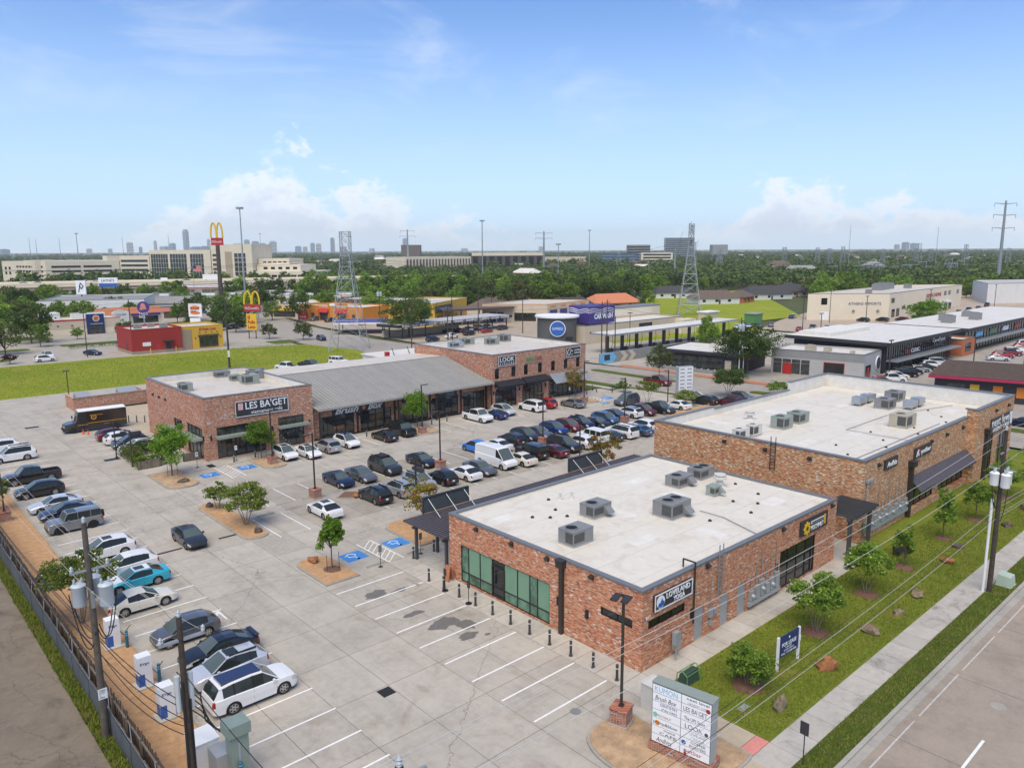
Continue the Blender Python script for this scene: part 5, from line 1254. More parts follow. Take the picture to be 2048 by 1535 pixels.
# ---------------- brown step van
def step_van(x, y, deg):
 t = root('delivery_truck', 'dark brown step van with gold shield emblem and white roof beside the cafe', 'delivery truck', (x, y, 0), R(deg))
 m = MB(); W = 1.18
 m.hexa([(-4.2, -W, .75), (2.5, -W, .75), (2.5, W, .75), (-4.2, W, .75), (-4.2, -W, 3.05), (2.15, -W, 3.05), (2.15, W, 3.05), (-4.2, W, 3.05)])
 m.hexa([(2.5, -W*.98, .6), (4.1, -W*.86, .6), (4.1, W*.86, .6), (2.5, W*.98, .6), (2.5, -W*.98, 1.6), (3.95, -W*.8, 1.32), (3.95, W*.8, 1.32), (2.5, W*.98, 1.6)])
 m.box(-4.2, 4.0, -W*.9, W*.9, .45, .75)
 m.build('body', 'car_upsbrown', t)
 m = MB(); m.box(-4.2, 2.1, -W*.98, W*.98, 3.05, 3.14); m.build('roof', 'white', t)
 MB().hexa([(2.51, -W*.9, 1.62), (2.53, -W*.9, 1.62), (2.53, W*.9, 1.62), (2.51, W*.9, 1.62), (2.22, -W*.9, 2.8), (2.24, -W*.9, 2.8), (2.24, W*.9, 2.8), (2.22, W*.9, 2.8)]).build('windshield', 'car_glass', t)
 for s in (-1, 1):
  F = Fr((0, s*W, 0), (-1 if s > 0 else 1, 0, 0), (0, s, 0)); S = -1 if s > 0 else 1
  def U(x): return x*S
  a, b = sorted((U(1.2), U(2.1)))
  MB().fbox(F, a, b, .85, 2.75, .0, .012).build('door_opening', 'trim', t)
  disc(F, U(.2), 2.1, .36, .0, .015).build('emblem', 'gold', t); disc(F, U(.2), 2.12, .27, .015, .02).build('shield', 'car_upsbrown', t)
  text(t, 'ups', 'gold', .36, .2, F, U(.2)-.18, 2.02, .022)
  a, b = sorted((U(-4.1), U(1.0))); MB().fbox(F, a, b, 1.28, 1.33, 0, .012).build('stripe', 'gold', t)
  text(t, 'Worldwide Services', 'gold', 1.7, .16, F, (U(-2.4) if s < 0 else U(-1.2)-1.7)-.2, 2.35, .012)
  text(t, '1-800-PICK-UPS', 'gold', 1.4, .14, F, (U(-.6) if s < 0 else U(.9)-1.5), 1.06, .012)
  for xx in (2.95, -2.7):
   w = MB().tube((xx, s*(W-.28), .46), (xx, s*(W+.02), .46), .46, n=20).build('wheel', 'tyre', t)
   MB().tube((xx, s*(W+.02), .46), (xx, s*(W+.035), .46), .24, n=14).build('rim', 'rim_dark', w)
  MB().box(4.03, 4.12, s*.72-.16, s*.72+.16, .95, 1.2).build('headlight', 'lamp_glass', t)
  MB().box(2.6, 2.75, s*(W+.1)-.1, s*(W+.1)+.1, 1.75, 2.2).build('mirror', 'trim', t)
 MB().box(4.06, 4.13, -.5, .5, .85, 1.25).build('grille', 'trim', t); MB().box(4.0, 4.25, -1.1, 1.1, .42, .68).build('bumper', 'trim', t)
step_van(-6.9, 96.9, 176)
for i, (x, y) in enumerate(((-9.0, 94.6), (-8.5, 94.0))):
 t = root('traffic_cone', ('orange traffic cone, left of a pair by the brown truck', 'orange traffic cone, right of a pair by the brown truck')[i], 'traffic cone', (x, y, 0), 0, 1, 'traffic cones')
 MB().box(-.18, .18, -.18, .18, 0, .04).build('base', 'cone', t); MB().lathe((0, 0, .04), [(.14, 0), (.03, .68)], 12).build('cone_body', 'cone', t)

# ---------------- cars on the neighbouring plots (a few pixels each)
def row(key_cols, x, y, dx, dy, deg, where, group):
 for i, kc in enumerate(key_cols.split()):
  k, c = kc.split(':')
  nm = {'suv': 'SUV', 'bigsuv': 'large SUV', 'sedan': 'sedan', 'coupe': 'sports car', 'hatch': 'hatchback', 'pickup': 'pickup', 'boxy': 'boxy SUV', 'van': 'van'}[k]
  cc = {'midgrey': 'grey', 'silverwhite': 'pale silver', 'brightblue': 'bright blue', 'steelblue': 'slate blue', 'darkred': 'dark red', 'charcoal': 'charcoal'}.get(c, c)
  od = ('first', 'second', 'third', 'fourth', 'fifth', 'sixth', 'seventh', 'eighth', 'ninth', 'tenth', 'eleventh', 'twelfth', 'thirteenth')[i]
  far_car(k, c, x+dx*i+random.uniform(-.2, .2), y+dy*i+random.uniform(-.2, .2), deg if i % 3 else deg, f'{cc} {nm}, {od} in the line {where}', group)
row('suv:red pickup:white suv:white bigsuv:black suv:charcoal sedan:silver sedan:charcoal suv:white bigsuv:silverwhite sedan:grey', 115.5, 32.5, 4.3, .25, S2+40, 'before the glass-fronted building', 'cars before the glass front')
row('sedan:silverwhite suv:red pickup:darkred suv:white sedan:white suv:red bigsuv:white sedan:charcoal suv:white', 168, 27.5, 5.6, .4, S2+30, 'before the far strip of shops', 'cars before the far shops')
row('suv:silver sedan:white suv:white hatch:grey', 152, 14, 4.0, .6, 60, 'in the middle of the retail lot', 'cars in the retail lot')
row('suv:black suv:black suv:maroon suv:silver', 243, 91.5, 6.0, -4.5, 80, 'against the tan warehouse wall', 'cars at the tan warehouse')
row('sedan:blue sedan:silverwhite sedan:grey suv:charcoal', 262, 80, 4.2, .8, 60, 'left of the bright round tree at the warehouse', 'cars at the tan warehouse')
row('sedan:red pickup:tan sedan:white', 198, 92, 6, -1.5, 20, 'at the near edge of the warehouse lot', 'cars at the tan warehouse')
row('sedan:white sedan:silver sedan:steelblue sedan:grey', 190, 110, 4.6, -1.5, 30, 'beside the green shed', 'cars beside the green shed')
row('sedan:navy sedan:white', 238, 116, 3.6, 1.2, 20, 'by the warehouse corner', 'cars at the tan warehouse')
row('pickup:charcoal pickup:navy sedan:black pickup:charcoal', 300, 78, 18, 2, 10, 'on the open warehouse yard', 'cars at the tan warehouse')
far_car('pickup', 'darkred', 84.3, 62.5, S2, 'dark red pickup towing a small trailer on the cross street', 'vehicles on the cross street')
far_car('sedan', 'navy', 94.5, 3.5, N2, 'blue sedan on the cross street behind the brick tower', 'vehicles on the cross street')
far_car('suv', 'navy', 74.0, 177.5, 260, 'dark blue SUV driving on the cross street beyond the meadow', 'vehicles on the cross street')
far_car('boxy', 'white', 53.0, 130.5, S2+20, 'white off-road pickup on the track by the pylon', 'trucks on the dirt track')
far_car('pickup', 'charcoal', 45.6, 130.4, S2+20, 'dark pickup on the track, between two white trucks', 'trucks on the dirt track')
far_car('pickup', 'white', 40.2, 130.8, N2+20, 'white pickup with a bed cap on the track behind the metal roof', 'trucks on the dirt track')
far_car('sedan', 'grey', 33.2, 128.6, S2+20, 'grey sedan almost hidden behind the cafe roof', 'trucks on the dirt track')
far_car('suv', 'white', 3.9, 184.5, E_, 'white SUV at the meadow edge on the left', 'cars at the restaurants')
far_car('pickup', 'white', 5.6, 190.5, S2, 'white truck with a ladder rack behind the white SUV', 'cars at the restaurants')
far_car('sedan', 'navy', 15.6, 189.6, S2+30, 'dark blue sedan left of the red restaurant', 'cars at the restaurants')
far_car('bigsuv', 'midgrey', 27.0, 201.5, 20, 'grey van at the back corner of the red restaurant', 'cars at the restaurants')
row('suv:red suv:charcoal suv:steelblue', 6, 262, -4.5, -4, 100, 'left of the tan burger restaurant', 'cars at the restaurants')
row('suv:white sedan:silver suv:charcoal sedan:navy sedan:black suv:white', 60, 226, 3.2, 2.0, 120, 'behind the yellow restaurant front', 'cars at the restaurants')
row('suv:midgrey suv:charcoal suv:darkred sedan:midgrey', 104, 238, 1.5, -9, 200, 'outside the orange chicken restaurant', 'cars at the chicken restaurant')
row('suv:navy suv:white suv:black sedan:red suv:charcoal', 96, 152, 9, 2.5, 10, 'in front of the long white car-wash canopy', 'cars at the detailing canopy')
row('suv:charcoal sedan:navy sedan:white suv:silver sedan:white', 112, 166, 5, 1, 80, 'under the long white car-wash canopy', 'cars at the detailing canopy')
row('suv:white sedan:white van:white sedan:silver sedan:grey', 70, 300, 8, 3, 20, 'beyond the round trees on the left', 'cars beyond the trees')
# ================================================================ trees and planting
NR = np.random.default_rng(5)
def leaf_quads(C, size, rs, flat=0.):
 n = len(C); a = rs.normal(size=(n, 3)); a[:, 2] *= (1-flat); a /= np.linalg.norm(a, axis=1)[:, None]+1e-9
 b = rs.normal(size=(n, 3)); b[:, 2] *= (1-.6*flat); b -= (b*a).sum(1)[:, None]*a; b /= np.linalg.norm(b, axis=1)[:, None]+1e-9
 s = size*(.6+.8*rs.random(n))[:, None]
 V = np.stack([C-a*s*.5, C+b*s*.32, C+a*s*.5, C-b*s*.32], 1)
 return V.reshape(-1, 3)
def quads_mesh(name, V, mats, midx=None):
 n = len(V)//4; me = bpy.data.meshes.new(name)
 me.vertices.add(len(V)); me.vertices.foreach_set('co', V.astype(np.float32).ravel())
 me.loops.add(4*n); me.loops.foreach_set('vertex_index', np.arange(4*n, dtype=np.int32))
 me.polygons.add(n); me.polygons.foreach_set('loop_start', np.arange(0, 4*n, 4, dtype=np.int32))
 for k in ([mats] if isinstance(mats, str) else mats): me.materials.append(MATS[k])
 if midx is not None: me.polygons.foreach_set('material_index', midx.astype(np.int32))
 me.update(calc_edges=True); me.validate(); return me
def clump_points(rs, c, rad, ncl, nleaf, cr=.30, shell=.45, low=-.75):
 c = np.array(c, float); rad = np.array(rad, float); out = []
 for k in range(ncl):
  while True:
   d = rs.normal(size=3); d /= np.linalg.norm(d)
   if d[2] > low: break
  rr = shell+(1-shell)*rs.random()
  ctr = c+d*rad*rr*(.86+.28*rs.random())
  m = max(3, int(nleaf/ncl*(.5+rs.random())))
  p = rs.normal(size=(m, 3)); p /= np.linalg.norm(p, axis=1)[:, None]; p *= (rs.random(m)**.45)[:, None]
  out.append(ctr+p*rad*cr*(.65+.7*rs.random())*np.array((1, 1, .75)))
 return np.concatenate(out)
def limb_mb(m, rs, base, h, r, tips, split=.35):
 top = Vector(base)+Vector((0, 0, h*split)); m.tube(base, top, r, r*.75, 7)
 for t in tips:
  t = Vector(t); mid = top.lerp(t, .5)+Vector((rs.normal()*.05*h, rs.normal()*.05*h, .06*h))
  m.tube(top, mid, r*.6, r*.35, 5, caps=False); m.tube(mid, t, r*.35, r*.10, 5, caps=False)
def make_tree(kind, h, cr, seed, leaf, nleaf=3200, size=.17, trunk=.09, clear=.3, stems=1, ncl=46, flat=0., cone=0., flower=0, shape=1., crs=.30):
 """returns (trunk mesh, crown mesh) for a tree of height h and crown radius cr standing at the origin"""
 rs = np.random.default_rng(seed); m = MB(); nleaf = int(nleaf*1.7); ncl = int(ncl*1.25)
 z0 = h*clear; ch = (h-z0)/2; c = (0, 0, z0+ch)
 pts = clump_points(rs, c, (cr, cr, ch*shape), ncl, nleaf, crs)
 if cone: k = 1-cone*(pts[:, 2]-z0)/(h-z0); pts[:, :2] *= np.clip(k, .12, 1)[:, None]
 tips = [pts[i] for i in rs.integers(0, len(pts), 9)]
 if stems == 1: limb_mb(m, rs, (0, 0, 0), h, trunk, tips, clear+.05)
 else:
  for k in range(stems):
   a = 2*PI*k/stems+rs.random(); b = (.1*math.cos(a), .1*math.sin(a), 0); e = Vector((cr*.45*math.cos(a), cr*.45*math.sin(a), h*.55))
   mid = Vector(b).lerp(e, .5)*1.0; mid.x *= .8; mid.y *= .8
   m.tube(b, mid, trunk*.7, trunk*.5, 6, caps=False); m.tube(mid, e, trunk*.5, trunk*.25, 5, caps=False)
   for t in tips[k*2:k*2+2]: m.tube(e, t, trunk*.25, trunk*.08, 4, caps=False)
 V = leaf_quads(pts, size, rs, flat); mi = np.zeros(len(pts)); mats = [leaf]
 if flower:
  tp = pts[pts[:, 2] > c[2]-ch*.2]; fp = tp[rs.integers(0, len(tp), flower)]+rs.normal(size=(flower, 3))*.08+np.array((0, 0, .08))
  V = np.concatenate([V, leaf_quads(fp, size*.8, rs)]); mi = np.concatenate([mi, np.ones(flower)]); mats = [leaf, 'flower']
 return m.mesh('trunk', 'bark' if stems == 1 else 'bark_pale', 60), quads_mesh('crown', V, mats, mi)
def put_tree(meshes, label, x, y, rz=0, sc=1., group=None, name='tree', z=0., cat='tree'):
 o = root(name, label, cat, (x, y, z), rz, sc, group)
 ob('trunk', meshes[0], o); ob('crown', meshes[1], o)
 return o
def ring(x, y, r, mat='mulch_brown', h=.12, z=.05):
 rs = random.Random(int(x*10+y)); n = 16
 m = MB(); vs_ = [(x, y, z+h)]
 for i in range(n): k = r*(.85+.3*rs.random()); vs_.append((x+k*math.cos(2*PI*i/n), y+k*math.sin(2*PI*i/n), z-.03))
 for i in range(n): k = r*.55*(.85+.3*rs.random()); vs_.append((x+k*math.cos(2*PI*i/n), y+k*math.sin(2*PI*i/n), z+h*.9))
 m.add(vs_, [(1+i, 1+(i+1) % n, 1+n+(i+1) % n, 1+n+i) for i in range(n)]+[(0, 1+n+i, 1+n+(i+1) % n) for i in range(n)])
 return struct(m.build('mulch_ring', mat, smooth=60))
def stakes(x, y, label):
 t = thing('tree_stakes', label, 'stakes', (x, y, .15), 'tree stakes')
 for dx in (-.55, .55): MB().tube((x+dx, y-.2, .1), (x+dx, y-.2, 1.6), .025, n=5).build('stake', 'dark_metal', t)
fresh = [make_tree('oak', 5.0, 1.75, s, 'leaf_fresh', 4200, .19, .075, .33, ncl=34, crs=.36, shape=1.02) for s in (11, 12, 13)]
fresh2 = make_tree('oak', 4.9, 1.5, 21, 'leaf_fresh', 3000, .19, .06, .34, ncl=30, cone=.72, crs=.34)
put_tree(fresh[0], 'bright green young tree on the corner island left of the cafe', -6.9, 63.7, .4, 1.22, 'young street trees'); stakes(-6.9, 63.7, 'pair of thin stakes holding the tree left of the cafe')
put_tree(fresh[1], 'bright green young tree in front of the cafe windows', 4.1, 63.8, 1.9, 1.0, 'young street trees'); stakes(4.1, 63.8, 'pair of thin stakes holding the tree before the cafe windows')
put_tree(fresh[2], 'bright green young tree in front of the metal-roofed range', 28.5, 64.3, 2.4, 1.12, 'young street trees'); stakes(28.5, 64.3, 'pair of thin stakes holding the tree at the metal-roofed range')
put_tree(fresh2, 'bright green pointed sapling on the bare mulch island mid-lot', -6.5, 26.9, .3, 1.02, 'young street trees'); stakes(-6.5, 26.9, 'pair of thin stakes holding the pointed sapling mid-lot'); ring(-6.5, 26.9, .8, 'mulch_brown', .12, .17)
aut = make_tree('elm', 5.4, 2.0, 31, 'leaf_autumn', 2300, .19, .06, .26, ncl=40, crs=.26)
put_tree(aut, 'yellowing sparse tree in front of the two-storey block', 63.0, 64.4, .2, 1.0, 'yellowing trees')
aut2 = make_tree('elm', 5.0, 2.0, 32, 'leaf_autumn', 1300, .2, .05, .2, ncl=34, crs=.24)
put_tree(aut2, 'rust and yellow sparse tree behind the slatted canopy', 30.9, 29.8, 1.0, 1.0, 'yellowing trees')
put_tree(make_tree('elm', 4.6, 1.9, 33, 'leaf_autumn', 1300, .2, .05, .2, ncl=34, crs=.24), 'sparse yellow-green tree behind the near sign panel of the canopy', 5.2, 30.4, 2.0, 1.0, 'yellowing trees')
myr = make_tree('myrtle', 4.2, 2.25, 41, 'leaf_myrtle', 5200, .17, .08, .30, 4, 60, .3, 0, 330, .9, .27)
put_tree(myr, 'spreading crepe myrtle with cream blossom on the long island', -7.35, 41.9, .6, 1.0, 'crepe myrtles')
put_tree(make_tree('myrtle', 2.9, 1.25, 42, 'leaf_myrtle', 1800, .17, .06, .3, 3, 30, .3, 0, 40, .9), 'small crepe myrtle behind the larger one on the long island', -7.5, 48.5, .2, 1.0, 'crepe myrtles')
put_tree(make_tree('myrtle', 5.4, 2.5, 43, 'leaf_myrtle', 4200, .19, .08, .42, 4, 60, .3, 0, 160, .8, .25), 'leafy crepe myrtle between the fence and the parked cars', -24.1, 30.9, 1.3, 1.0, 'crepe myrtles')
put_tree(make_tree('myrtle', 4.0, 1.6, 44, 'leaf_myrtle', 1500, .18, .06, .3, 3, 30, .3), 'dark small tree by the brick pier at the left picture edge', -24.5, 63, 1.3, 1.0, 'crepe myrtles')
# street lawn
put_tree(make_tree('bush', 2.6, 1.35, 51, 'leaf_mid', 2600, .17, .05, .12, 4, 40, .25), 'low bushy tree on the lawn left of the blue lease sign', 3.6, -5.3, .4, 1.0, 'lawn trees')
put_tree(make_tree('redbud', 4.3, 1.85, 52, 'leaf_mid', 3000, .19, .07, .34, 4, 46, .25, 0, 30, .95, .25), 'round-headed tree behind the blue lease sign', 12.8, -5.0, 1.4, 1.0, 'lawn trees')
put_tree(make_tree('redbud', 4.0, 1.8, 53, 'leaf_mid', 3000, .19, .07, .34, 3, 46, .25, 0, 20, .95, .25), 'round-headed tree beside the passage between the buildings', 21.3, -4.8, 2.1, 1.0, 'lawn trees')
put_tree(make_tree('sapling', 3.6, .95, 54, 'leaf_light', 800, .2, .045, .18, 1, 14, .2, 0, 0, 1, .34), 'thin sparse sapling beside the black bench', 28.5, -4.8, .2, 1.0, 'lawn trees')
put_tree(make_tree('sapling', 4.6, 1.15, 55, 'leaf_mid', 1500, .2, .05, .3, 1, 24, .1, .3, 0, 1, .32), 'upright young tree on the lawn before the dark shop windows', 37.8, -4.6, .7, 1.0, 'lawn trees')
put_tree(make_tree('sapling', 4.0, 1.3, 56, 'leaf_mid', 1500, .2, .05, .34, 1, 24, .1, .2, 0, 1, .32), 'young tree left of the street utility pole', 45.3, -5.0, 1.7, 1.0, 'lawn trees')
for i, (x, y) in enumerate(((55, -4.6), (64, -5.2))):
 put_tree(make_tree('myrtle', 4.2, 1.7, 57+i, 'leaf_light', 1800, .2, .06, .3, 4, 34, .2), ('multi-stemmed tree behind the street pole transformers', 'bright shrub-like tree at the foot of the brick tower')[i], x, y, i, 1.0, 'lawn trees'); ring(x, y, 1.1)
for (x, y, r) in ((3.6, -5.3, 1.15), (12.8, -5, 1.1), (21.3, -4.8, 1.05), (28.5, -4.8, .85), (37.8, -4.6, .85), (45.3, -5, .85)): ring(x, y, r)
# back right corner of the lot
put_tree(make_tree('ligustrum', 5.4, 2.9, 61, 'leaf_dark', 3600, .24, .1, .28, 4, 60, .25, 0, 20), 'round dense tree behind the large store parapet', 83.4, 46.2, 0, 1.0, 'trees round the lot corner')
put_tree(make_tree('myrtle', 4.6, 2.0, 62, 'leaf_myrtle', 2200, .2, .07, .42, 3, 40, .25, 0, 60, .8), 'small vase-shaped tree beside the dark grey SUV', 66.6, 51.2, 0, 1.0, 'trees round the lot corner')
put_tree(make_tree('myrtle', 2.8, 2.0, 63, 'leaf_myrtle', 2000, .2, .06, .15, 4, 40, .25, 0, 200, .8), 'low white-flowered crepe myrtle below the grey monument sign', 71.5, 47.2, 0, 1.0, 'trees round the lot corner')
put_tree(make_tree('myrtle', 2.6, 2.2, 64, 'leaf_light', 1500, .22, .06, .15, 4, 30, .25, 0, 30, .8), 'loose light shrub behind the large store parapet', 92, 41.0, 0, 1.0, 'trees round the lot corner')
put_tree(make_tree('shrub', 2.2, 1.2, 65, 'leaf_mid', 900, .2, .05, .2, 1, 20, .2), 'small shrub on the verge by the cross street', 73.4, 62.0, 0, 1.0, 'trees round the lot corner')
put_tree(make_tree('elm', 7.5, 2.8, 66, 'leaf_olive', 2000, .26, .09, .25, 1, 44, .2, 0, 0, 1, .24), 'airy tree on the street median before the black cafe', 89.4, 66.0, 0, 1.0, 'trees round the lot corner')
put_tree(make_tree('oak', 10.5, 6.2, 67, 'leaf_dark', 6500, .36, .26, .22, 1, 90, .2, 0, 0, 1, .25), 'big dark live oak between the black cafe and the grey building', 108.5, 57.5, 0, 1.0, 'large oaks')
put_tree(make_tree('oak', 13, 8.2, 68, 'leaf_dark', 7000, .44, .35, .16, 1, 100, .2, 0, 0, 1, .24), 'big dark live oak right of the orange chicken restaurant', 97.5, 166, 0, 1.0, 'large oaks')
put_tree(make_tree('pear', 10.5, 3.6, 69, 'leaf_light', 3600, .34, .16, .12, 1, 60, .2, .5, 0, 1, .24), 'pale green conical tree at the end of the vacuum canopy', 124, 77.5, 0, 1.0, 'large oaks')
put_tree(make_tree('maple', 10, 5.6, 70, 'leaf_fresh', 4200, .44, .2, .14, 1, 60, .2, 0, 0, 1, .27), 'bright green round tree beside the tan warehouse', 232, 66, 0, 1.0, 'large oaks')
put_tree(make_tree('plum', 2.6, 1.7, 71, 'leaf_plum', 900, .25, .06, .1, 4, 24, .2), 'round purple-leaved shrub at the far left of the meadow', -3.2, 185.5, 0, 1.0, 'restaurant trees')
# restaurant trees, left background
midk = {}
def midtree(kind, i):
 key = (kind, i % 3)
 if key not in midk:
  lf = {'d': 'leaf_dark', 'o': 'leaf_olive', 'm': 'leaf_mid', 'l': 'leaf_light', 'f': 'leaf_fresh'}[kind]
  midk[key] = make_tree('oak', 9, 4.6, 100+len(midk)*3, lf, 1300, .62, .22, .14, 1, 34+6*(i % 3), .2, 0, 0, 1, .30)
 return midk[key]
for i, (x, y, k, sc, lb) in enumerate((
 (-9.5, 208, 'f', .9, 'bright green tree at the left picture edge above the meadow'), (-14, 262, 'f', 1.05, 'leafy green tree, lower of two at the left picture edge'),
 (-2, 292, 'l', 1.0, 'yellow-green tree left of the white warehouse'), (8, 345, 'l', 1.1, 'light green tree under the left end of the overpass'),
 (55, 318, 'o', .95, 'olive tree before the white flat-roofed shop'), (92, 345, 'm', 1.05, 'dense round tree behind the taco sign'), (86, 288, 'm', 1.0, 'dense round tree left of the burger sign'),
 (33.5, 226, 'd', .62, 'small dark tree at the red restaurant corner'), (61, 246, 'o', .62, 'olive tree right of the burger sign'), (72, 252, 'o', .6, 'olive tree beside the tall arches pole'),
 (64.5, 192, 'o', .55, 'small olive tree by the yellow letter sign'), (70.5, 182, 'o', .6, 'small conical olive tree at the meadow corner'), (110, 280, 'd', .9, 'dark tree behind the arches pole'),
 (126, 268, 'm', 1.1, 'green tree behind the yellow awning cafe'), (142, 256, 'm', 1.15, 'tall green tree above the chicken restaurant'), (128, 235, 'l', 1.0, 'tree with pale green crown beside the chicken restaurant'),
 (22, 233, 'm', .4, 'small tree on the grass island before the burger restaurant'), (150, 278, 'l', 1.2, 'loose light tree left of the pylon'))):
 put_tree(midtree(k, i), lb, x, y, i*1.3, sc, 'restaurant trees')
# ---------------- wooded belt: 8 shared shapes, each tree an object
belt = [make_tree('belt', 11, 5.2, 200+k, ('leaf_mid', 'leaf_dark', 'leaf_light', 'leaf_olive', 'leaf_mid', 'leaf_dark', 'leaf_light', 'leaf_dark')[k], 900, .85, .25, .10+.05*(k % 3), 1, 30, .2, (0, 0, .25, 0, .4, 0, 0, .1)[k], 0, 1, .33) for k in range(8)]
def inpoly(x, y, P):
 c = False; n = len(P)
 for i in range(n):
  (a, b), (d, e) = P[i], P[(i+1) % n]
  if (b > y) != (e > y) and x < (d-a)*(y-b)/(e-b)+a: c = not c
 return c
WOODS = [[(106, 345), (150, 290), (165, 262), (180, 215), (205, 205), (232, 178), (300, 243), (420, 243), (560, 330), (700, 520), (420, 640), (300, 560), (200, 500), (130, 420)],
  [(330, 142), (480, 134), (640, 60), (1000, 200), (900, 480), (600, 360), (425, 240)],
  [(430, 60), (470, 20), (640, -60), (700, 40), (560, 110), (482, 128)]]
CLEAR = []   # house footprints, filled in before planting
# ================================================================ fences, poles, wires, furniture
PLK = MB().box(-.012, .012, -.07, .07, 0, 1.9).mesh('plank', 'wood_dark')
t = thing('timber_fence', 'dark weathered plank fence along the left edge of the lot', 'fence', (-25.75, 34, 0))
rg = random.Random(2)
for k in range(285):
 y = 9+k*.165; o = ob('plank', PLK, t); o.location = (-25.75+rg.uniform(-.02, .02), y, .02); o.rotation_euler = (rg.uniform(-.015, .015), rg.uniform(-.02, .02), 0); o.scale = (1, 1, .93+.1*rg.random())
for z in (.45, 1.5): MB().box(-25.86, -25.78, 2, 70, z, z+.09).build('rail', 'wood_grey', t)
for k in range(20): MB().box(-25.92, -25.82, 9+k*2.45, 9.1+k*2.45, 0, 1.75).build('post', 'wood_grey', t)
MB().box(-25.79, -25.74, 3, 9, 0, 1.85).build('panel', 'wood_dark', t); MB().box(-25.79, -25.74, 56.1, 70, 0, 1.85).build('panel', 'wood_dark', t)
t = thing('sheet_metal_fence', 'blue-grey corrugated metal fence on the alley side of the planks', 'fence', (-26.25, 34, 0))
def corrugated(y0, y1, x, z0, z1):
 m = MB(); n = int((y1-y0)/.07)
 pr = [(x+(.02 if i % 2 else -.02), y0+(y1-y0)*i/n) for i in range(n+1)]
 for (a, b), (c, d) in zip(pr, pr[1:]): m.quad((a, b, z0), (c, d, z0), (c, d, z1), (a, b, z1))
 return m
for k in range(31): corrugated(2+k*2.0, 3.97+k*2.0, -26.22-.012*(k % 2), -.02, 1.32+.05*rg.random()).build('sheet', 'sheet', t)
for k in range(31): MB().tube((-26.16, 2+k*2, 0), (-26.16, 2+k*2, 1.45), .03, n=6).build('post', 'galv', t)
for k in range(30):
 if k % 2: MB().tube((-26.14, 2.1+k*2, 1.35), (-25.9, 3.2+k*2, 1.7), .02, n=5).build('brace', 'galv', t)
MB().tube((-26.16, 2, 1.3), (-26.16, 64, 1.3), .02, n=6).build('rail', 'galv', t)

# ---------------- lamp posts on brick piers
def lamp(x, y, h, label, pier=True, ang=0, heads=1, z=0.):
 o = root('lamp_post', label, 'lamp post', (x, y, z), ang, 1, 'lot lamp posts')
 zb = 0
 if pier:
  p = MB().box(-.48, .48, -.48, .48, 0, .95).build('brick_pier', 'brick_pier', o); MB().box(-.53, .53, -.53, .53, .951, 1.04).build('pier_cap', 'brick_pier', p); MB().box(-.56, .56, -.56, .56, 0, .12).build('plinth', 'kerb', p); zb = 1.04
 MB().box(-.13, .13, -.13, .13, zb, zb+.1).build('base_plate', 'bronze', o)
 MB().box(-.065, .065, -.065, .065, zb+.1, h).build('pole', 'bronze', o)
 for k in range(heads):
  s = 1 if heads == 1 else (-1, 1)[k]
  if heads == 2: MB().box(-.05, .05, min(0, s*.5), max(0, s*.5), h-.12, h-.04).build('arm', 'bronze', o); MB().hexa([(-.75, s*.3-.2, h-.14), (.05, s*.3-.2, h-.08), (.05, s*.3+.2, h-.08), (-.75, s*.3+.2, h-.14), (-.75, s*.3-.2, h-.06), (.05, s*.3-.2, h), (.05, s*.3+.2, h), (-.75, s*.3+.2, h-.06)]).build('lamp_head', 'bronze', o)
  else: MB().box(-.5, .066, -.04, .04, h-.1, h-.04).build('arm', 'bronze', o); MB().box(-1.05, -.4, -.2, .2, h-.12, h-.03).build('lamp_head', 'bronze', o)
 return o
lamp(-5.06, -2.6, 7.6, 'tall lamp post on a brick pier in front of the near brick corner', True, .3, 2, .12)
lamp(1.65, 45.1, 7.1, 'lamp post on a brick pier beside the lone white sedan', True, .1)
lamp(18.2, 44.9, 7.2, 'lamp post on a brick pier behind the black small SUV', True, .1)
lamp(35.4, 44.7, 7.2, 'lamp post on a brick pier behind the charcoal SUV', True, .1)
lamp(53.5, 45.4, 7.0, 'lamp post on a brick pier between steel blue SUV and white crossover', True, .1)
lamp(67.6, 47.8, 6.4, 'lamp post near the grey monument sign', False, .1)
lamp(7.9, 35.3, 5.3, 'short lamp post at the near sign panel of the canopy', False, .1)
lamp(34.2, 36.8, 5.1, 'short lamp post in front of the autumn tree', False, .1)
lamp(27.0, 60.9, 7.2, 'lamp post on a brick pier in front of the metal-roofed range', True, PI)
lamp(60.4, 60.0, 7.3, 'lamp post on a brick pier in front of the two-storey block', True, PI)
lamp(4.1, 60.6, 6.9, 'lamp post on a brick pier in front of the cafe sign', True, PI)
lamp(-24.2, 59.5, 5.4, 'lamp post on a brick pier at the left picture edge', True, 0)
lamp(-9.0, 71.5, 4.6, 'thin post at the near corner of the cafe hedge', False, 0); lamp(-9.2, 77.5, 4.7, 'thin post at the far end of the cafe hedge', False, 0)
lamp(-5.4, 118.6, 6.3, 'twin-head lamp post behind the bin enclosure', False, 1.2, 2)
for (x, y) in ((1.65, 45.1),): pass

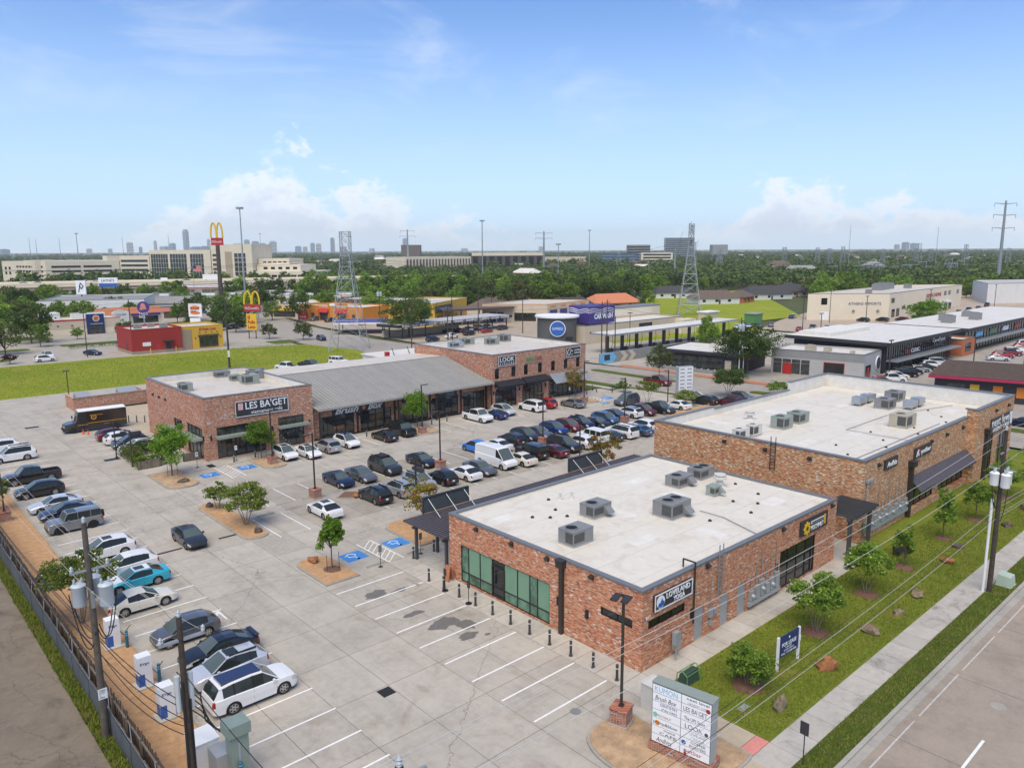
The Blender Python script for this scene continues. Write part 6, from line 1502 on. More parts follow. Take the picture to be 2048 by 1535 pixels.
# string lights across the aisle
def sag(a, b, s, n=14):
 a, b = Vector(a), Vector(b); return [a.lerp(b, i/n)-Vector((0, 0, 4*s*(i/n)*(1-i/n))) for i in range(n+1)]
for i, (a, b) in enumerate((((4.1, 60.6, 5.6), (1.65, 45.1, 5.6)), ((27.0, 60.9, 6), (18.2, 44.9, 6)), ((60.4, 60, 6), (53.5, 45.4, 6)))):
 t = thing('string_lights', ('sagging string lights left of the script sign', 'sagging string lights over the aisle by the metal roof', 'sagging string lights over the aisle by the two-storey block')[i], 'string lights', a)
 pp = sag(a, b, 1.2, 18); MB().path(pp, .008, 3).build('cable', 'wire_dark', t)
 for p in pp[1:-1]: MB().lathe((p.x, p.y, p.z-.1), [(.02, .08), (.035, .03), (.01, 0)], 6).build('bulb', 'lamp_glass', t)

# ---------------- bollards, wheel stops, accessible signs, parking meters
bm = MB().lathe((0, 0, 0), [(.085, 0), (.085, .86), (.095, .87), (.095, .92), (.09, .93), (.10, .99), (.06, 1.05), (.01, 1.06)], 12).mesh('bollard', 'dark_metal', 40)
bs = MB().lathe((0, 0, .76), [(.088, 0), (.088, .05)], 12).mesh('band', 'sign_white'); bb = MB().lathe((0, 0, 0), [(.14, 0), (.12, .05), (.09, .07)], 12).mesh('foot', 'dark_metal')
def bollard(x, y, label, g):
 o = root('bollard', label, 'bollard', (x, y, 0), 0, 1, g); ob('shaft', bm, o); ob('band', bs, o); ob('foot', bb, o)
nth = ('first', 'second', 'third', 'fourth', 'fifth', 'sixth', 'seventh', 'eighth', 'ninth', 'tenth', 'eleventh', 'twelfth')
for i in range(11): bollard(-1.77, .45+1.945*i, f'dark bollard along the corner shop front, {nth[i]} from the street end', 'bollards before the corner shop')
for i, (x, y) in enumerate(((-.05, 24.5), (2.2, 24.6), (4.0, 24.6))): bollard(x, y, f'dark bollard under the slatted canopy, {nth[i]} from its open end', 'bollards under the canopy')
for i, (x, y) in enumerate(((1.0, 64.9), (3.9, 65.2), (6.4, 65.0), (17.5, 64.9), (20.2, 64.9), (22.8, 64.9), (31.6, 64.9), (34.5, 64.9), (47.5, 64.9), (51.5, 64.9), (57.6, 64.9), (66.5, 64.9))): bollard(x, y, f'dark bollard before the far shops, {nth[i]} from the cafe corner', 'bollards before the far shops')
for i, (x, y) in enumerate(((-2.6, 99.5), (-1.7, 98.6), (-.8, 97.7), (.1, 96.8))): bollard(x, y, f'slim dark bollard behind the brown truck, {nth[i]} from its tail', 'bollards behind the truck')
for i, (x, y) in enumerate(((69.5, 65.2), (71.6, 63.2), (70.4, 67))): bollard(x, y, f'dark bollard past the two-storey block, {nth[i]} from its corner', 'bollards past the two-storey block')
wm = MB().hexa([(-.9, -.08, 0), (.9, -.08, 0), (.9, .08, 0), (-.9, .08, 0), (-.88, -.05, .12), (.88, -.05, .12), (.88, .05, .12), (-.88, .05, .12)]).mesh('wheel_stop', 'kerb')
def wstop(x, y, rz, label, g='wheel stops'):
 o = ob('wheel_stop', wm); o.location = (x, y, .003); o.rotation_euler = (0, 0, rz); tag(o, label, 'wheel stop', g)
wstop(-3.2, 25.5, 0, 'wheel stop at the left accessible bay by the canopy'); wstop(.9, 25.6, 0, 'wheel stop at the right accessible bay by the canopy'); wstop(-2.9, 20.6, PI/2, 'wheel stop beside the dark damp patch')
wstop(-3.3, 64.0, 0, 'wheel stop at the left accessible bay before the cafe'); wstop(.9, 64.1, 0, 'wheel stop at the right accessible bay before the cafe')
for i in range(5): wstop(-4.6+2.95*i, 45.6, 0, f'wheel stop in the back line of the middle rows, {nth[i]} from the left')
for i in range(4): wstop(-4.6+2.95*i, 43.6, 0, f'wheel stop in the front line of the middle rows, {nth[i]} from the left')
wstop(61.8, 56.9, .6, 'long wheel stop beside the dark grey SUV')
def acc_sign(x, y, label, h=1.9):
 t = root('parking_sign', label, 'sign', (x, y, 0), 0, 1, 'accessible parking signs'); F = Fr((0, -.03, 0), (1, 0, 0), (0, -1, 0))
 MB().tube((0, 0, 0), (0, 0, h), .025, n=6).build('post', 'dark_metal', t); MB().lathe((0, 0, 0), [(.2, 0), (.18, .04)], 12).build('foot', 'dark_metal', t)
 MB().fbox(F, -.16, .16, h-.5, h+.05, 0, .02).build('plate', 'sign_white', t); disc(F, 0, h-.2, .09, .02, .025).build('symbol', 'blue', t)
acc_sign(-3.3, 65.6, 'white and blue parking sign by the cafe patio'); acc_sign(1.5, 65.4, 'white and blue parking sign before the cafe door'); acc_sign(62, 65, 'white parking sign behind the yellowing tree')
for i, (x, y) in enumerate(((-3.1, 24.9), (1.0, 24.9))):
 t = root('parking_sign', ('grey-backed sign on a post at the left accessible bay', 'grey-backed sign on a post beside the canopy')[i], 'sign', (x, y, 0), 0, 1, 'accessible parking signs')
 MB().tube((0, 0, 0), (0, 0, 1.9), .025, n=6).build('post', 'dark_metal', t); MB().lathe((0, 0, 0), [(.2, 0), (.18, .04)], 12).build('foot', 'dark_metal', t); MB().box(-.16, .16, -.015, .015, 1.3, 1.9).build('plate', 'ac_grey', t)
for i, (x, y) in enumerate(((-1.9, 17.6), (-1.95, 14.65))):
 t = root('pay_sign', ('short post sign before the shop door on a round foot', 'short post sign between bollards on a round foot')[i], 'sign', (x, y, 0), 0, 1, 'short post signs')
 MB().tube((0, 0, 0), (0, 0, 1.5), .03, n=6).build('post', 'black', t); MB().lathe((0, 0, 0), [(.26, 0), (.24, .05)], 14).build('foot', 'black', t); MB().box(-.03, .03, -.14, .14, 1.25, 1.8).build('plate', 'sign_dark', t)
# drains and covers in the lot
t = thing('drain_grate', 'black square drain grate in the open concrete', 'drain', (-12.9, 9.0, 0))
MB().box(-13.32, -12.46, 8.55, 9.41, -.02, .004).build('pit', 'black', t)
for k in range(8): MB().box(-13.31+k*.108, -13.26+k*.108, 8.56, 9.4, .005, .02).build('bar', 'bronze', t)
for i, (x, y, w, l) in enumerate(((-9.9, 76.9, .55, .9), (-13.6, 104.8, .55, .9))):
 o = MB().box(x-l, x+l, y-w, y+w, -.01, .006).build('drain_grate', 'black'); tag(o, ('dark drain cover on the drive left of the cafe hedge', 'dark drain cover in front of the brown truck')[i], 'drain')
for i in range(2):
 o = MB().box(-16 if i == 0 else -10.6, -13.9 if i == 0 else -9.0, 40.3, 40.5, 0, .05).build('speed_hump', 'black'); tag(o, ('black rubber hump strip left of the driving sedan', 'black rubber hump strip right of the driving sedan')[i], 'speed hump')
o = MB().lathe((-6, -.05, -.01), [(.33, 0), (.33, .016)], 20).build('manhole_cover', 'ac_grey'); tag(o, 'small round cover in the pavement by the near brick corner', 'manhole cover')
o = MB().lathe((12.3, -16.2, -.03), [(.42, 0), (.42, .02)], 20).build('manhole_cover', 'kerb'); tag(o, 'round pale cover in the street lane', 'manhole cover')
# ---------------- chargers
def charger(x, y, label):
 t = thing('ev_charger', label, 'charger', (x, y, .05), 'car chargers'); F = Fr((x, y, .05), (0, -1, 0), (-1, 0, 0)); G = Fr((x, y, .05), (1, 0, 0), (0, -1, 0))
 MB().box(x-.6, x+.6, y-.55, y+.55, .03, .14).build('pad', 'walk', t)
 c = MB().box(x-.40, x+.40, y-.36, y+.36, .14, 2.05).build('cabinet', 'white', t)
 MB().box(x-.405, x-.40, y-.30, y+.30, .2, .9).build('panel', 'blue', c); MB().box(x-.41, x-.05, y-.365, y-.36, .2, .95).build('panel', 'blue', c)
 text(t, 'EVgo', 'navy', .5, .2, G, -.26, 1.45, .37, ext=.004); MB().box(x+.4, x+.43, y-.2, y+.2, 1.0, 1.7).build('screen', 'sign_dark', c)
 MB().path([(x+.4, y, 1.1), (x+.75, y-.1, .55), (x+.95, y+.1, .35), (x+1.0, y+.45, .7), (x+1.3, y+.6, .9)], .025, 5).build('cable', 'wire_dark', t)
charger(-23.4, 25.9, 'white car charger, farthest of three by the fence'); charger(-23.35, 19.5, 'white car charger, middle of three by the fence'); charger(-23.45, 15.3, 'white car charger behind the wooden pole, nearest of three')
for i, (x, y) in enumerate(((-22.75, 25.1), (-22.7, 20.9), (-22.55, 19.3), (-22.55, 14.6), (-22.6, 7.0))):
 o = root('charger_bollard', ('teal bollard with white bands beside the farthest charger', 'teal bollard with white bands behind the middle charger', 'teal bollard with white bands before the middle charger', 'teal bollard with white bands behind the large white SUV', 'teal bollard beside the tall green-grey cabinet')[i], 'bollard', (x, y, .05), 0, 1, 'teal bollards')
 MB().lathe((0, 0, 0), [(.10, 0), (.10, 1.15), (.05, 1.2)], 12).build('shaft', 'teal_blue', o)
 for z in (.85, 1.0): MB().lathe((0, 0, z), [(.103, 0), (.103, .05)], 12).build('band', 'sky_blue', o)
t = thing('switch_cabinet', 'pale electric cabinet at the lower left, below the wires', 'cabinet', (-23.6, 9.4, 0)); MB().box(-24.1, -22.9, 8.9, 10.3, .1, 1.75).build('cabinet', 'white', t); MB().box(-23.5, -22.5, 7.7, 8.85, .1, 1.5).build('cabinet', 'elec', t); MB().box(-24.15, -22.85, 8.85, 10.35, 1.75, 1.8).build('lid', 'white', t)
t = thing('meter_pedestal', 'tall green-grey electric cabinet at the bottom left', 'cabinet', (-22.6, 7.3, 0)); MB().box(-22.95, -22.05, 7.15, 7.85, .0, 2.6).build('cabinet', 'elec_green', t); MB().box(-23.1, -21.95, 7.0, 8.0, 2.6, 3.2).build('hood', 'elec_green', t); MB().box(-22.6, -22.5, 7.13, 7.15, .6, 2.2).build('door_seam', 'elec', t)
m = MB()
for k in range(5): m.path([(-22.9-.07*k, 7.9+.1*k, 2.6), (-23.0-.1*k, 8.3+.2*k, 2.4+.1*k), (-23.6, 9.0, 3.2+.3*k), (-24.4, 9.7, 4.0+.4*k)], .03, 5)
m.build('cable_drop', 'wire_dark', t)

# ---------------- utility poles
def can(t, x, y, z, r=.42, h=1.15, mat='xfmr'):
 c = MB().lathe((x, y, z), [(r*.93, 0), (r, .06), (r, h), (r*1.04, h+.02), (r*1.04, h+.08), (r*.7, h+.18), (.05, h+.2)], 18).build('transformer', mat, t, smooth=40)
 for d in (-.18, .18): MB().lathe((x+d, y, z+h+.12), [(.07, 0), (.05, .08), (.08, .12), (.05, .18), (.08, .22), (.04, .34)], 8).build('bushing', 'porcelain', c)
def insul(t, x, y, z, mat='porcelain'):
 MB().lathe((x, y, z), [(.04, 0), (.10, .05), (.06, .1), (.11, .14), (.06, .2), (.10, .25), (.05, .32), (.02, .36)], 10).build('insulator', mat, t)
def upole(x, y, h, label, mat='pole_wood', r=.17):
 t = thing('utility_pole', label, 'utility pole', (x, y, 0), 'utility poles'); MB().tube((x, y, 0), (x, y, h), r, r*.66, 12).build('pole', mat, t, smooth=50); return t
t = upole(-26.5, 15.7, 12.2, 'old wooden pole with three grey transformers beside the fence', 'pole_old', .2)
can(t, -26.95, 16.25, 7.6, .36, 1.05); can(t, -26.15, 16.3, 7.9, .32, 1.0); can(t, -25.9, 15.2, 7.7, .36, 1.05); insul(t, -26.5, 15.7, 12.2)
MB().box(-26.58, -26.42, 15.4, 16.0, 7.6, 8.5).build('bracket', 'steel', t); MB().box(-27.4, -25.4, 15.62, 15.72, 9.6, 9.7).build('crossarm', 'galv', t)
for x in (-27.3, -25.6): insul(t, x, 15.67, 9.7)
m = MB()
for a, b, s in (((-27.2, 16.4, 7.5), (-26.5, 15.5, 6.2), .9), ((-25.7, 15.1, 7.5), (-26.4, 15.5, 6.4), 1.1), ((-27.4, 16.4, 8.3), (-26.6, 15.6, 5.6), 1.4), ((-25.4, 15.1, 8.5), (-26.3, 15.6, 6.6), 1.6)): m.path(sag(a, b, s, 10), .03, 5)
m.build('cable', 'wire_dark', t)
F = Fr((-26.5, 15.5, 0), (1, 0, 0), (0, -1, 0)); MB().fbox(F, -.22, .22, 2.35, 2.95, .0, .02).build('notice', 'sign_white', t); text(t, 'SPEED\nLIMIT\n5\nMPH', 'black', .32, .5, F, -.16, 2.4, .022, ext=.002)
t = upole(-24.6, 8.0, 9.2, 'dark wooden pole with cut-out switches in front of the chargers', 'pole_wood', .19)
MB().box(-25.6, -23.5, 7.93, 8.07, 8.0, 8.12).build('crossarm', 'galv', t)
for x in (-25.5, -23.55): insul(t, x, 8.0, 8.12)
insul(t, -24.6, 8, 9.2)
for dx in (-.3, .3): MB().tube((-24.6+dx, 8.05, 4.5), (-24.6+dx, 8.05, 6.3), .13, n=10).build('capacitor', 'xfmr', t); MB().box(-24.6+min(dx, 0), -24.6+max(dx, 0), 8.0, 8.08, 5.2, 5.6).build('bracket', 'steel', t)
MB().tube((-24.75, 7.85, 0), (-24.75, 7.85, 6), .06).build('conduit', 'wire_dark', t); MB().tube((-24.42, 7.9, 0), (-24.42, 7.9, 5), .05).build('conduit', 'wire_dark', t)
t = upole(28.6, -11.0, 12.7, 'dark wooden street pole with three white transformers and a white conduit', 'pole_wood', .19)
can(t, 28.0, -10.7, 8.6, .31, .85, 'white'); can(t, 28.15, -11.4, 8.5, .32, .9, 'white'); can(t, 29.2, -11.2, 8.5, .34, .9, 'white'); insul(t, 28.6, -11, 12.7)
MB().tube((28.3, -10.65, 0), (28.3, -10.65, 7.4), .10).build('conduit', 'white', t); MB().box(27.9, 29.9, -11.05, -10.95, 11.0, 11.1).build('crossarm', 'galv', t); MB().box(28.55, 28.65, -11.9, -10.1, 9.7, 9.8).build('crossarm', 'galv', t)
m = MB()
for a, b, s in (((28, -10.6, 8.6), (28.5, -11, 7.2), 1.0), ((29.5, -11.3, 8.5), (28.7, -11, 6.6), 1.8), ((28.4, -10.7, 7.4), (28.7, -11, 6.9), .5)): m.path(sag(a, b, s, 10), .03, 5)
m.build('cable', 'wire_dark', t)
t = upole(-25, -11, 12.0, 'street pole whose top insulators rise at the bottom picture edge', 'pole_wood', .19); insul(t, -25, -11, 12.0); MB().box(-25.9, -24.1, -11.05, -10.95, 11.5, 11.6).build('crossarm', 'galv', t)
upole(70, -11, 12.5, 'wooden street pole beyond the brick tower', 'pole_wood', .19)
t = upole(32.3, 143, 15.2, 'dark wooden pole with a white box in the meadow', 'pole_wood', .24); MB().box(32.0, 32.4, 142.5, 142.8, 2.5, 4).build('cabinet', 'white', t)
for i, (x, y, h) in enumerate(((24.5, 187, 14), (75.6, 118, 13), (72, 128, 14), (101.5, 92, 14), (104, 90, 10.5), (106, 57.8, 12), (94, 140, 14), (120, 160, 14), (130, 150, 15), (108, 96, 14), (78, 262, 13), (160, 200, 13), (190, 190, 14), (215, 170, 13), (112, 205, 13))):
 t = upole(x, y, h, ('grey lamp-topped pole before the red restaurant', 'wooden pole behind the two-storey roof', 'wooden pole with a yellow guard by the pylon', 'tall wooden pole at the car-wash wall', 'leaning short pole beside the tall car-wash pole', 'pole with grey transformer boxes before the oak', 'wooden pole at the wash canopy corner', 'wooden pole in front of the yellow building', 'wooden pole at the garage doors', 'wooden pole at the stone drum', 'wooden pole behind the arches sign', 'wooden pole in the trees behind the garage', 'wooden pole left of the orange roof', 'wooden pole at the greenbelt', 'wooden pole with white boxes right of the chicken restaurant')[i], 'pole_wood', .16)
 if i % 2: MB().box(x-1.1, x+1.1, y-.05, y+.05, h-.8, h-.65).build('crossarm', 'pole_wood', t)
 if i in (5, 14): can(t, x-.5, y, h-2.8, .45, 1.3); can(t, x+.5, y, h-2.8, .45, 1.3)
 if i == 5:
  for d in (-.7, .9): MB().tube((x+d, y-.3, 0), (x+d, y-.3, 7.5), .12).build('conduit', 'white', t)
# ---------------- wires
def wire(a, b, s, r, mat, label, n=16, g='overhead wires'):
 o = MB().path(sag(a, b, s, n), r, 4).build('overhead_wire', mat); tag(o, label, 'wire', g)
wire((-80, -11, 12.2), (-25, -11, 12.35), .6, .011, 'wire_alu', 'bright overhead line running off below the picture')
for i, (dy, z) in enumerate(((0, 12.4), (-.85, 11.55), (.85, 11.55))):
 wire((-25, -11+dy, z-.1), (28.6, -11+dy, z+.45-(.9 if i else 0)), .7, .011, 'wire_alu', ('topmost bright line along the street', 'outer bright line along the street over the road side', 'inner bright line along the street over the lawn side')[i], 24)
 wire((28.6, -11+dy, z+.45-(.9 if i else 0)), (70, -11+dy, z), .7, .011, 'wire_alu', ('topmost bright line beyond the street pole', 'outer bright line beyond the street pole', 'inner bright line beyond the street pole')[i], 24)
for i, (dy, z) in enumerate(((.1, 6.9), (.15, 6.5), (-.1, 6.2), (.05, 5.8))):
 wire((-25, -11+dy, z), (28.6, -11+dy, z+.1), .6, .010, 'wire_alu' if i % 2 else 'wire_dark', ('highest cable of the low bundle along the street', 'second cable of the low bundle along the street', 'third cable of the low bundle along the street', 'lowest cable of the low bundle along the street')[i], 24)
 wire((28.6, -11+dy, z+.1), (70, -11+dy, z), .6, .010, 'wire_alu', ('highest low cable beyond the street pole', 'second low cable beyond the street pole', 'third low cable beyond the street pole', 'lowest low cable beyond the street pole')[i], 24)
wire((-24.6, 8, 6.4), (-25, -11, 7.5), .5, .02, 'wire_dark', 'thick black cable crossing below the bottom edge')
wire((-12, -40, 8), (14, -4, 6.9), 1.6, .03, 'wire_dark', 'thick black cable looping in front of the tenant sign', 24) if 0 else None
for i, (dx, z) in enumerate(((0, 9.2), (-.9, 8.3), (.9, 8.3))):
 wire((-24.6+dx, 8, z), (-26.5+dx*.9, 15.7, z+1.4), .2, .008, 'wire_alu', ('top wire between the two fence poles', 'outer wire between the two fence poles', 'inner wire between the two fence poles')[i])
 wire((-26.5+dx*.9, 15.7, z+1.4), (-27+dx, 75, 11), 1.0, .008, 'wire_alu', ('top wire running back along the alley', 'outer wire running back along the alley', 'inner wire running back along the alley')[i], 24)
for i, (dx, z, s) in enumerate(((.0, 5.9, .4), (.12, 5.5, .6), (-.1, 5.1, .5), (.15, 4.6, .9), (-.12, 4.3, .7))):
 wire((-24.5+dx, 8, z-1.2), (-26.4+dx, 15.7, z), s, .022, 'wire_dark', f'black cable between the fence poles, {nth[i]} from the top')
 wire((-26.4+dx, 15.7, z), (-27+dx, 75, 6.5), 1.2+s, .022, 'wire_dark', f'black cable running back along the alley, {nth[i]} from the top', 24)
for i, (a, b) in enumerate((((94, 140, 13.5), (24.5, 187, 13)), ((94, 140, 12.6), (24.5, 187, 12)), ((32.3, 143, 14.8), (-80, 170, 13)), ((120, 160, 13.4), (190, 190, 13.2)), ((94, 140, 13.4), (120, 160, 13.5)), ((78, 262, 12), (-40, 285, 12)), ((78, 262, 11), (-40, 285, 11)), ((24.5, 187, 13), (-80, 205, 13)), ((24.5, 187, 12), (-80, 205, 12)), ((101.5, 92, 13.5), (75.6, 118, 12.5)), ((101.5, 92, 13.5), (106, 57.8, 11.6)), ((112, 205, 12.5), (78, 262, 12)), ((190, 190, 13), (290, 150, 13)))):
 wire(a, b, 1.0, .03, 'wire_dark', 'far overhead wire, ' + ('upper of two left of the wash canopy', 'lower of two left of the wash canopy', 'low one across the meadow', 'one before the garage doors', 'one beside the yellow building', 'upper of two over the restaurants', 'lower of two over the restaurants', 'upper of two over the red restaurant', 'lower of two over the red restaurant', 'one behind the two-storey roof', 'one before the black cafe', 'one behind the chicken restaurant', 'one over the greenbelt')[i], 12)
# ---------------- tenant sign, lease sign and street bits
F = Fr((-5.65, -5.1, 0), (.16, -.987, 0), (-.987, -.16, 0))
t = thing('tenant_sign', 'large white tenant board with many shop names on a brick base', 'sign', (-5.3, -6.7, .1))
MB().fbox(F, -.1, 3.4, .1, .62, -1.0, .08).build('brick_base', 'brick_pier', t); MB().fbox(F, -.2, 3.5, .02, .14, -1.1, .2).build('plinth', 'kerb', t)
MB().fbox(F, .0, 3.3, .62, 3.95, -.72, -.02).build('cabinet', 'sign_grey', t); MB().fbox(F, -.03, 3.33, 3.95, 4.0, -.75, .0).build('lid', 'ac_green', t)
fr = MB().fbox(F, .02, 3.28, .64, 3.93, -.02, .0).build('face', 'sign_dark', t)
rows_ = 8; hh = 3.26/rows_; cw = 1.6
NAMES = [[('KUMON', 'sky_blue', .8, .24)], [('next level', 'sign_dark', .75, .2), ('URGENT CARE', 'grey_wall', .7, .08)], [('Brush Box', 'sign_dark', .75, .2)], [("LES BA'GET", 'brown', .8, .2)], [('DENTISTRY', 'navy', .6, .12), ('of the OAKS', 'navy', .55, .1)], [('The UPS Store', 'sign_dark', .7, .15)],
  [('MOCHINUT', 'tan_dark', .5, .12)], [('LOOK', 'sign_dark', .6, .2)], [('primp&blow', 'sign_dark', .85, .18)], [('LOVELAND', 'steel', .55, .11), ('YOGA', 'steel', .4, .1)], [('tropical', 'sign_dark', .4, .14), ('CAFE', 'sign_dark', .6, .2)], [('COFFEE', 'sign_dark', .5, .11), ('ROASTERS', 'sign_dark', .55, .11)], [('Andhita', 'sign_dark', .55, .2)], [('petbar', 'red', .6, .22)]]
k = 0
for c in range(2):
 for r in range(7):
  u0 = .05+c*(cw+.02); v1 = 3.9-r*(3.24/7); v0 = v1-3.24/7+.03
  MB().fbox(F, u0, u0+cw-.01, v0, v1, .0, .018).build('tenant_panel', 'sign_white', t)
  nm = NAMES[r*2+c]; ih = (v1-v0)/len(nm)
  for j, (s_, mt, wf, hf) in enumerate(nm):
   text(t, s_, mt, cw*wf, min(hf*1.3, ih*.72), F, u0+cw*(1-wf)*(.35 if len(nm) == 1 else .7), v1-ih*(j+1)+ih*.16, .02, ext=.002, shear=.35 if s_ in ('Brush Box', 'Andhita') else 0)
def blob(u, v, r, mt): disc(F, u, v, r, .019, .024, 14).build('logo', mt, t)
blob(.22, 2.24, .13, 'mint'); blob(.35, 1.8, .14, 'orange'); blob(3.1, 3.5, .12, 'red'); blob(1.85, 1.33, .13, 'blue'); blob(3.05, 2.2, .1, 'brown'); blob(1.95, .9, .1, 'grey_light'); blob(1.95, .85-.1, .08, 'red')
t = thing('lease_sign', 'blue for-lease board on two white posts in the lawn', 'sign', (7.4, -5.75, 0)); F = Fr((6.2, -5.72, 0), (.998, -.06, 0), (-.06, -.998, 0))
for u in (.05, 2.4): MB().fbox(F, u-.07, u+.07, 0, 2.3, -.07, .07).build('post', 'white', t)
MB().fbox(F, .12, 2.33, .85, 2.25, -.03, .03).build('board', 'navy', t); text(t, 'FOR LEASE', 'sign_white', 1.6, .26, F, .45, 1.5, .032, ext=.004, bold=.015); text(t, '1,200 SF', 'sign_white', .7, .12, F, .85, 1.32, .032, ext=.004)
text(t, 'CALL 713-588-4466', 'sign_white', 1.7, .14, F, .4, .95, .032, ext=.004); text(t, 'RETAIL SPACE', 'sign_white', 1.1, .09, F, .7, 1.17, .032, ext=.004); disc(F, 1.25, 2.0, .08, .03, .036).build('emblem', 'sign_white', t); MB().fbox(F, 2.33, 2.5, 1.35, 1.7, .07, .09).build('flyer', 'sign_white', t)
t = thing('steel_cabinet', 'pale grey steel cabinet behind the tenant sign', 'cabinet', (-3.2, -3.2, 0)); MB().box(-3.2, -2.1, -3.5, -2.5, .1, 1.75).build('cabinet', 'ac_white', t); MB().box(-3.25, -2.05, -3.55, -2.45, 1.75, 1.8).build('lid', 'ac_white', t); MB().box(-4.0, -2.0, -3.8, -2.1, -.02, .17).build('pad', 'walk', t)
t = thing('mesh_cover', 'green mesh cover over pipework on the lawn corner', 'valve cover', (1.2, -2.7, 0))
m = MB()
for x in (.5, 1.9): m.path([(x, -2.3, .05), (x, -2.35, .8), (x, -2.7, 1.05), (x, -3.05, .8), (x, -3.1, .05)], .03, 5)
for (y, z) in ((-2.35, .8), (-2.7, 1.05), (-3.05, .8)): m.tube((.5, y, z), (1.9, y, z), .025, n=5)
m.build('frame', 'green_sign', t)
pbr('mesh_green', (.035, .07, .05), .8, var=.15, vs=12)
m = MB(); m.hexa([(.52, -3.0, .06), (1.88, -3.0, .06), (1.88, -2.4, .06), (.52, -2.4, .06), (.52, -2.9, .8), (1.88, -2.9, .8), (1.88, -2.5, .8), (.52, -2.5, .8)]); m.build('mesh', 'mesh_green', t)
t = thing('pad_box', 'pale green utility box by the street kerb', 'utility box', (30.9, -11.4, .05)); MB().hexa([(30.3, -12.0, .05), (31.5, -12.0, .05), (31.5, -10.95, .05), (30.3, -10.95, .05), (30.35, -11.9, .85), (31.45, -11.9, .85), (31.45, -11.0, .95), (30.35, -11.0, .95)]).build('housing', 'box_green', t); MB().box(30.25, 31.55, -12.05, -10.9, .03, .1).build('base', 'box_green', t)
t = thing('street_sign', 'thin dark sign edge-on at the corner of the pavement', 'sign', (-.9, -11.1, 0)); MB().tube((-.9, -11.1, 0), (-.9, -11.1, 2.4), .03, n=6).build('post', 'dark_metal', t); MB().box(-.93, -.89, -11.3, -10.85, 1.75, 2.45).build('plate', 'sign_dark', t)
t = thing('park_bench', 'black metal bench on the lawn by the large store', 'bench', (31.2, -3.4, 0))
MB().box(30.4, 32.0, -3.65, -3.15, .42, .47).build('seat', 'black', t); MB().box(30.4, 32.0, -3.15, -3.1, .5, .95).build('backrest', 'black', t)
for x in (30.45, 31.9):
 for y in (-3.6, -3.2): MB().box(x, x+.06, y, y+.06, .04, .42).build('leg', 'black', t)
o = MB().box(.9, 1.7, -6.6, -6.2, .05, .075).build('ground_box', 'elec'); tag(o, 'flat blue-grey valve lid in the lawn near the tenant sign', 'valve lid'); o.rotation_euler = (0, 0, 0)
# bins behind the cafe
t = thing('bin_enclosure', 'low brick bin enclosure behind the brown truck', 'enclosure', (0, 115, 0))
m = MB(); m.box(-5.9, 5.6, 113.4, 113.8, 0, 2.2); m.box(-5.9, -5.5, 113.8, 119, 0, 2.2); m.box(5.2, 5.6, 113.8, 119, 0, 2.2); m.build('brick_wall', 'brick_l', t); MB().box(-6.0, 5.7, 113.3, 113.9, 2.2, 2.3).build('coping', 'kerb', t)
for i, (x0, x1) in enumerate(((-5.2, -3.0), (1.4, 4.4))):
 b = thing('skip_bin', ('dark steel bin, left in the brick enclosure', 'dark steel bin, right in the brick enclosure')[i], 'bin', (x0+1, 115, 0)); MB().box(x0, x1, 114.4, 116.4, .1, 2.1).build('body', 'dark_metal', b); MB().hexa([(x0, 114.4, 2.1), (x1, 114.4, 2.1), (x1, 116.4, 2.1), (x0, 116.4, 2.1), (x0, 114.5, 2.3), (x1, 114.5, 2.3), (x1, 116.4, 2.7), (x0, 116.4, 2.7)]).build('lid', 'elec', b)
# far monument sign and the walker
F = Fr((75.5, 51.4, 0), (.92, -.40, 0), (-.40, -.92, 0))
t = thing('monument_sign', 'grey monument sign with white tenant panels at the cross street', 'sign', (77, 51, 0)); MB().fbox(F, 0, 3.0, 0, 5.6, -.9, 0).build('cabinet', 'sign_grey', t)
for c in range(2):
 for r in range(7):
  MB().fbox(F, .1+c*1.42, 1.48+c*1.42, 5.5-r*.66-.62, 5.5-r*.66, 0, .03).build('tenant_panel', 'sign_white', t)
  MB().fbox(F, .3+c*1.42, 1.25+c*1.42, 5.5-r*.66-.42, 5.5-r*.66-.2, .03, .034).build('lettering', 'grey_wall', t)
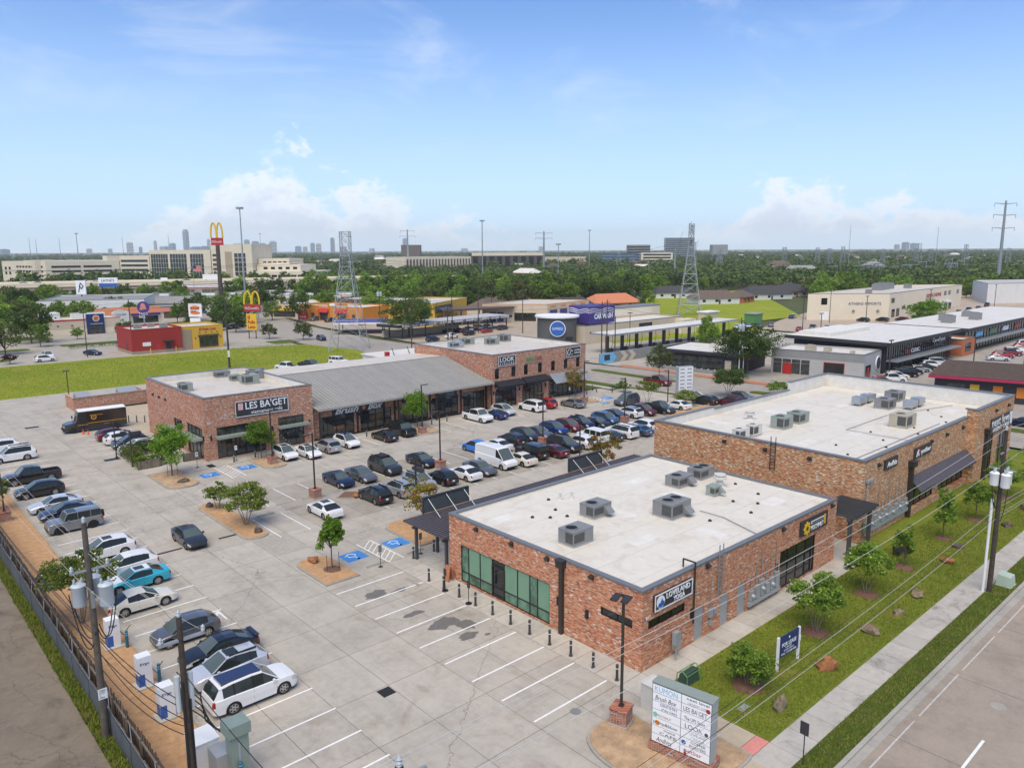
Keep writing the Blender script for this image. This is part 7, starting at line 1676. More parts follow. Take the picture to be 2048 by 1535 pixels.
# a person walking along the cross street
def person(x, y, rz, label):
 me = bpy.data.meshes.new('body')
 J = dict(pel=(0, 0, .95), sp=(0, 0, 1.2), ch=(.01, 0, 1.42), nk=(.02, 0, 1.52), hd=(.03, 0, 1.66), ht=(.03, 0, 1.74), ls=(0, .19, 1.40), le=(-.03, .24, 1.13), lh=(.10, .24, .92), rs=(0, -.19, 1.40), re=(-.06, -.24, 1.13), rh=(-.02, -.25, .88),
   lhp=(0, .10, .90), lk=(.14, .11, .50), la=(.06, .11, .08), lt=(.22, .12, .04), rhp=(0, -.10, .90), rk=(-.02, -.11, .48), ra=(-.24, -.11, .12), rt=(-.10, -.12, .04))
 E = [('pel', 'sp'), ('sp', 'ch'), ('ch', 'nk'), ('nk', 'hd'), ('hd', 'ht'), ('ch', 'ls'), ('ls', 'le'), ('le', 'lh'), ('ch', 'rs'), ('rs', 're'), ('re', 'rh'), ('pel', 'lhp'), ('lhp', 'lk'), ('lk', 'la'), ('la', 'lt'), ('pel', 'rhp'), ('rhp', 'rk'), ('rk', 'ra'), ('ra', 'rt')]
 ks = list(J); me.from_pydata([J[k] for k in ks], [(ks.index(a), ks.index(b)) for a, b in E], [])
 o = root('person', label, 'person', (x, y, 0), rz); b = ob('body', me, o)
 md = b.modifiers.new('skin', 'SKIN'); sv = me.skin_vertices[0].data
 rad = dict(pel=.15, sp=.14, ch=.15, nk=.06, hd=.105, ht=.085, ls=.075, le=.05, lh=.04, rs=.075, re=.05, rh=.04, lhp=.10, lk=.07, la=.045, lt=.04, rhp=.10, rk=.07, ra=.045, rt=.04)
 for i, k in enumerate(ks): sv[i].radius = (rad[k], rad[k]); sv[i].use_root = k == 'pel'
 b.modifiers.new('sub', 'SUBSURF').levels = 1; me.materials.append(MATS['cloth_dark'])
 MB().lathe((.03, 0, 1.58), [(.05, 0), (.10, .06), (.105, .12), (.08, .19), (.02, .22)], 12).build('head', 'skin', o, smooth=60); MB().lathe((.02, 0, 1.68), [(.108, 0), (.108, .06), (.07, .12), (.01, .14)], 12).build('hair', 'cloth_dark', o, smooth=60)
 MB().lathe((0, 0, .98), [(.17, 0), (.165, .15), (.18, .35), (.17, .44), (.09, .5)], 12).build('shirt', 'cloth_red', o, smooth=60)
person(79.6, 59.0, 4.4, 'person in a red top walking beside the dark red pickup')
# ================================================================ neighbouring buildings
def frames(poly):
 out = []
 for (a, b), (c, d) in zip(poly, poly[1:]+poly[:1]):
  l = math.hypot(c-a, d-b); u = ((c-a)/l, (d-b)/l, 0); out.append((Fr((a, b, 0), u, (u[1], -u[0], 0)), l))
 return out
def pbld(name, label, poly, h, wall, roof='tpo_far', cat='building', par=.45, z0=0, cop='coping', group=None):
 cx = sum(p[0] for p in poly)/len(poly); cy = sum(p[1] for p in poly)/len(poly)
 t = thing(name, label, cat, (cx, cy, z0), group)
 CLEAR.append((min(p[0] for p in poly), max(p[0] for p in poly), min(p[1] for p in poly), max(p[1] for p in poly)))
 m = MB(); fs = frames(poly); ins = inset(poly, .3); fi = frames(ins)
 for F, l in fs: m.quad(F.p(0, z0), F.p(l, z0), F.p(l, h), F.p(0, h))
 for F, l in fi: m.quad(F.p(l, h-par), F.p(0, h-par), F.p(0, h), F.p(l, h))
 n = len(poly); m.add([(x, y, h) for x, y in poly]+[(x, y, h) for x, y in ins], [(i, (i+1) % n, n+(i+1) % n, n+i) for i in range(n)])
 m.build('wall', wall, t)
 MB().add([(x, y, h-par) for x, y in ins], [tuple(range(n))]).build('roof', roof, t)
 if cop:
  o2 = inset(poly, -.06); m = MB(); m.add([(x, y, h+.02) for x, y in o2]+[(x, y, h+.02) for x, y in inset(poly, .36)]+[(x, y, h-.16) for x, y in o2], [(i, (i+1) % n, n+(i+1) % n, n+i) for i in range(n)]+[(i, (i+1) % n, 2*n+(i+1) % n, 2*n+i) for i in range(n)])
  m.build('coping', cop, t)
 return t, fs
def win(t, F, u0, u1, v0, v1, mat='glass_dark', name='window', d=.05, fr=None):
 o = MB().fbox(F, u0, u1, v0, v1, -.02, d).build(name, mat, t)
 if fr:
  m = MB(); b = .12
  m.fbox(F, u0-b, u1+b, v0-b, v0, 0, d+.04); m.fbox(F, u0-b, u1+b, v1, v1+b, 0, d+.04); m.fbox(F, u0-b, u0, v0, v1, 0, d+.04); m.fbox(F, u1, u1+b, v0, v1, 0, d+.04); m.build('frame', fr, o)
 return o
def wgrid(t, F, us, vs_, w, h, mat='glass_dark'):
 for u in us:
  for v in vs_: win(t, F, u, u+w, v, v+h, mat)
def band(t, F, u0, u1, v0, v1, mat, d=.06, name='band'): return MB().fbox(F, u0, u1, v0, v1, 0, d).build(name, mat, t)
def units(pts, z, label, mat='ac_grey'):
 for i, (x, y, s) in enumerate(pts):
  o = MB().box(x-s, x+s, y-s*.7, y+s*.7, z, z+s*1.1); o.box(x-s*.6, x+s*.2, y-s*.5, y+s*.5, z+s*1.1, z+s*1.25); tag(o.build('rooftop_unit', mat), label, 'air conditioner', label)

# red and yellow chicken restaurant
t, fs = pbld('red_restaurant', 'red box of the restaurant beside the meadow, left of its yellow front', rect(23.2, 35.8, 182.6, 195.5), 6.4, 'red_wall', 'tpo_dirty', cop='red_wall')
S, L = fs[0]; win(t, S, 2.6, 4.6, 1.9, 2.9, 'white', 'poster'); win(t, S, 8.4, 9.6, .1, 2.5, 'charcoal', 'door'); MB().fbox(S, 7.6, 10.4, 2.9, 3.1, 0, 1.4).build('canopy', 'charcoal', t); win(t, S, 6.1, 7.0, .1, 2.2, 'red', 'door'); band(t, S, 0, 12.6, .02, .7, 'tan_dark'); band(t, fs[3][0], 0, 12.9, .02, .7, 'tan_dark'); win(t, fs[3][0], 8, 9.2, .7, 2.8, 'brown', 'door')
t, fs = pbld('yellow_restaurant', 'yellow fronted restaurant with a big dark window beside the meadow', [(35.81, 183.2), (38.6, 183.2), (38.6, 182.9), (47, 182.9), (47, 195.5), (35.81, 195.5)], 6.2, 'yellow_wall', 'tpo_dirty', cop='yellow_wall')
S, L = fs[2]; band(t, fs[0][0], .02, 2.7, .02, 5.4, 'tan_dark', .08); win(t, S, 1.9, 6.8, .5, 3.2, 'glass_store', fr='brown'); band(t, S, 1.5, 7.2, 3.5, 3.75, 'brown', .4); text(t, 'El Pollo Loco', 'red', 4.6, .75, S, 1.9, 4.9, .04, shear=.2, bold=.02)
for u in (1.9, 3.5, 5.1, 6.6): win(t, S, u, u+.3, 4.2, 4.5, 'brown', 'lamp')
for u in (.7, 7.6): win(t, S, u, u+.25, 2.7, 3.2, 'brown', 'lamp')
for i, (x, y) in enumerate(((27.4, 181.9), (33.8, 181.9))):
 o = MB().lathe((x, y, 0), [(.12, 0), (.12, 1.2), (.05, 1.3)], 8).build('bollard', 'yellow'); tag(o, ('yellow bollard at the left of the red wall', 'yellow bollard at the right of the red wall')[i], 'bollard')
units([(27, 190, .9), (31, 192, .8), (33, 188, .9)], 5.95, 'dark roof unit on the red restaurant')
# burger restaurant
t, fs = pbld('burger_restaurant', 'tan burger restaurant with a navy entrance panel and red stripe', rect(15.5, 38, 246, 259), 5.0, 'tan_wall', 'tpo_far', cop='red')
S, L = fs[0]; band(t, S, 0, 22.5, .02, 1.9, 'cream', .04); band(t, S, 0, 12.3, 4.55, 4.9, 'red', .06); MB().fbox(S, 12.4, 17.6, 0, 6.4, -.2, .4).build('entrance_panel', 'navy', t); win(t, S, 13.0, 17.0, .2, 2.6, 'glass_store', d=.45)
disc(S, 15.2, 5.0, 1.0, .4, .5).build('logo', 'sign_white', t); disc(S, 15.2, 5.0, .85, .5, .54, ru=.8).build('logo', 'orange', t); text(t, 'BURGER\nKING', 'red', 1.5, .85, S, 14.45, 4.58, .55); band(t, S, 13.4, 17.0, 3.1, 3.4, 'steel', 1.0, 'canopy')
for u in (4, 8): win(t, S, u, u+.6, 2.9, 3.3, 'brown', 'lamp')
MB().box(13.5, 17, 248, 252, 0, 3.2).build('side_annex', 'white_wall', t); MB().box(16.5, 21.5, 250, 256, 4.6, 7.0).build('roof_screen', 'white_wall', t); MB().box(26, 36, 256, 258, 4.6, 6.2).build('roof_screen', 'white_wall', t)
# taco restaurant
t, fs = pbld('taco_restaurant', 'taco restaurant with terracotta mansard, arched white gable and purple awning', rect(34, 57, 262, 276), 4.6, 'cream', 'tpo_far')
S, L = fs[0]; P_ = S.p
MB().hexa([P_(0, 4.6, .4), P_(23, 4.6, .4), P_(23, 4.6, -2), P_(0, 4.6, -2), P_(1, 6.8, -1.2), P_(22, 6.8, -1.2), P_(22, 6.8, -2), P_(1, 6.8, -2)]).build('tiled_mansard', 'terracotta', t)
MB().fprism(S, [(5.5, 0), (11.5, 0), (11.5, 4.6)]+[(8.5+3*math.cos(PI*i/12), 4.6+1.6*math.sin(PI*i/12)) for i in range(13)]+[(5.5, 4.6)], .0, .7).build('arched_gable', 'white_wall', t)
text(t, 'Taco Bell', 'sign_dark', 3.2, .6, S, 6.9, 4.3, .72); band(t, S, 12, 21.5, 3.9, 4.7, 'purple', 1.2, 'awning'); win(t, S, 12.5, 21, 1.2, 3.6, 'glass_store')
units([(40, 270, 1.2), (46, 268, 1.2), (52, 271, 1.2), (44, 273, 1.0)], 4.2, 'grey roof unit on the taco restaurant')
# roadside pole signs
def pole_sign(name, label, x, y, h, w, hh, rz, mat, poles=1, pm='steel', pr=.22):
 u = (math.cos(rz), math.sin(rz), 0); F = Fr((x, y, 0), u, (u[1], -u[0], 0)); t = thing(name, label, 'sign', (x, y, 0), 'roadside pole signs')
 for k in range(poles):
  o_ = 0 if poles == 1 else (-w*.35, w*.35)[k]; MB().tube(F.p(o_, 0, -.3), F.p(o_, h, -.3), pr, pr*.9, 10).build('pole', pm, t)
 if mat: MB().fbox(F, -w/2, w/2, h, h+hh, -.5, 0).build('panel', mat, t)
 return t, F
def arches(t, F, cx, v0, w, h, d=.3, r=.35, mat='yellow'):
 m = MB()
 for s in (-1, 1):
  m.path([F.p(cx+s*(w/4)+(w/4)*.92*math.cos(PI*i/14), v0+h*math.sin(PI*i/14)**.8, d*.5-.25) for i in range(15)], r, 6)
 m.build('arches', mat, t)
rz = R(-42)
t, F = pole_sign('arches_pole_sign', 'very tall brown pole with golden arches over a red board', 89.7, 291.4, 28.6, 4.9, 3.0, rz, 'red', 1, 'brown', .9); text(t, "McDonald's", 'sign_white', 4, .9, F, -2, 29.6, .03); arches(t, F, 0, 31.6, 5.0, 6.0)
t, F = pole_sign('arches_sign', 'lower golden arches over a red board with yellow panel', 70.5, 217, 6.6, 5.4, 2.2, rz, 'red', 2, 'steel', .2); text(t, "McDonald's", 'sign_white', 4.6, .9, F, -2.3, 7.2, .03); arches(t, F, 0, 8.8, 5.2, 4.2, r=.3); MB().fbox(F, -1.6, 1.2, 4.6, 5.5, -.4, 0).build('panel', 'yellow', t)
t, F = pole_sign('burger_pole_sign', 'round-cornered white burger sign with orange bun logo', 56, 228, 5.0, 4.3, 4.3, rz, 'sign_white'); 
for v, c_ in ((8.1, 'orange'), (6.3, 'orange')): disc(F, 0, v, .55, .0, .05, ru=1.6).build('bun', c_, t)
text(t, 'BURGER\nKING', 'red', 3.0, 1.5, F, -1.5, 6.45, .06, bold=.03); MB().fbox(F, -1.9, 1.5, 2.6, 4.6, -.4, 0).build('reader_board', 'sign_white', t)
t, F = pole_sign('taco_pole_sign', 'purple bell sign on a pole behind the red restaurant', 33.5, 206, 8.6, 3.3, 3.0, rz, None, 1); MB().fprism(F, [(1.7*math.cos(a), 10.4+1.7*math.sin(a)) for a in [2*PI*i/18 for i in range(18)]], -.4, 0).build('bell_panel', 'purple', t); MB().fprism(F, [(-1.0, 9.6), (1.1, 9.9), (.5, 11.5), (-.4, 11.6)], .0, .05).build('bell', 'pink_ramp', t); text(t, 'TACO\nBELL', 'sign_white', 2.6, 1.5, F, -1.3, 7.4, .03); MB().fbox(F, -1.2, 1.2, 3.9, 5.2, -.3, 0).build('reader_board', 'ac_grey', t)
t, F = pole_sign('letter_sign', 'tall yellow sign with stacked red letters by the meadow corner', 61, 196, 2.6, 3.0, 4.9, rz, 'yellow', 2, 'brown', .15); text(t, 'El\nPollo\nLoco', 'red', 2.2, 3.9, F, -1.1, 3.1, .03, bold=.03)
t, F = pole_sign('burger_far_sign', 'white and blue board on two posts before the overpass', 68, 372, 11.5, 9, 2.6, rz, 'sign_white', 2, 'charcoal', .3); text(t, "LAYNE'S", 'navy', 6, 1.2, F, -3, 12.2, .03); MB().fbox(F, -4.3, 4.3, 9.8, 11.4, -.5, 0).build('panel', 'blue', t)
t, F = pole_sign('bird_sign', 'white upright board with a black bird drawing under the overpass', 50, 345, 8, 4.2, 6, rz, 'sign_white', 1, 'charcoal', .3); m = MB(); m.path([F.p(a, b, .06) for a, b in ((-1, 9), (0, 13), (1.2, 11.6), (.3, 10.4), (-.6, 11.8))], .18, 5); m.build('drawing', 'sign_dark', t)
t, F = pole_sign('flag_pole', 'flagpole with a striped red and white flag before the overpass', 118, 400, 20, .2, .2, rz, None, 1, 'steel', .14); MB().fbox(F, 0, 4.5, 15.5, 18.5, -.35, -.3).build('flag', 'pink_ramp', t); MB().fbox(F, 0, 1.8, 17, 18.5, -.29, -.28).build('canton', 'navy', t)
t, F = pole_sign('red_board', 'red rounded sign of the chicken restaurant', 100, 240, .6, 3.4, 3.4, R(-50), 'red', 1); text(t, 'POPEYES', 'sign_white', 2.8, .7, F, -1.4, 1.2, .03)
# white warehouse and other boxes on the left
t, fs = pbld('white_warehouse', 'long white metal warehouse with a grey roof at the far left', [(28, 316), (62, 300), (78, 338), (44, 356)], 7.5, 'white_wall', 'grey_wall')
for k in range(5): win(t, fs[3][0], 4+k*7, 4.3+k*7, 0, 7.2, 'grey_light', 'downpipe')
t, fs = pbld('brown_annex', 'low brown shop with pale letters right of the white warehouse', [(46, 300), (72, 288), (80, 304), (54, 316)], 4.6, 'brown', 'grey_wall'); text(t, 'CUTS', 'tan_wall', 6, 1.4, fs[0][0], 4, 2.6, .05); band(t, fs[0][0], 15, 26, 2.6, 4.2, 'pink_ramp', .4)
t, fs = pbld('flat_white_shop', 'flat white-roofed shop cluttered with roof units', [(66, 352), (118, 322), (130, 345), (78, 376)], 6, 'grey_light', 'tpo_far')
units([(90, 350, 1.6), (100, 346, 1.4), (108, 340, 1.6), (84, 356, 1.4)], 5.55, 'roof unit on the flat white shop')
t, fs = pbld('small_grey_office', 'small grey office with dark windows right of the round trees', [(120, 352), (142, 332), (152, 343), (130, 363)], 6.2, 'grey_light', 'tpo_far'); wgrid(t, fs[0][0], [3, 9, 16, 22], [1.2], 4, 2.2)
t, fs = pbld('arches_restaurant', 'pale restaurant with terracotta panels behind the tall arches pole', [(124, 312), (150, 288), (160, 300), (134, 324)], 6, 'white_wall', 'tpo_far')
for u in (0.2, 24, 30): band(t, fs[0][0], u, u+4, 0, 5.2, 'terracotta', .2)
wgrid(t, fs[0][0], [6, 12, 18], [.6], 4, 2.4)
t, fs = pbld('station_canopy', 'red and white fuel canopy in front of the overpass', [(110, 420), (165, 395), (170, 408), (115, 433)], 7, 'sign_white', 'tpo_far', z0=5.4, cop='red'); band(t, fs[0][0], 0, 60, 5.6, 6.2, 'red')
for k in range(6): MB().box(113+k*10, 113.6+k*10, 425-k*4.4, 425.6-k*4.4, 0, 5.4).build('column', 'sign_white', t)
t, fs = pbld('yellow_awning_cafe', 'stone corner cafe with yellow awnings and rounded yellow parapet', [(98, 262), (104, 252), (114, 252), (122, 272), (108, 278)], 5.8, 'tan_wall', 'tpo_far', cop='yellow')
for F, L in fs[:2]: band(t, F, .4, L-.4, 3.0, 4.0, 'yellow', .8, 'awning'); win(t, F, 1, L-1, .5, 2.8, 'glass_store')
band(t, fs[4][0], 2, fs[4][1]-2, 3, 4, 'yellow', .8, 'awning'); win(t, fs[4][0], 2.5, fs[4][1]-2.5, .5, 2.8, 'glass_store')
t, fs = pbld('orange_restaurant', 'bright orange chicken restaurant with red awnings', [(103, 247), (112.5, 217), (128, 222), (119, 252)], 5.6, 'orange_wall', 'tpo_far', cop='orange_wall')
F, L = fs[0]
for u, s_ in ((10, 'POPEYES'), (19, 'POPEYES')): band(t, F, u-.5, u+5, 0, 6.8, 'orange_wall', .3, 'bay'); MB().hexa([F.p(u-.3, 3.2, 1.5), F.p(u+4.8, 3.2, 1.5), F.p(u+4.8, 3.2, .3), F.p(u-.3, 3.2, .3), F.p(u-.3, 3.3, 1.5), F.p(u+4.8, 3.3, 1.5), F.p(u+4.8, 4.6, .3), F.p(u-.3, 4.6, .3)]).build('awning', 'red', t); win(t, F, u+.3, u+4.2, .3, 3.0, 'glass_store', d=.34); text(t, s_, 'sign_white', 4.4, .8, F, u, 5.2, .34, bold=.03)
for u in (2, 5.5, 26): win(t, F, u, u+1.6, .8, 2.8, 'brown')
t, fs = pbld('brown_strip', 'dark brown brick strip of shops behind the orange restaurant', [(126, 262), (139, 226), (156, 232), (143, 268)], 6.4, 'roof_brown', 'tpo_far')
t, fs = pbld('yellow_office', 'yellow two-storey office with dark fascia behind the wash canopy', [(113, 201), (122, 186), (150, 203), (141, 218)], 8.2, 'yellow_wall', 'tpo_dirty', cop='tan_wall')
F, L = fs[0]; wgrid(t, F, [4, 6.2, 8.4, 12, 14], [1.2, 4.6], 1.4, 2.3); F2, L2 = fs[1]; band(t, F2, 0, 16, 4.6, 7.0, 'brown', .5); text(t, 'THE WASH HOUSE', 'sky_blue', 9, 1.0, F2, 3, 5.3, .52); wgrid(t, F2, [2, 6, 10, 14, 20, 25], [.8], 2.6, 2.6)
def canopy(name, label, poly, z, th, mat, fmat, cols, cr=.15, cmat='dark_metal'):
 cx = sum(p[0] for p in poly)/len(poly); cy = sum(p[1] for p in poly)/len(poly); t = thing(name, label, 'canopy', (cx, cy, 0)); fs = frames(poly)
 MB().prism(poly, z+th*.25, z+th).build('roof', mat, t)
 for F, L in fs: MB().fbox(F, 0, L, z, z+th*1.02, -.12, .04).build('fascia', fmat, t)
 for (x, y) in cols: MB().box(x-cr, x+cr, y-cr, y+cr, 0, z+th*.2).build('column', cmat, t)
 CLEAR.append((min(p[0] for p in poly), max(p[0] for p in poly), min(p[1] for p in poly), max(p[1] for p in poly)))
 return t, fs
pl = [(90.5, 161), (139, 165), (137, 176), (88.5, 170)]
t, fs = canopy('detailing_canopy', 'long pale canopy with white service words on a dark fascia', pl, 3.5, .9, 'grey_light', 'charcoal', [(93+9*k, 163+.75*k) for k in range(6)]+[(92+9*k, 168.5+.9*k) for k in range(6)])
text(t, 'HAND WAX • BUFF • POLISH • CLAY BAR • CERAMIC • SHAMPOO • CARPETS • GOODS • EXPRESS', 'sign_white', 46, .7, fs[0][0], 1.2, 3.62, .06, bold=.02); MB().box(91, 120, 170, 171, 0, 2.0).build('back_wall', 'tan_wall', t)
canopy('brown_canopy', 'dark brown lattice canopy between the yellow office and the garage', [(124, 184), (152, 178), (158, 188), (130, 196)], 5.2, .6, 'roof_brown', 'brown', [(126+7*k, 186-1.3*k) for k in range(5)], .15, 'steel')
t, fs = pbld('cream_garage', 'cream garage with purple bay doors and orange stripe', [(146, 189), (161, 170), (190, 176), (176, 196)], 6.6, 'tan_wall', 'tpo_dirty', cop='orange')
F, L = fs[1]
for k in range(4): win(t, F, 1.5+k*7, 6.5+k*7, .1, 4.4, 'purple', 'bay_door'); win(t, F, 2+k*7, 5.6+k*7, 5.3, 5.9, 'orange', 'lettering')
F, L = fs[0]; text(t, 'LUBE & EXPRESS', 'grey_wall', 9, .8, F, 4, 5.2, .05); win(t, F, 3, 8, .2, 3.6, 'purple', 'bay_door'); win(t, F, 12, 20, .4, 3.4, 'glass_dark')
canopy('purple_shade_sail', 'purple and white striped shade canopies by the pylon', [(84, 188), (98, 178), (106, 190), (92, 200)], 3.2, .5, 'purple', 'sign_white', [(86, 188), (97, 180), (104, 190), (93, 198)], .12)
# car wash with stone drum
cx, cy = 119, 124
t = thing('stone_drum', 'dark stone drum tower with a round blue sign at the car wash', 'building', (cx, cy, 0))
MB().lathe((cx, cy, 0), [(5.6, 0), (5.6, 7.4)], 28).build('wall', 'block_dark', t); MB().lathe((cx, cy, 7.45), [(6.3, 0), (6.3, .45)], 28).build('roof', 'white', t)
u = (.72, -.69, 0); F = Fr((cx-.69*5.9, cy-.72*5.9, 0), u, (u[1], -u[0], 0)); disc(F, 0, 4.6, 2.2, 0, .25, 26).build('sign', 'sign_white', t); disc(F, 0, 4.6, 2.0, .25, .3, 26).build('sign_face', 'blue', t); text(t, 'EXPRESS', 'sign_white', 2.8, .7, F, -1.4, 4.3, .31); win(t, F, 2.2, 4.2, .2, 2.4, 'black', 'door', .4)
t, fs = pbld('car_wash', 'long cream car wash with a purple box sign on its roof', rect(122, 168, 116, 128), 5.2, 'tan_wall', 'tpo_far'); win(t, fs[0][0], 24, 30, 3, 4.2, 'charcoal', fr='charcoal'); win(t, fs[0][0], 2, 2.6, 2.8, 3.3, 'charcoal')
MB().box(140, 172, 128.1, 134, 0, 7.8).build('tunnel', 'cream', t); MB().box(139.8, 172.2, 128, 134.2, 7.8, 8.1).build('coping', 'coping', t); MB().box(164, 171, 113, 116, 0, 4.4).build('annex', 'cream', t)
b = MB().box(126, 137, 118, 126, 5.21, 10.2).build('box_sign', 'purple', t); F = Fr((126, 118, 0), (1, 0, 0), (0, -1, 0)); text(t, 'CAR WASH', 'sign_white', 8, 1.5, F, 2, 6.5, .02, bold=.03)
for k in range(3):
 m = MB(); m.path([(126+.8*i, 117.96, 9.3-k*.5+.25*math.sin(i*.8)) for i in range(14)], .09, 4); m.path([(125.96, 118+.7*i, 9.3-k*.5+.25*math.sin(i*.8)) for i in range(12)], .09, 4); m.build('wave', 'sign_white', t)
t, fs = canopy('vacuum_canopy', 'long white vacuum canopy on dark columns', [(111, 97), (171, 98), (171, 105), (111, 104)], 4.6, .45, 'tpo_far', 'steel', [(114+6*k, 101) for k in range(10)], .35, 'dark_metal')
for k in range(10):
 o = thing('vacuum_station', f'vacuum hose stand under the white canopy, {nth[k]} from the street', 'vacuum', (114+6*k, 99.6, 0), 'vacuum stands'); MB().box(113.6+6*k, 114.4+6*k, 99.2, 100, 0, 1.1).build('drum', 'black', o); m = MB(); m.path([(114+6*k, 99.6, 1.1), (114.5+6*k, 99.5, 2.6), (114.2+6*k, 99.5, 4.4)], .06, 5); m.build('hose', 'black', o)
t = thing('mural_wall', 'low grey painted wall with blue and yellow chevrons at the car wash', 'wall', (114, 88, 0)); MB().box(96.5, 131, 88, 88.4, 0, 2.4).build('wall', 'grey_wall', t); F = Fr((96.5, 88, 0), (1, 0, 0), (0, -1, 0))
MB().fprism(F, [(0, 0.02), (4.5, .02), (5.8, 1.2), (4.5, 2.38), (0, 2.38)], 0, .03).build('arrow', 'sky_blue', t); MB().fbox(F, 1.4, 3.4, .7, 2.0, .03, .05).build('screen_mark', 'sign_dark', t)
for k in range(2): MB().fprism(F, [(7+3*k, .02), (8.6+3*k, .02), (10+3*k, 1.2), (8.6+3*k, 2.38), (7+3*k, 2.38), (8.4+3*k, 1.2)], 0, .03).build('chevron', 'tan_wall', t)
for k in range(2): MB().fprism(F, [(18+3.2*k, .3), (19+3.2*k, .3), (20+3.2*k, 2.1), (19+3.2*k, 2.1)], 0, .03).build('figure', 'green_sign', t)
# black cafe, grey building, glass bank, far strip
t, fs = pbld('black_cafe', 'low black cafe with white roof and patio windows across the cross street', [(102.5, 76), (105.2, 58), (121, 60.5), (118, 78.5)], 4.4, 'charcoal', 'tpo_far', cop='charcoal', par=.2)
F, L = fs[0]; band(t, F, -.8, L+.8, 3.9, 4.42, 'charcoal', .9, 'eave')
for u in (3.0, 6.4, 9.6, 12.4): win(t, F, u, u+2.6, .9 if u < 8 else .1, 3.2, 'glass_store')
win(t, F, 15.6, 17, .1, 2.9, 'tan_wall', 'door'); text(t, 'CAFE', 'sign_white', 2, .5, F, .4, 3.0, .06); units([(112, 68, .9)], 4.2, 'white roof unit on the black cafe', 'ac_white')
t = thing('patio_barrier', 'low white zigzag patio barrier before the black cafe', 'railing', (100.8, 66, 0))
for k in range(12): MB().tube((101.2+.21*k, 76-1.45*k, .3), (101.5+.21*k, 75-1.45*k, .95), .07, n=5).build('slat', 'white', t)
MB().hexa([(101, 76.5, 0), (101.15, 76.5, 0), (103.9, 58.5, 0), (103.7, 58.5, 0), (101, 76.5, .8), (101.15, 76.5, .8), (103.9, 58.5, .8), (103.7, 58.5, .8)]).build('wall', 'grey_wall', t)
t, fs = pbld('grey_showroom', 'single-storey grey showroom with red double doors', [(113.8, 55), (117.6, 37), (128.5, 38.2), (124.6, 56.8)], 5.2, 'grey_light', 'tpo_far')
F, L = fs[0]
for k in range(4): win(t, F, .5+k*1.9, 2.2+k*1.9, .2, 2.4, 'glass_store'); win(t, F, .5+k*1.9, 2.2+k*1.9, 2.5, 3.2, 'glass_store')
win(t, F, 2.5, 4.3, .1, 2.35, 'door_red', 'door', .09); win(t, F, 10.8, 14.6, .5, 3.0, 'glass_dark', fr='door_red'); band(t, F, 0, L, 3.6, 5.0, 'grey_wall', .05)
F, L = fs[1]; win(t, F, .6, 4.0, .1, 2.8, 'glass_store', fr='ac_green'); win(t, F, 1.8, 3.0, .1, 2.4, 'door_red', 'door', .09); disc(F, 8.6, 2.6, 1.5, 0, .2).build('round_sign', 'sign_white', t); disc(F, 8.6, 2.6, 1.3, .2, .24).build('round_sign_face', 'sign_dark', t)
units([(119, 49, 1.1), (120.5, 46, .8), (121, 41, .5)], 4.75, 'tan roof unit on the grey showroom', 'ac_tan')
def glassfront(name, label, poly, h, face, step, roofz, over, tm='tpo_far'):
 t, fs = pbld(name, label, poly, h, 'charcoal', 'tpo_far'); F, L = fs[face]; n = int(L/step)
 for k in range(n):
  win(t, F, k*step+.12, (k+1)*step-.12, .15, h*.42, 'glass_store'); win(t, F, k*step+.12, (k+1)*step-.12, h*.52, h-.4, 'glass_store')
  MB().fbox(F, k*step-.05, k*step+.05, 0, h, .05, .16).build('fin', 'frame', t)
 MB().fbox(F, 0, L, h*.44, h*.49, 0, 2.4).build('ledge', 'steel', t)
 o2 = inset(poly, -over); MB().prism(o2, h, h+.75).build('roof_slab', 'charcoal', t); MB().prism(inset(o2, .15), h+.75, h+.80).build('roof_deck', tm, t)
 return t, F, L
t, F, L = glassfront('glass_bank', 'long two-storey glass-fronted building with a flat overhanging roof', rect(129, 167, 37.5, 58), 6.0, 0, 1.2, 6.6, 2.2)
text(t, 'CLINIC', 'sign_white', 5, .9, F, 12.5, 3.4, .3, bold=.02); text(t, 'Next', 'red', 2.6, .9, F, 9.4, 3.4, .3, bold=.02); text(t, 'CarePoint', 'sign_white', 8, .9, F, 25, 4.6, .3, bold=.02)
for k in range(3): win(t, F, 4.5+k*3, 7+k*3, 1.0, 2.2, 'sign_dark', 'poster', .12)
MB().prism(rect(130, 150, 50, 57.5), 6.8, 7.6).build('parapet', 'parapet_in', t)
t, fs = pbld('brick_link', 'small orange brick block between the glass front and far strip', rect(169, 178, 35.5, 46), 4.2, 'orange_brick', 'tpo_far'); win(t, fs[0][0], 2, 6, 1, 3)
t, F, L = glassfront('far_strip', 'far strip of dark glass shops with lit signs, right edge', rect(178, 262, 38, 56), 5.4, 0, 2.4, 6, 1.8)
for k, c_ in enumerate(('sky_blue', 'green_sign', 'sign_white', 'red', 'sign_white', 'sky_blue')): win(t, F, 8+k*11, 13+k*11, 3.4, 4.6, c_, 'sign', .25)
units([(190, 46, 1.8), (196, 49, 1.5), (205, 44, 1.7), (214, 49, 1.4)], 6.2, 'grey roof unit on the far strip')
t, fs = pbld('red_fringed_cafe', 'low dark cafe with a brown slatted roof edged in red, right edge', [(109, 21), (115, 2), (136, 6), (130, 25)], 4.0, 'charcoal', 'roof_brown', cop='magenta', par=.1)
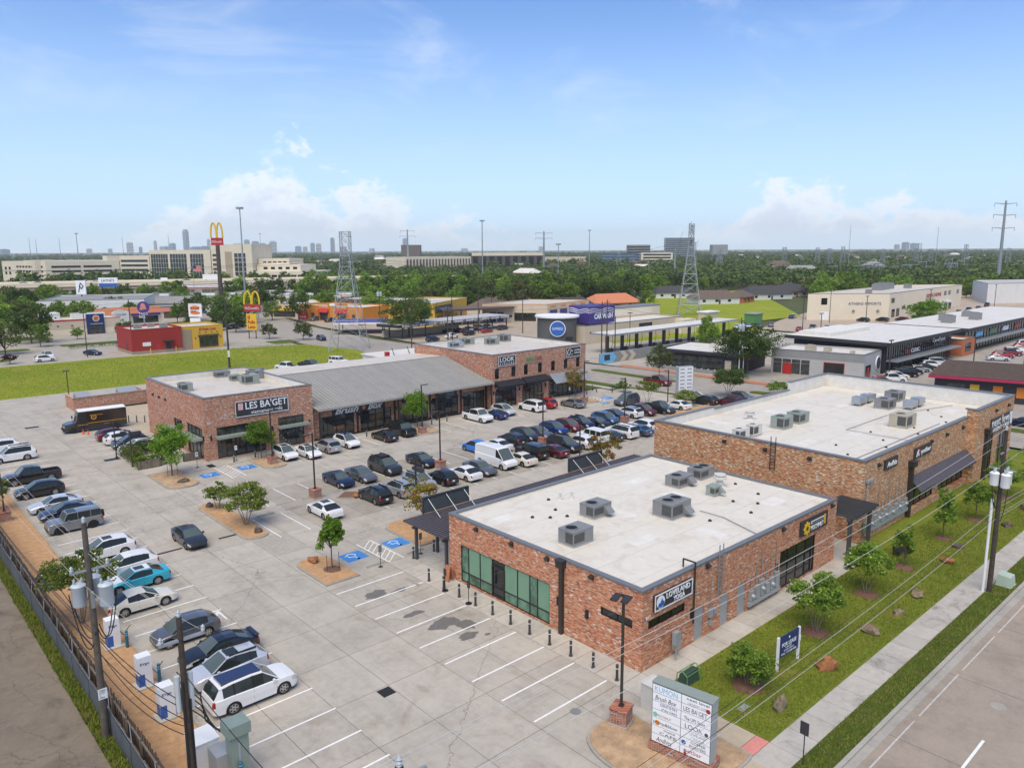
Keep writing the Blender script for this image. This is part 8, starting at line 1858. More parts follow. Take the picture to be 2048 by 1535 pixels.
for k in range(16): MB().hexa([(107.5+k*1.35, 21.5+k*.27, 4.2), (107.8+k*1.35, 21.5+k*.27, 4.2), (113.9+k*1.35, .9+k*.27, 4.2), (113.6+k*1.35, .9+k*.27, 4.2), (107.5+k*1.35, 21.5+k*.27, 4.4), (107.8+k*1.35, 21.5+k*.27, 4.4), (113.9+k*1.35, .9+k*.27, 4.4), (113.6+k*1.35, .9+k*.27, 4.4)]).build('slat', 'roof_brown', t)
F, L = fs[0]; band(t, F, -1, L+1, 3.7, 4.15, 'magenta', 1.6, 'fascia')
for k, c_ in enumerate(('glass_store', 'yellow', 'orange', 'orange', 'teal')): win(t, F, 2+k*3.4, 4.6+k*3.4 if k == 0 else 3.4+k*3.4, 1.0, 2.8, c_, 'window' if k == 0 else 'poster')
t, fs = pbld('tan_warehouse', 'large tan warehouse with purple lettering behind the glass building', [(236, 109), (258, 88.5), (350, 93.5), (328, 114)], 9.7, 'cream', 'tpo_dirty')
F, L = fs[0]; win(t, F, 5, 7.2, 5.6, 8.0); win(t, F, 5, 8, 0, 3.0, 'white', 'door'); text(t, 'ATHENS IMPORTS', 'purple', 12, 1.0, F, 15, 5.4, .05)
for u in (17, 26): disc(F, u, 3.2, .5, 0, .3).build('vent', 'ac_grey', t)
F, L = fs[1]; text(t, 'LANDMARK & HARDWARE', 'magenta', 20, 1.6, F, 42, 6.0, .05)
wgrid(t, F, [3, 8], [.6], 3.4, 3.0); wgrid(t, F, [2, 66, 72, 84], [6.0], 3.4, 1.8); wgrid(t, F, [14, 20, 28], [3.0], 3.5, 1.2); band(t, F, 60, 74, 0, 3.6, 'white_wall', 1.5, 'porch'); win(t, F, 62, 66, 0, 2.8, 'glass_dark', d=1.55); win(t, F, 68, 72, 0, 2.8, 'glass_dark', d=1.55)
units([(285, 104, 2.4), (292, 105, 2.4), (300, 106, 2.2), (262, 98, 1.2), (310, 102, 1.6)], 9.2, 'grey roof unit on the tan warehouse')
pbld('white_shed', 'white metal shed at the right picture edge behind the yard', [(374, 90), (402, 74), (440, 90), (412, 108)], 9.5, 'white_wall', 'grey_light')
t = thing('green_shed', 'small dark green shed on the greenbelt', 'shed', (212, 117, 0)); MB().box(209.5, 215, 115, 119, 0, 3.2).build('wall', 'green', t) if 0 else MB().box(209.5, 215, 115, 119, 0, 3.2).build('wall', 'green_sign', t); MB().box(209.2, 215.3, 114.7, 119.3, 3.2, 3.5).build('roof', 'ac_green', t)
t = thing('white_kiosk', 'small white kiosk on the greenbelt beside the far pylon', 'shed', (209, 134, 0)); MB().box(206, 213, 132, 136, 0, 3).build('wall', 'tan_wall', t); MB().box(205.6, 213.4, 131.6, 136.4, 3, 3.4).build('roof', 'white', t)
t = thing('red_tag_shop', 'low white shop with roof frames behind the metal roof, red post at its corner', 'building', (60, 112, 0)); MB().box(52, 72, 108, 118, 0, 3.6).build('wall', 'white_wall', t); MB().box(51.7, 72.3, 107.7, 118.3, 3.6, 3.8).build('roof', 'tpo_far', t); MB().box(51.2, 52, 107.2, 108, 0, 5.2).build('corner_post', 'red', t)
F = Fr((52, 108, 0), (1, 0, 0), (0, -1, 0)); F2 = Fr((52, 118, 0), (0, -1, 0), (-1, 0, 0))
for u in (2, 5): win(t, F2, u, u+2.2, .6, 3.0)
for u in (2, 7, 12): win(t, F, u, u+3.5, .6, 3.0)
for k in range(4): MB().tube((55+4*k, 110, 3.8), (57+4*k, 114, 5.0), .08, n=5).build('frame', 'charcoal', t)
# houses of the estate behind the greenbelt
def house(x, y, w, d, rz, wall, roof, label):
 t = root('house', label, 'house', (x, y, 0), rz, 1, 'estate houses'); CLEAR.append((x-w*.6, x+w*.6, y-d*.6, y+d*.6))
 MB().box(-w/2, w/2, -d/2, d/2, 0, 2.9).build('wall', wall, t)
 m = MB(); e = .6; m.add([(-w/2-e, -d/2-e, 2.8), (w/2+e, -d/2-e, 2.8), (w/2+e, d/2+e, 2.8), (-w/2-e, d/2+e, 2.8), (-w/2+d*.3, 0, 2.8+d*.30), (w/2-d*.3, 0, 2.8+d*.30)], [(0, 1, 5, 4), (2, 3, 4, 5), (1, 2, 5), (3, 0, 4), (0, 3, 2, 1)]); m.build('roof', roof, t)
 F = Fr((-w/2, -d/2, 0), (1, 0, 0), (0, -1, 0))
 for k in range(3): win(t, F, w*(.12+.3*k), w*(.12+.3*k)+1.6, 1, 2.2)
 win(t, F, w*.5, w*.5+1, 0, 2.1, 'brown', 'door'); MB().box(w*.2, w*.2+.8, d*.1, d*.1+.8, 2.9, 2.8+d*.34).build('chimney', 'roof_brown', t)
for i, (x, y, w, d, wl, rf, lb) in enumerate(((196, 192, 20, 13, 'white_wall', 'roof_dark', 'dark blue-grey steep roofed house behind the purple box sign'), (229, 198, 24, 13, 'orange_wall', 'roof_red', 'house with a bright orange roof and timber fence'), (262, 214, 20, 11, 'tan_wall', 'roof_brown', 'brown-roofed house left of the far pylon'), (289, 184, 22, 12, 'white_wall', 'roof_brown', 'brown-roofed pale house right of the far pylon'), (306, 180, 15, 10, 'orange_brick', 'roof_brown', 'brick house with brown roof beside the greenbelt'), (336, 184, 26, 14, 'white_wall', 'roof_dark', 'large dark-roofed house with white gable'), (366, 186, 22, 13, 'tan_wall', 'roof_dark', 'dark-roofed house left of the tan warehouse'), (392, 200, 22, 12, 'tan_wall', 'roof_dark', 'dark-roofed house half behind the tan warehouse'), (176, 222, 18, 11, 'tan_wall', 'roof_brown', 'brown roof among trees behind the garage'), (205, 238, 18, 11, 'tan_wall', 'roof_brown', 'brown roof deep in the trees above the car wash'), (246, 246, 18, 11, 'white_wall', 'roof_dark', 'pale gabled house in the trees left of the far pylon'), (312, 226, 20, 12, 'white_wall', 'roof_dark', 'grey-roofed white house deep in the estate trees'))):
 house(x, y, w, d, R((-20, -15, 25, -30, 10, -25, -20, 15, 30, -10, 20, -35)[i]), wl, rf, lb)
# ---------------- elevated road
t = thing('overpass', 'long concrete overpass crossing the left background', 'overpass', (100, 470, 0))
OA, OB = Vector((-40, 515, 0)), Vector((300, 395, 0)); du = (OB-OA).normalized(); F = Fr(OA, du, (du.y, -du.x, 0)); L = (OB-OA).length
MB().fbox(F, 0, L, 6.4, 7.9, -26, 0).build('deck', 'cream', t); MB().fbox(F, 0, L, 7.9, 8.9, -.4, .15).build('barrier', 'cream', t); MB().fbox(F, 0, L, 7.9, 8.9, -26, -25.6).build('barrier', 'cream', t); MB().fbox(F, 0, L, 4.9, 6.4, -24, -1).build('girder', 'cream_dark', t)
for k in range(7):
 u = 18+k*34; MB().fbox(F, u, u+4, 0, 4.9, -24, -1.5).build('pier', 'cream', t)
MB().fbox(F, 215, L, 0, 6.4, -25, -.3).build('retaining_wall', 'cream', t); MB().fbox(F, 0, L, 4.7, 5.2, -.8, .12).build('edge_beam', 'cream_dark', t)
CLEAR.append((-60, 320, 380, 540))
for i, (u, k, c_) in enumerate(((60, 'suv', 'silverwhite'), (66, 'sedan', 'white'), (96, 'suv', 'midgrey'), (104, 'suv', 'charcoal'), (128, 'pickup', 'white'), (133, 'suv', 'silver'), (140, 'sedan', 'white'), (170, 'van', 'white'), (184, 'sedan', 'charcoal'), (214, 'suv', 'silverwhite'), (232, 'sedan', 'white'))):
 p = F.p(u, 7.95, -6-4*(i % 3)); far_car(k, c_, p.x, p.y, math.degrees(math.atan2(du.y, du.x))+(180 if i % 2 else 0), f'vehicle on the overpass, {nth[i]} from the left', 'traffic on the overpass', 7.92)
p = F.p(199, 0, -8)
t = root('box_truck', 'white box truck crossing the overpass', 'truck', (p.x, p.y, 7.92), math.atan2(du.y, du.x)); MB().box(-6, 3, -1.25, 1.25, 1, 4.2).build('box', 'white', t); MB().box(3.1, 5.4, -1.2, 1.2, .6, 3).build('cab', 'car_blue', t)
for x in (-4, 4.2):
 for y in (-1.1, 1.1): MB().tube((x, y-.15, .5), (x, y+.15, .5), .5, n=12).build('wheel', 'tyre', t)
# ---------------- hospital and its garage
t, fs = pbld('parking_garage', 'cream multi-storey garage with dark slots, far left', [(84, 745), (104, 684), (158, 680), (190, 735), (110, 800)], 19, 'cream', 'grey_light', cop=None)
for k in range(4):
 v = 2.6+k*3.7; band(t, fs[1][0], 4, 25, v, v+1.6, 'black', .1, 'slot'); band(t, fs[1][0], 27, 48, v, v+1.6, 'black', .1, 'slot')
 for j in range(9): win(t, fs[0][0], 22+j*4.4, 25+j*4.4, v, v+1.7, 'black', 'slot')
MB().box(98, 112, 690, 704, 0, 20).build('stair_tower', 'cream', t); MB().box(150, 162, 684, 698, 0, 23).build('stair_tower', 'cream', t); wgrid(t, fs[0][0], [4, 10], [8, 12], 3, 2.4, 'glass_dark')
def facade(name, label, a, b, dp, h, wall, cat='building'):
 a, b = Vector(a), Vector(b); u = (b-a).normalized(); n = Vector((-u.y, u.x)); return pbld(name, label, [tuple(a), tuple(b), tuple(b+n*dp), tuple(a+n*dp)], h, wall, 'tpo_far', cat, cop=None)
t, fs = facade('medical_wing', 'cream hospital wing with ribbon windows beside the garage', (158.5, 680), (176, 660), 40, 23, 'cream')
for k in range(5): band(t, fs[0][0], 1, 25, 2.5+k*3.8, 4.4+k*3.8, 'glass_tower', .1, 'window_band')
t, fs = facade('glass_medical_block', 'hospital block with big dark glass curtain walls', (176.5, 660), (212, 619), 45, 27.5, 'cream'); F, L = fs[0]
for (u0, u1, st) in ((1, 17, 2.2), (18, 33, 2.5), (36, 50, 2.4)):
 n = int((u1-u0)/st)
 for i in range(n):
  for j in range(6): win(t, F, u0+i*st+.12, u0+(i+1)*st-.12, 1.6+j*3.8, 5.2+j*3.8, 'glass_tower')
t, fs = facade('medical_tower', 'cream hospital tower with rows of small windows and a glass corner', (212.5, 618.5), (236, 592), 40, 32, 'cream'); F, L = fs[0]
for j in range(6): win(t, F, 1, 8, 3+j*3.8, 5+j*3.8, 'brown')
for i in range(3):
 for j in range(5): win(t, F, 20+i*3.4, 23+i*3.4, 6+j*3.8, 9.4+j*3.8, 'glass_tower')
band(t, F, 12, 18, 0, 26, 'cream_dark', .2)
t, fs = facade('stepped_medical_wing', 'long stepped cream hospital wing on the right', (236.5, 591.5), (271, 553), 46, 9.6, 'cream'); F, L = fs[0]
for i in range(8): win(t, F, 4+i*5.6, 8.6+i*5.6, 4.6, 6.8, 'glass_dark')
MB().fbox(F, 0, 38, 9.0, 15, -42, -6).build('upper_step', 'cream', t); MB().fbox(F, 0, 27, 15, 20, -42, -10).build('top_step', 'cream', t)
for i in range(5): win(t, Fr(F.p(0, 0, -6), F.u, F.n), 6+i*6.4, 9.5+i*6.4, 11.2, 13.2, 'glass_dark')
for i in range(5): win(t, Fr(F.p(0, 0, -10), F.u, F.n), 4+i*4.4, 7+i*4.4, 16.6, 17.8, 'brown')
# ---------------- scattered offices
t, fs = facade('striped_office', 'long low office striped with brown and cream fins', (452, 684), (545, 684), 40, 19, 'cream')
for k in range(21): band(t, fs[0][0], 1+k*4.4, 3.2+k*4.4, .5, 16.5, 'roof_brown', .3, 'fin')
t, fs = facade('dark_window_office', 'cream-topped office with dark window bays', (690, 860), (780, 800), 50, 22, 'brown'); band(t, fs[0][0], 0, 108, 18, 22.5, 'cream', .5)
for k in range(9): win(t, fs[0][0], 2+k*12, 9+k*12, 3, 17, 'glass_dark')
t, fs = facade('blue_glass_office', 'blue glass office left of a cream one', (895, 785), (932, 744), 40, 20, 'glass_blue')
for j in range(4): band(t, fs[0][0], 0, 55, 3+j*4.4, 3.8+j*4.4, 'steel_far', .2)
t, fs = facade('cream_office', 'cream office with four rows of windows', (935, 738), (968, 702), 40, 21, 'cream')
for j in range(4): band(t, fs[0][0], 3, 46, 3+j*4.6, 5.4+j*4.6, 'glass_dark', .2, 'window_band')
t, fs = facade('brick_office', 'pale pink apartment roofs among the trees', (830, 850), (875, 800), 30, 15, 'tan_wall')
t, fs = facade('stacked_office', 'dark stacked office with rows of windows left of the white tower', (1000, 820), (1026, 791), 25, 34, 'grey_wall')
for j in range(7): band(t, fs[0][0], 0, 39, 3+j*4.4, 5.2+j*4.4, 'glass_dark', .3, 'window_band')
t, fs = facade('white_tower', 'white banded office tower behind the far pylon', (1500, 1110), (1546, 1060), 40, 54, 'steel')
for j in range(11): band(t, fs[0][0], 0, 68, 3+j*4.6, 5.6+j*4.6, 'glass_tower', .5, 'window_band')
t, fs = facade('navy_office', 'dark grey office right of the white tower', (2060, 1345), (2098, 1315), 30, 40, 'grey_wall')
t, fs = facade('brown_tower', 'square brown tower above the trees', (1195, 1790), (1235, 1755), 40, 42, 'roof_brown')
units([(620, 520, 6), (700, 560, 7), (650, 430, 5)], 0, 'distant grey shed roof among the trees', 'white_wall')
# scattered far roofs
rh = random.Random(31)
for i in range(75):
 a = R(47.8+rh.uniform(-33, 33)); d = rh.uniform(430, 2300); x, y = CAMX+d*math.cos(a), CAMY+d*math.sin(a)
 if any(p-12 < x < q_+12 and r_-12 < y < s_+12 for p, q_, r_, s_ in CLEAR): continue
 w, l, h = rh.uniform(10, 26), rh.uniform(9, 16), rh.uniform(6.5, 11); m = MB(); m.box(-w/2, w/2, -l/2, l/2, 0, h)
 if i % 3: m.add([(-w/2-.5, -l/2-.5, h-.1), (w/2+.5, -l/2-.5, h-.1), (w/2+.5, l/2+.5, h-.1), (-w/2-.5, l/2+.5, h-.1), (-w/2+l*.3, 0, h+l*.28), (w/2-l*.3, 0, h+l*.28)], [(0, 1, 5, 4), (2, 3, 4, 5), (1, 2, 5), (3, 0, 4)], 1)
 else: m.box(-w/2-.2, w/2+.2, -l/2-.2, l/2+.2, h, h+.3, 1)
 wl, rf = ('tan_wall', 'white_wall', 'orange_brick', 'grey_light')[i % 4], ('tpo_far', 'roof_brown', 'roof_dark', 'grey_wall', 'roof_brown')[i % 5]
 o = m.build('far_house', [wl, rf]); o.location = (x, y, 0); o.rotation_euler = (0, 0, rh.random()*3); CLEAR.append((x-w*.5, x+w*.5, y-w*.5, y+w*.5))
 tag(o, {'tan_wall': 'tan', 'white_wall': 'white', 'orange_brick': 'brick', 'grey_light': 'grey'}[wl]+' far-off house under a '+{'tpo_far': 'flat white', 'roof_brown': 'brown', 'roof_dark': 'dark', 'grey_wall': 'grey'}[rf]+' roof among the trees', 'house', 'far-off houses')
# ---------------- planting the belt and the woods behind it
def in_view(x, y, mar=2.):
 dx, dy = x-CAMX, y-CAMY; a = math.degrees(math.atan2(dy, dx))-47.8
 return abs((a+180) % 360-180) < 34.5+mar
rg = random.Random(77); pts = []; grid = {}
def free(x, y, d):
 gx, gy = int(x//12), int(y//12)
 for i in range(gx-1, gx+2):
  for j in range(gy-1, gy+2):
   for (u, v) in grid.get((i, j), ()):
    if (u-x)**2+(v-y)**2 < d*d: return False
 return True
for P in WOODS:
 xs = [p[0] for p in P]; ys = [p[1] for p in P]
 for _ in range(9000):
  x, y = rg.uniform(min(xs), max(xs)), rg.uniform(min(ys), max(ys))
  if not inpoly(x, y, P) or not in_view(x, y): continue
  if any(a-4 < x < b+4 and c-4 < y < d+4 for a, b, c, d in CLEAR): continue
  if not free(x, y, 6.2): continue
  pts.append((x, y)); grid.setdefault((int(x//12), int(y//12)), []).append((x, y))
pts.sort(key=lambda p: (p[0]-CAMX)**2+(p[1]-CAMY)**2)
def sector(x, y):
 a = 47.8-math.degrees(math.atan2(y-CAMY, x-CAMX)); d = math.hypot(x-CAMX, y-CAMY)
 k = min(11, max(0, int((a+16)/4.2)))
 return ('front' if d < 330 else 'middle' if d < 430 else 'back')+' ranks '+('above the orange restaurant', 'left of the meadow pylon', 'right of the meadow pylon', 'above the yellow office', 'above the brown canopy', 'above the cream garage', 'above the purple box sign', 'above the vacuum canopy', 'round the far pylon', 'above the grey showroom', 'left of the tan warehouse', 'behind the tan warehouse')[k]
for i, (x, y) in enumerate(pts[:285]):
 k = rg.randrange(8)
 put_tree(belt[k], ('mid-green', 'dark green', 'light green', 'olive', 'mid-green', 'dark green', 'light green', 'dark green')[k]+' tree in the wooded belt, '+sector(x, y), x, y, rg.random()*6.28, rg.uniform(.75, 1.25), 'wooded belt', 'belt_tree')
for P, n_, lb in (([(-45, 300), (0, 300), (26, 360), (60, 395), (0, 470), (-50, 440)], 26, 'tree by the overpass'), ([(30, 545), (290, 430), (320, 540), (160, 650), (60, 690)], 62, 'tree before the hospital'), ([(150, 300), (200, 380), (300, 400), (320, 520), (290, 420), (170, 360)], 20, 'tree right of the overpass'), ([(-60, 200), (12, 200), (12, 262), (66, 262), (60, 215), (72, 215), (150, 270), (160, 400), (-60, 420)], 58, 'tree among the restaurants'), ([(352, 98), (374, 118), (410, 112), (440, 95), (500, 120), (460, 160), (335, 140)], 24, 'tree behind the white shed')):
 k2 = 0
 for _ in range(3000):
  x, y = rg.uniform(min(p[0] for p in P), max(p[0] for p in P)), rg.uniform(min(p[1] for p in P), max(p[1] for p in P))
  if k2 >= n_ or not inpoly(x, y, P) or not in_view(x, y, 0) or not free(x, y, 9) or any(a-3 < x < b+3 and c-3 < y < d+3 for a, b, c, d in CLEAR if b-a < 200): continue
  grid.setdefault((int(x//12), int(y//12)), []).append((x, y)); k2 += 1; k = rg.randrange(8)
  put_tree(belt[k], ('mid-green ', 'dark green ', 'light green ', 'olive ', 'mid-green ', 'dark green ', 'light green ', 'dark green ')[k]+lb+', '+('at the left picture edge', 'above the white warehouse', 'above the taco restaurant', 'above the yellow restaurant', 'round the tall arches pole', 'above the stone corner cafe', 'left of the meadow pylon', 'right of the meadow pylon')[min(7, max(0, int((47.8-math.degrees(math.atan2(y-CAMY, x-CAMX))+33)/3.4)))]+(', nearer row' if math.hypot(x-CAMX, y-CAMY) < 520 and 'hospital' in lb or math.hypot(x-CAMX, y-CAMY) < 330 else ', farther row') if y > 190 else ('dark ' if k % 2 else 'green ')+lb, x, y, rg.random()*6.28, rg.uniform(.6, 1.1), 'roadside trees', 'roadside_tree')
# the rest of the belt and every wood to the horizon reads as one mass
rs = np.random.default_rng(9)
P3 = [(x, y, rg.uniform(.8, 1.25)) for x, y in pts[285:]]
far = []
for _ in range(26000):
 d = 560*math.exp(rs.random()*2.35); a = R(47.8+(rs.random()-.5)*76)
 x, y = CAMX+d*math.cos(a), CAMY+d*math.sin(a)
 if any(inpoly(x, y, P) for P in WOODS): continue
 if any(a0-10 < x < b0+10 and c0-10 < y < d0+10 for a0, b0, c0, d0 in CLEAR): continue
 n = math.sin(x*.011+1.3*math.sin(y*.006))+math.sin(y*.013+2+math.sin(x*.004)*1.7)
 if n < -.55 and d < 2500: continue
 if d < 900 and a > R(58) and rs.random() < .5: continue
 far.append((x, y, .5+.95*rs.random()**1.5+.00008*d))
 if len(far) >= 6800: break
P3 = np.array(P3+far); n = len(P3); K = 56
D = np.hypot(P3[:, 0]-CAMX, P3[:, 1]-CAMY)
dirs = rs.normal(size=(n, K, 3)); dirs[:, :, 2] = np.abs(dirs[:, :, 2])*1.0-.35; dirs /= np.linalg.norm(dirs, axis=2)[:, :, None]
rad = np.array((5.2, 5.2, 4.6))[None, None]*P3[:, 2][:, None, None]*(.6+.45*rs.random((n, K, 1)))
C = np.concatenate([P3[:, None, :2]+np.zeros((n, K, 2)), np.zeros((n, K, 1))], 2)+dirs*rad; C[:, :, 2] += 5.2*P3[:, 2][:, None]
S = (1.75*P3[:, 2]*(1+D/6000))[:, None]*np.ones((n, K))
C = C.reshape(-1, 3); S = S.reshape(-1)
a = dirs.reshape(-1, 3)+rs.normal(size=(n*K, 3))*.42+np.array((0, 0, .25)); a /= np.linalg.norm(a, axis=1)[:, None]     # leaf cluster normals point outward
b = np.cross(a, rs.normal(size=(n*K, 3))); b /= np.linalg.norm(b, axis=1)[:, None]; c = np.cross(a, b)
V = np.stack([C-b*S[:, None]*.6, C+c*S[:, None]*.55, C+b*S[:, None]*.6, C-c*S[:, None]*.55], 1).reshape(-1, 3)
stuff(ob('woodland', quads_mesh('woodland', V, 'leaf_mass')), 'endless dark green woodland reaching to the horizon', 'woodland')
# grass blades on the near lawns, and weeds along the fence
def blades(name, x0, x1, y0, y1, z, n, h, mat, label, seed, reject=None):
 rs = np.random.default_rng(seed); x = rs.uniform(x0, x1, n); y = rs.uniform(y0, y1, n)
 if reject is not None: k = ~reject(x, y); x = x[k]; y = y[k]; n = len(x)
 hh = h*(.4+.9*rs.random(n)); t = rs.uniform(0, 2*PI, n); w = .018+.02*rs.random(n); ln = rs.normal(size=(n, 2))*hh[:, None]*.5
 p = np.stack([x, y, np.full(n, z)], 1); u = np.stack([np.cos(t), np.sin(t), 0*t], 1)*w[:, None]
 tip = p+np.concatenate([ln, hh[:, None]], 1)
 V = np.stack([p-u, p+u, tip+u*.2, tip-u*.2], 1).reshape(-1, 3)
 return stuff(ob(name, quads_mesh(name, V, mat)), label, 'grass')
leafmat('blade', (.115, .155, .02), (.24, .275, .045), (.30, .24, .08), .5)
blades('lawn_grass', -.3, 60, -8.95, -2.05, .05, 52000, .09, 'blade', 'short patchy lawn grass between the brick shops and the pavement', 1)
blades('verge_grass', -6.8, 60, -12.28, -10.82, .055, 16000, .10, 'blade', 'strip of grass between pavement and street kerb', 2)
blades('fence_weeds', -27.0, -26.3, 0, 60, -.03, 9000, .25, 'blade', 'ragged weeds growing along the foot of the fence', 3)
blades('meadow_grass', -30, 66, 134, 178, .0, 42000, .22, 'blade', 'rough yellow-green grass of the empty meadow', 4)
# rocks on the lawn and islands
def rock(x, y, sx, sy, sz, mat, label, seed, z=.05, rz=0):
 rs = np.random.default_rng(seed); n, k = 12, 7; vs_ = []
 ph = rs.normal(size=(6, 3))
 for j in range(k):
  for i in range(n):
   th = PI*j/(k-1); t = 2*PI*i/n; d = np.array((math.sin(th)*math.cos(t), math.sin(th)*math.sin(t), math.cos(th)))
   f = 1+.16*sum(math.sin(3.1*float(d@p)+q_) for q_, p in enumerate(ph))/1.6+.10*rs.normal()
   f = max(.6, min(1.35, f)); vs_.append((d[0]*sx*f, d[1]*sy*f, d[2]*sz*f))
 m = MB(); m.add(vs_, [(j*n+i, (j+1)*n+i, (j+1)*n+(i+1) % n, j*n+(i+1) % n) for j in range(k-1) for i in range(n)])
 o = ob('boulder', m.mesh('boulder', mat, 32)); o.location = (x, y, z+sz*.45); o.rotation_euler = (0, 0, rz)
 return tag(o, label, 'boulder', 'boulders')
for i, a in enumerate(((2.8, -7.8, .62, .42, .48, 'rock', 'tan craggy boulder nearest the street corner'), (8.8, -7.7, .42, .62, .52, 'rock_red', 'rust-orange upright boulder on the lawn'),
 (15.4, -7.6, .62, .42, .40, 'rock', 'brown boulder with a flat face beside the pavement'), (19.7, -7.8, .48, .32, .28, 'rock', 'small ochre boulder, third along the pavement lawn'),
 (23.8, -7.5, .68, .48, .34, 'rock', 'wide ochre layered boulder on the lawn'), (32.2, -6.9, .6, .4, .32, 'rock_red', 'reddish block of stone right of the thin sapling'),
 (36.4, -6.3, .55, .4, .25, 'rock_dark', 'flat dark broken stone with a plank on it'), (45.6, -7.6, .6, .4, .25, 'rock_dark', 'low dark stone at the foot of the street pole'),
 (52, -7.5, .7, .4, .3, 'rock_dark', 'dark stone farther along the lawn'), (-6.9, 29.3, .55, .4, .3, 'rock_red', 'rust-coloured stone beside the pointed sapling'),
 (-6.9, 60.3, .62, .45, .28, 'rock_dark', 'dark stone on the island left of the cafe'), (-7.4, 39.2, .38, .38, .32, 'rock_dark', 'dark stone at the near tip of the long island'),
 (-7.9, 49.6, .45, .35, .28, 'rock_dark', 'dark stone at the far tip of the long island'), (-24.6, 41, .5, .4, .35, 'rock_dark', 'dark stone on the orange mulch by the fence'), (5.0, 42.2, .5, .35, .25, 'rock_red', 'rust-coloured stone on the diamond planter'))):
 rock(*a, seed=i+1, rz=i*.9, z=.05 if i < 9 else .15)
# cafe planter: hedge behind low wooden troughs
hp = np.random.default_rng(4)
def hedge(label, x0, x1, y0, y1, h, leaf, n, seed):
 rs = np.random.default_rng(seed); C = rs.random((n, 3)); C[:, 2] **= .6
 C = C*np.array((x1-x0, y1-y0, h))+np.array((x0, y0, .1))+rs.normal(size=(n, 3))*.1
 o = ob('hedge', quads_mesh('hedge', leaf_quads(C, .22, rs), leaf)); return tag(o, label, 'hedge', 'cafe planting')
hedge('dark clipped hedge along the cafe patio', -9.0, -7.6, 70.5, 77.2, 1.6, 'leaf_olive', 2600, 1); hedge('yellow-green ornamental grass in the patio trough', -9.0, -4.6, 69.6, 70.5, 1.35, 'leaf_light', 1500, 2)
hedge('dark hedge at the back of the cafe patio', -7.6, -4.0, 76.2, 77.2, 1.5, 'leaf_dark', 1500, 3)
hedge('clipped hedge beside the red restaurant drive', 14, 31, 206.5, 208.3, .9, 'leaf_dark', 1600, 5)
for i, (x0, x1) in enumerate(((-9.0, -6.4), (-3.6, -1.5))):
 t = thing('planter_trough', ('weathered timber trough, left of the patio opening', 'weathered timber trough against the cafe corner')[i], 'planter', ((x0+x1)/2, 69, 0), 'patio troughs')
 n = int((x1-x0)/.16)
 for k in range(n): MB().box(x0+k*.16, x0+k*.16+.14, 69.2, 69.24, .05, 1.05).build('plank', 'wood_grey', t)
 MB().box(x0, x1-.02, 69.25, 69.6, .02, 1.0).build('liner', 'wood_dark', t)
t = thing('patio_rail', 'thin dark metal rail between the patio troughs', 'railing', (-5, 69.3, 0))
for k in range(4): MB().box(-6.3+k*.86, -6.26+k*.86, 69.3, 69.34, .0, 1.0).build('post', 'dark_metal', t)
MB().box(-6.3, -3.68, 69.3, 69.34, 1.0, 1.05).build('rail', 'dark_metal', t)
t = thing('patio_fence', 'dark picket fence at the back of the cafe patio', 'fence', (-3, 79, 0))
for k in range(14): MB().box(-1.9-.0, -1.85, 78.2+k*.3, 78.32+k*.3, .05, 1.9+.3*math.sin(k*.24)).build('picket', 'dark_metal', t)
# ================================================================ pylons, masts, skyline, haze
def lattice(x, y, h, b, tp, label, arms, rz=0, leg=.16, bay=9, mat='steel', name='pylon'):
 t = root(name, label, 'pylon', (x, y, 0), rz, 1, 'lattice pylons')
 def w(z): return (tp+(b-tp)*max(0, 1-z/(h*.78))**1.12)/2
 zs = [h*(1-(1-i/bay)**1.35) for i in range(bay+1)]
 c = ((-1, -1), (1, -1), (1, 1), (-1, 1))
 for sx, sy in c:
  m = MB()
  for a, d in zip(zs, zs[1:]): m.tube((sx*w(a), sy*w(a), a), (sx*w(d), sy*w(d), d), leg, leg*.9, 4, caps=False)
  m.build('leg', mat, t)
 m = MB()
 for a, d in zip(zs, zs[1:]):
  for i in range(4):
   p, q = c[i], c[(i+1) % 4]
   m.tube((p[0]*w(a), p[1]*w(a), a), (q[0]*w(d), q[1]*w(d), d), leg*.5, n=3, caps=False); m.tube((q[0]*w(a), q[1]*w(a), a), (p[0]*w(d), p[1]*w(d), d), leg*.5, n=3, caps=False)
   m.tube((p[0]*w(d), p[1]*w(d), d), (q[0]*w(d), q[1]*w(d), d), leg*.5, n=3, caps=False)
 m.build('bracing', mat, t)
 for z, l in arms:
  for s in (-1, 1):
   m = MB(); m.tube((s*w(z), -w(z), z), (s*l, 0, z+.1), leg*.6, n=4); m.tube((s*w(z), w(z), z), (s*l, 0, z+.1), leg*.6, n=4); m.tube((s*w(z+1.6), 0, z+1.6), (s*l, 0, z+.1), leg*.6, n=4); m.build('crossarm', mat, t)
   MB().tube((s*l, 0, z), (s*l, 0, z-1.6), .12, n=6).build('insulator', 'brown', t)
 return t
lattice(68.6, 152, 31, 9.0, 2.4, 'steel lattice pylon rising from the meadow corner', [(24.5, 5.4)], R(45), .12, 10)
lattice(223, 152, 36, 9, 1.9, 'steel lattice pylon with antennas on the greenbelt', [(30.0, 2.6), (33.5, 2.4), (35.2, 2.2)], R(40), .15, 11)
rg = random.Random(8)
for i in range(16):
 x = 600+i*34+rg.uniform(-15, 15); y = 460-i*15+rg.uniform(-40, 40); lattice(x, y, rg.uniform(24, 33), 8, 3.0, f'substation lattice tower, {nth[i] if i < 12 else ("thirteenth", "fourteenth", "fifteenth", "sixteenth")[i-12]} from the left', [(21, 4.0)], rg.random(), .2, 6, 'steel_far', 'substation_tower')
t = thing('substation_yard', 'grey clutter of low substation frames between the trees', 'substation', (690, 262, 0))
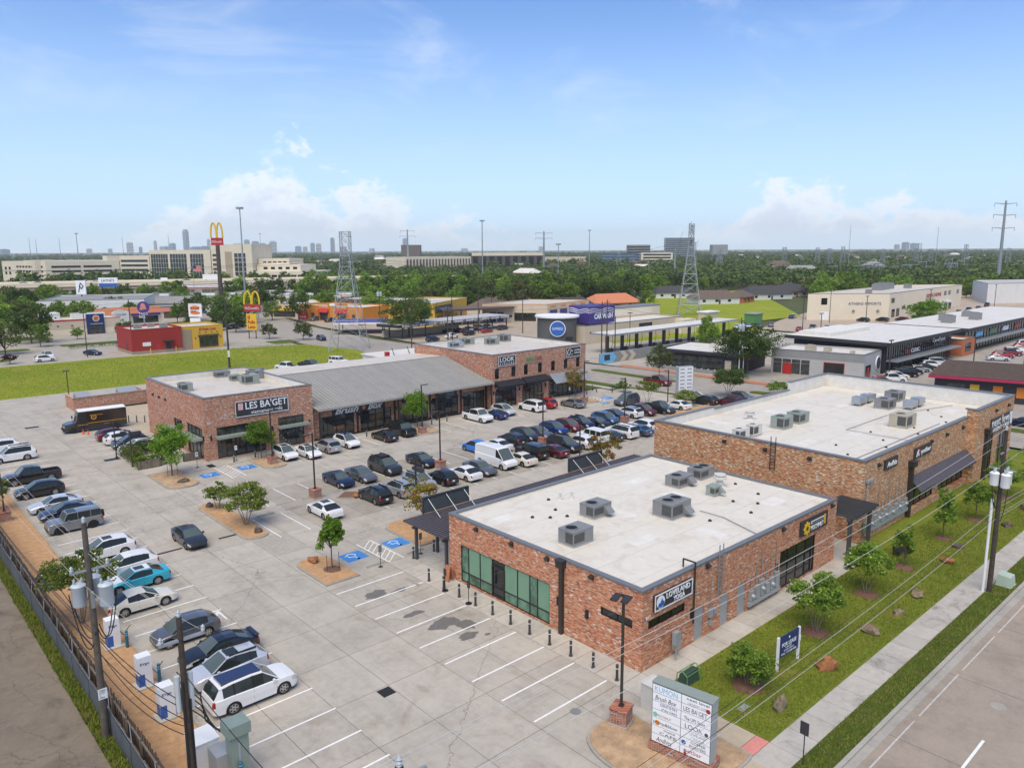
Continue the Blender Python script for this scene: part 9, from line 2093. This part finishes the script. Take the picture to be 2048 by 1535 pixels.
for i in range(26):
 x = 610+rg.uniform(0, 180); y = 240+rg.uniform(-20, 60)-(x-610)*.2; hh = rg.uniform(9, 15); m = MB(); m.tube((x, y, 0), (x, y, hh), .35, n=5); m.tube((x+9, y-3, 0), (x+9, y-3, hh), .35, n=5); m.tube((x-1, y, hh), (x+10, y-3, hh), .35, n=5); m.build('gantry', 'steel_far', t)
def mast(x, y, h, r, label, head=None, arms=(), mat='steel_far', lean=0):
 t = thing('mast', label, 'mast', (x, y, 0), 'tall masts'); MB().tube((x, y, 0), (x, y, h), r, r*.45, 8).build('pole', mat, t)
 if head == 'ring':
  MB().lathe((x, y, h-.8), [(1.7, 0), (1.7, .8)], 10).build('lamp_ring', mat, t)
 for z, l in arms:
  for s in (-1, 1): MB().tube((x, y, z), (x+s*l*.74, y-s*l*.67, z+.6), .28, .18, n=5).build('crossarm', mat, t); MB().tube((x+s*l*.74, y-s*l*.67, z+.6), (x+s*l*.74, y-s*l*.67, z-1.6), .16, n=5).build('insulator', mat, t)
def far_at(px, d):
 v = math.atan((1024-px)/1548.7); a = .834167+v; k = d; return CAMX+k*math.cos(a), CAMY+k*math.sin(a)
for i, (x, d, h, r, hd, ar, lb) in enumerate(((486, 380, 46, .5, 'ring', (), 'high lighting mast right of the tall arches pole'), (966, 526, 46, .55, 'ring', (), 'high lighting mast in the middle of the skyline'), (1180, 800, 46, .6, 'ring', (), 'far lighting mast right of centre'),
 (1089, 760, 44, 1.3, None, ((42, 8), (37, 8)), 'grey monopole with angled arms near the middle'), (817, 900, 50, 1.4, None, ((48, 8), (42, 9)), 'grey monopole right of the steel pylon'), (2004, 580, 55, 1.3, None, ((53, 7), (46, 7), (38, 7)), 'tall grey monopole with three arm pairs at the right'),
 (1352, 720, 27, 1.2, None, (), 'blunt grey post left of the far pylon'), (157, 900, 45, .6, 'ring', (), 'lamp mast above the garage at the far left'), (1118, 500, 30, .4, 'ring', (), 'short lamp mast right of the central monopole'), (248, 800, 40, .35, None, (), 'thin mast above the glass hospital'), (340, 800, 42, .35, None, (), 'thin mast above the medical block'), (523, 1200, 52, .5, 'ring', (), 'distant mast before the skyline'), (1700, 900, 50, .35, None, (), 'thin mast over the substation'), (1875, 950, 48, .35, None, (), 'thin mast at the right of the substation'), (62, 1500, 50, .6, None, (), 'thin pole, first on the left horizon'), (75, 1500, 48, .6, None, (), 'thin pole, second on the left horizon'), (122, 1500, 50, .6, None, (), 'thin pole, third on the left horizon'))):
 X, Y = far_at(x, d); mast(X, Y, h, r, lb, hd, ar)
# transmission lines between the pylons
for i, (a, b, s) in enumerate((((64.8, 155.8, 24), (-60, 300, 26), 4), ((72.4, 148.2, 24), (-50, 290, 26), 4), ((64.8, 155.8, 24), (220, 154, 29), 5), ((72.4, 148.2, 24), (225, 150, 29), 5), ((220, 154, 30), (620, 450, 30), 9), ((225, 150, 30), (640, 440, 30), 9), ((220, 154, 33), (620, 452, 33), 9))):
 wire(a, b, s, .04, 'wire_dark', 'high transmission wire, ' + ('outer one left of the meadow pylon', 'inner one left of the meadow pylon', 'outer one between the two pylons', 'inner one between the two pylons', 'low outer one right of the far pylon', 'low inner one right of the far pylon', 'top one right of the far pylon')[i], 24)
# street lamps of the neighbouring lots
for i, (x, y, h) in enumerate(((13.5, 186, 11), (-2, 225, 10), (150, 62, 10), (176, 80, 12), (195, 70, 12), (231, 98, 12), (121, 33.5, 8), (139, 24, 8), (155, 19, 9), (195, 24, 9), (128, 105, 9), (245, 70, 12), (300, 66, 12))):
 t = thing('lot_lamp', f'thin dark lot lamp on the neighbouring plots, {nth[i] if i < 12 else "thirteenth"} of them', 'lamp post', (x, y, 0), 'neighbouring lot lamps'); MB().tube((x, y, 0), (x, y, h), .12, .09, 6).build('pole', 'dark_metal', t); MB().box(x-.8, x+.8, y-.2, y+.2, h, h+.18).build('lamp_head', 'dark_metal', t)
# skyline
ORD = lambda i: ('' if i < 19 or (i+1) % 10 == 0 else ('twenty-', 'thirty-')[(i+1)//10-2])+('twentieth thirtieth'.split()[(i+1)//10-2] if i > 18 and (i+1) % 10 == 0 else 'first second third fourth fifth sixth seventh eighth ninth tenth eleventh twelfth thirteenth fourteenth fifteenth sixteenth seventeenth eighteenth nineteenth'.split()[i if i < 19 else (i+1) % 10-1])
pbr('sky_glass', (.16, .22, .28), .3, var=.15, vs=.02); pbr('sky_stone', (.40, .38, .35), .7, var=.1, vs=.02); pbr('sky_dark', (.10, .12, .15), .4, var=.1, vs=.02)
for i, (x, w_, top_, c_) in enumerate(((8, 22, 494, 'sky_glass'), (180, 14, 494, 'sky_stone'), (222, 12, 494, 'sky_stone'), (262, 17, 482, 'sky_stone'), (283, 8, 491, 'sky_dark'), (313, 7, 479, 'sky_stone'), (330, 18, 490, 'sky_stone'), (347, 13, 484, 'sky_glass'), (375, 11.5, 458, 'sky_glass'), (394, 26, 491, 'sky_glass'), (412, 22, 490, 'sky_dark'), (420, 9, 476, 'sky_stone'), (442, 13, 488, 'sky_glass'), (458, 15, 488, 'sky_glass'), (477, 20, 485, 'sky_stone'), (496, 12, 478, 'sky_glass'), (513, 15, 481, 'sky_glass'), (527, 13, 485, 'sky_glass'), (548, 16, 481, 'sky_stone'), (598, 15, 491, 'sky_glass'), (612, 12, 492, 'sky_stone'), (627, 13, 485, 'sky_glass'), (639, 14, 486, 'sky_stone'), (667, 10.5, 475, 'sky_dark'), (688, 14, 492, 'sky_stone'), (745, 12, 496, 'sky_stone'), (812, 10, 477, 'sky_glass'), (930, 14, 497, 'sky_stone'), (1083, 9, 494, 'sky_stone'), (1795, 10, 493, 'sky_stone'), (1812, 14, 489, 'sky_glass'), (1830, 16, 491, 'sky_glass'))):
 d = 8600+(i*37 % 9)*90; X, Y = far_at(x, d); k = d*math.cos(math.atan((1024-x)/1548.7))/1525.33; hw = w_*k/2*.80; hh = 26+(501-top_)*k
 t = root('skyline_tower', f'hazy {dict(sky_glass="blue glass", sky_stone="pale stone", sky_dark="dark")[c_]} skyline tower, {ORD(i)} counted from the left', 'tower', (X, Y, 0), R(30+(i*53) % 60), 1, 'skyline towers')
 MB().box(-hw, hw, -hw*.8, hw*.8, 0, hh*.93).build('shaft', c_, t); MB().box(-hw*.7, hw*.7, -hw*.6, hw*.6, hh*.93, hh).build('crown', c_, t)
 n = max(3, int(hh/28)); m = MB()
 for j in range(n): m.box(-hw-.6, hw+.6, -hw*.8-.6, hw*.8+.6, hh*.93*(j+.35)/n, hh*.93*(j+.6)/n)
 m.build('window_band', 'sky_dark' if c_ != 'sky_dark' else 'sky_glass', t)
# air: one even volume round everything below the sky
hz = MB().box(-9000, 9600, -2500, 9800, -1.5, 330).mesh('haze', 'white')
hz.materials.clear(); hm = bpy.data.materials.new('haze'); hm.use_nodes = True; nt = hm.node_tree; nt.nodes.clear()
o_ = nt.nodes.new('ShaderNodeOutputMaterial'); v_ = nt.nodes.new('ShaderNodeVolumePrincipled'); v_.inputs['Color'].default_value = (.93, .97, 1, 1); v_.inputs['Density'].default_value = 7.5e-5; v_.inputs['Anisotropy'].default_value = 0
nt.links.new(v_.outputs[0], o_.inputs['Volume']); hz.materials.append(hm)
h_ = ob('haze', hz); h_['kind'] = 'stuff'; h_['label'] = 'pale blue air haze over the far distance'; h_['category'] = 'haze'
for o in COL.objects:
 if '_l' in o: del o['_l']
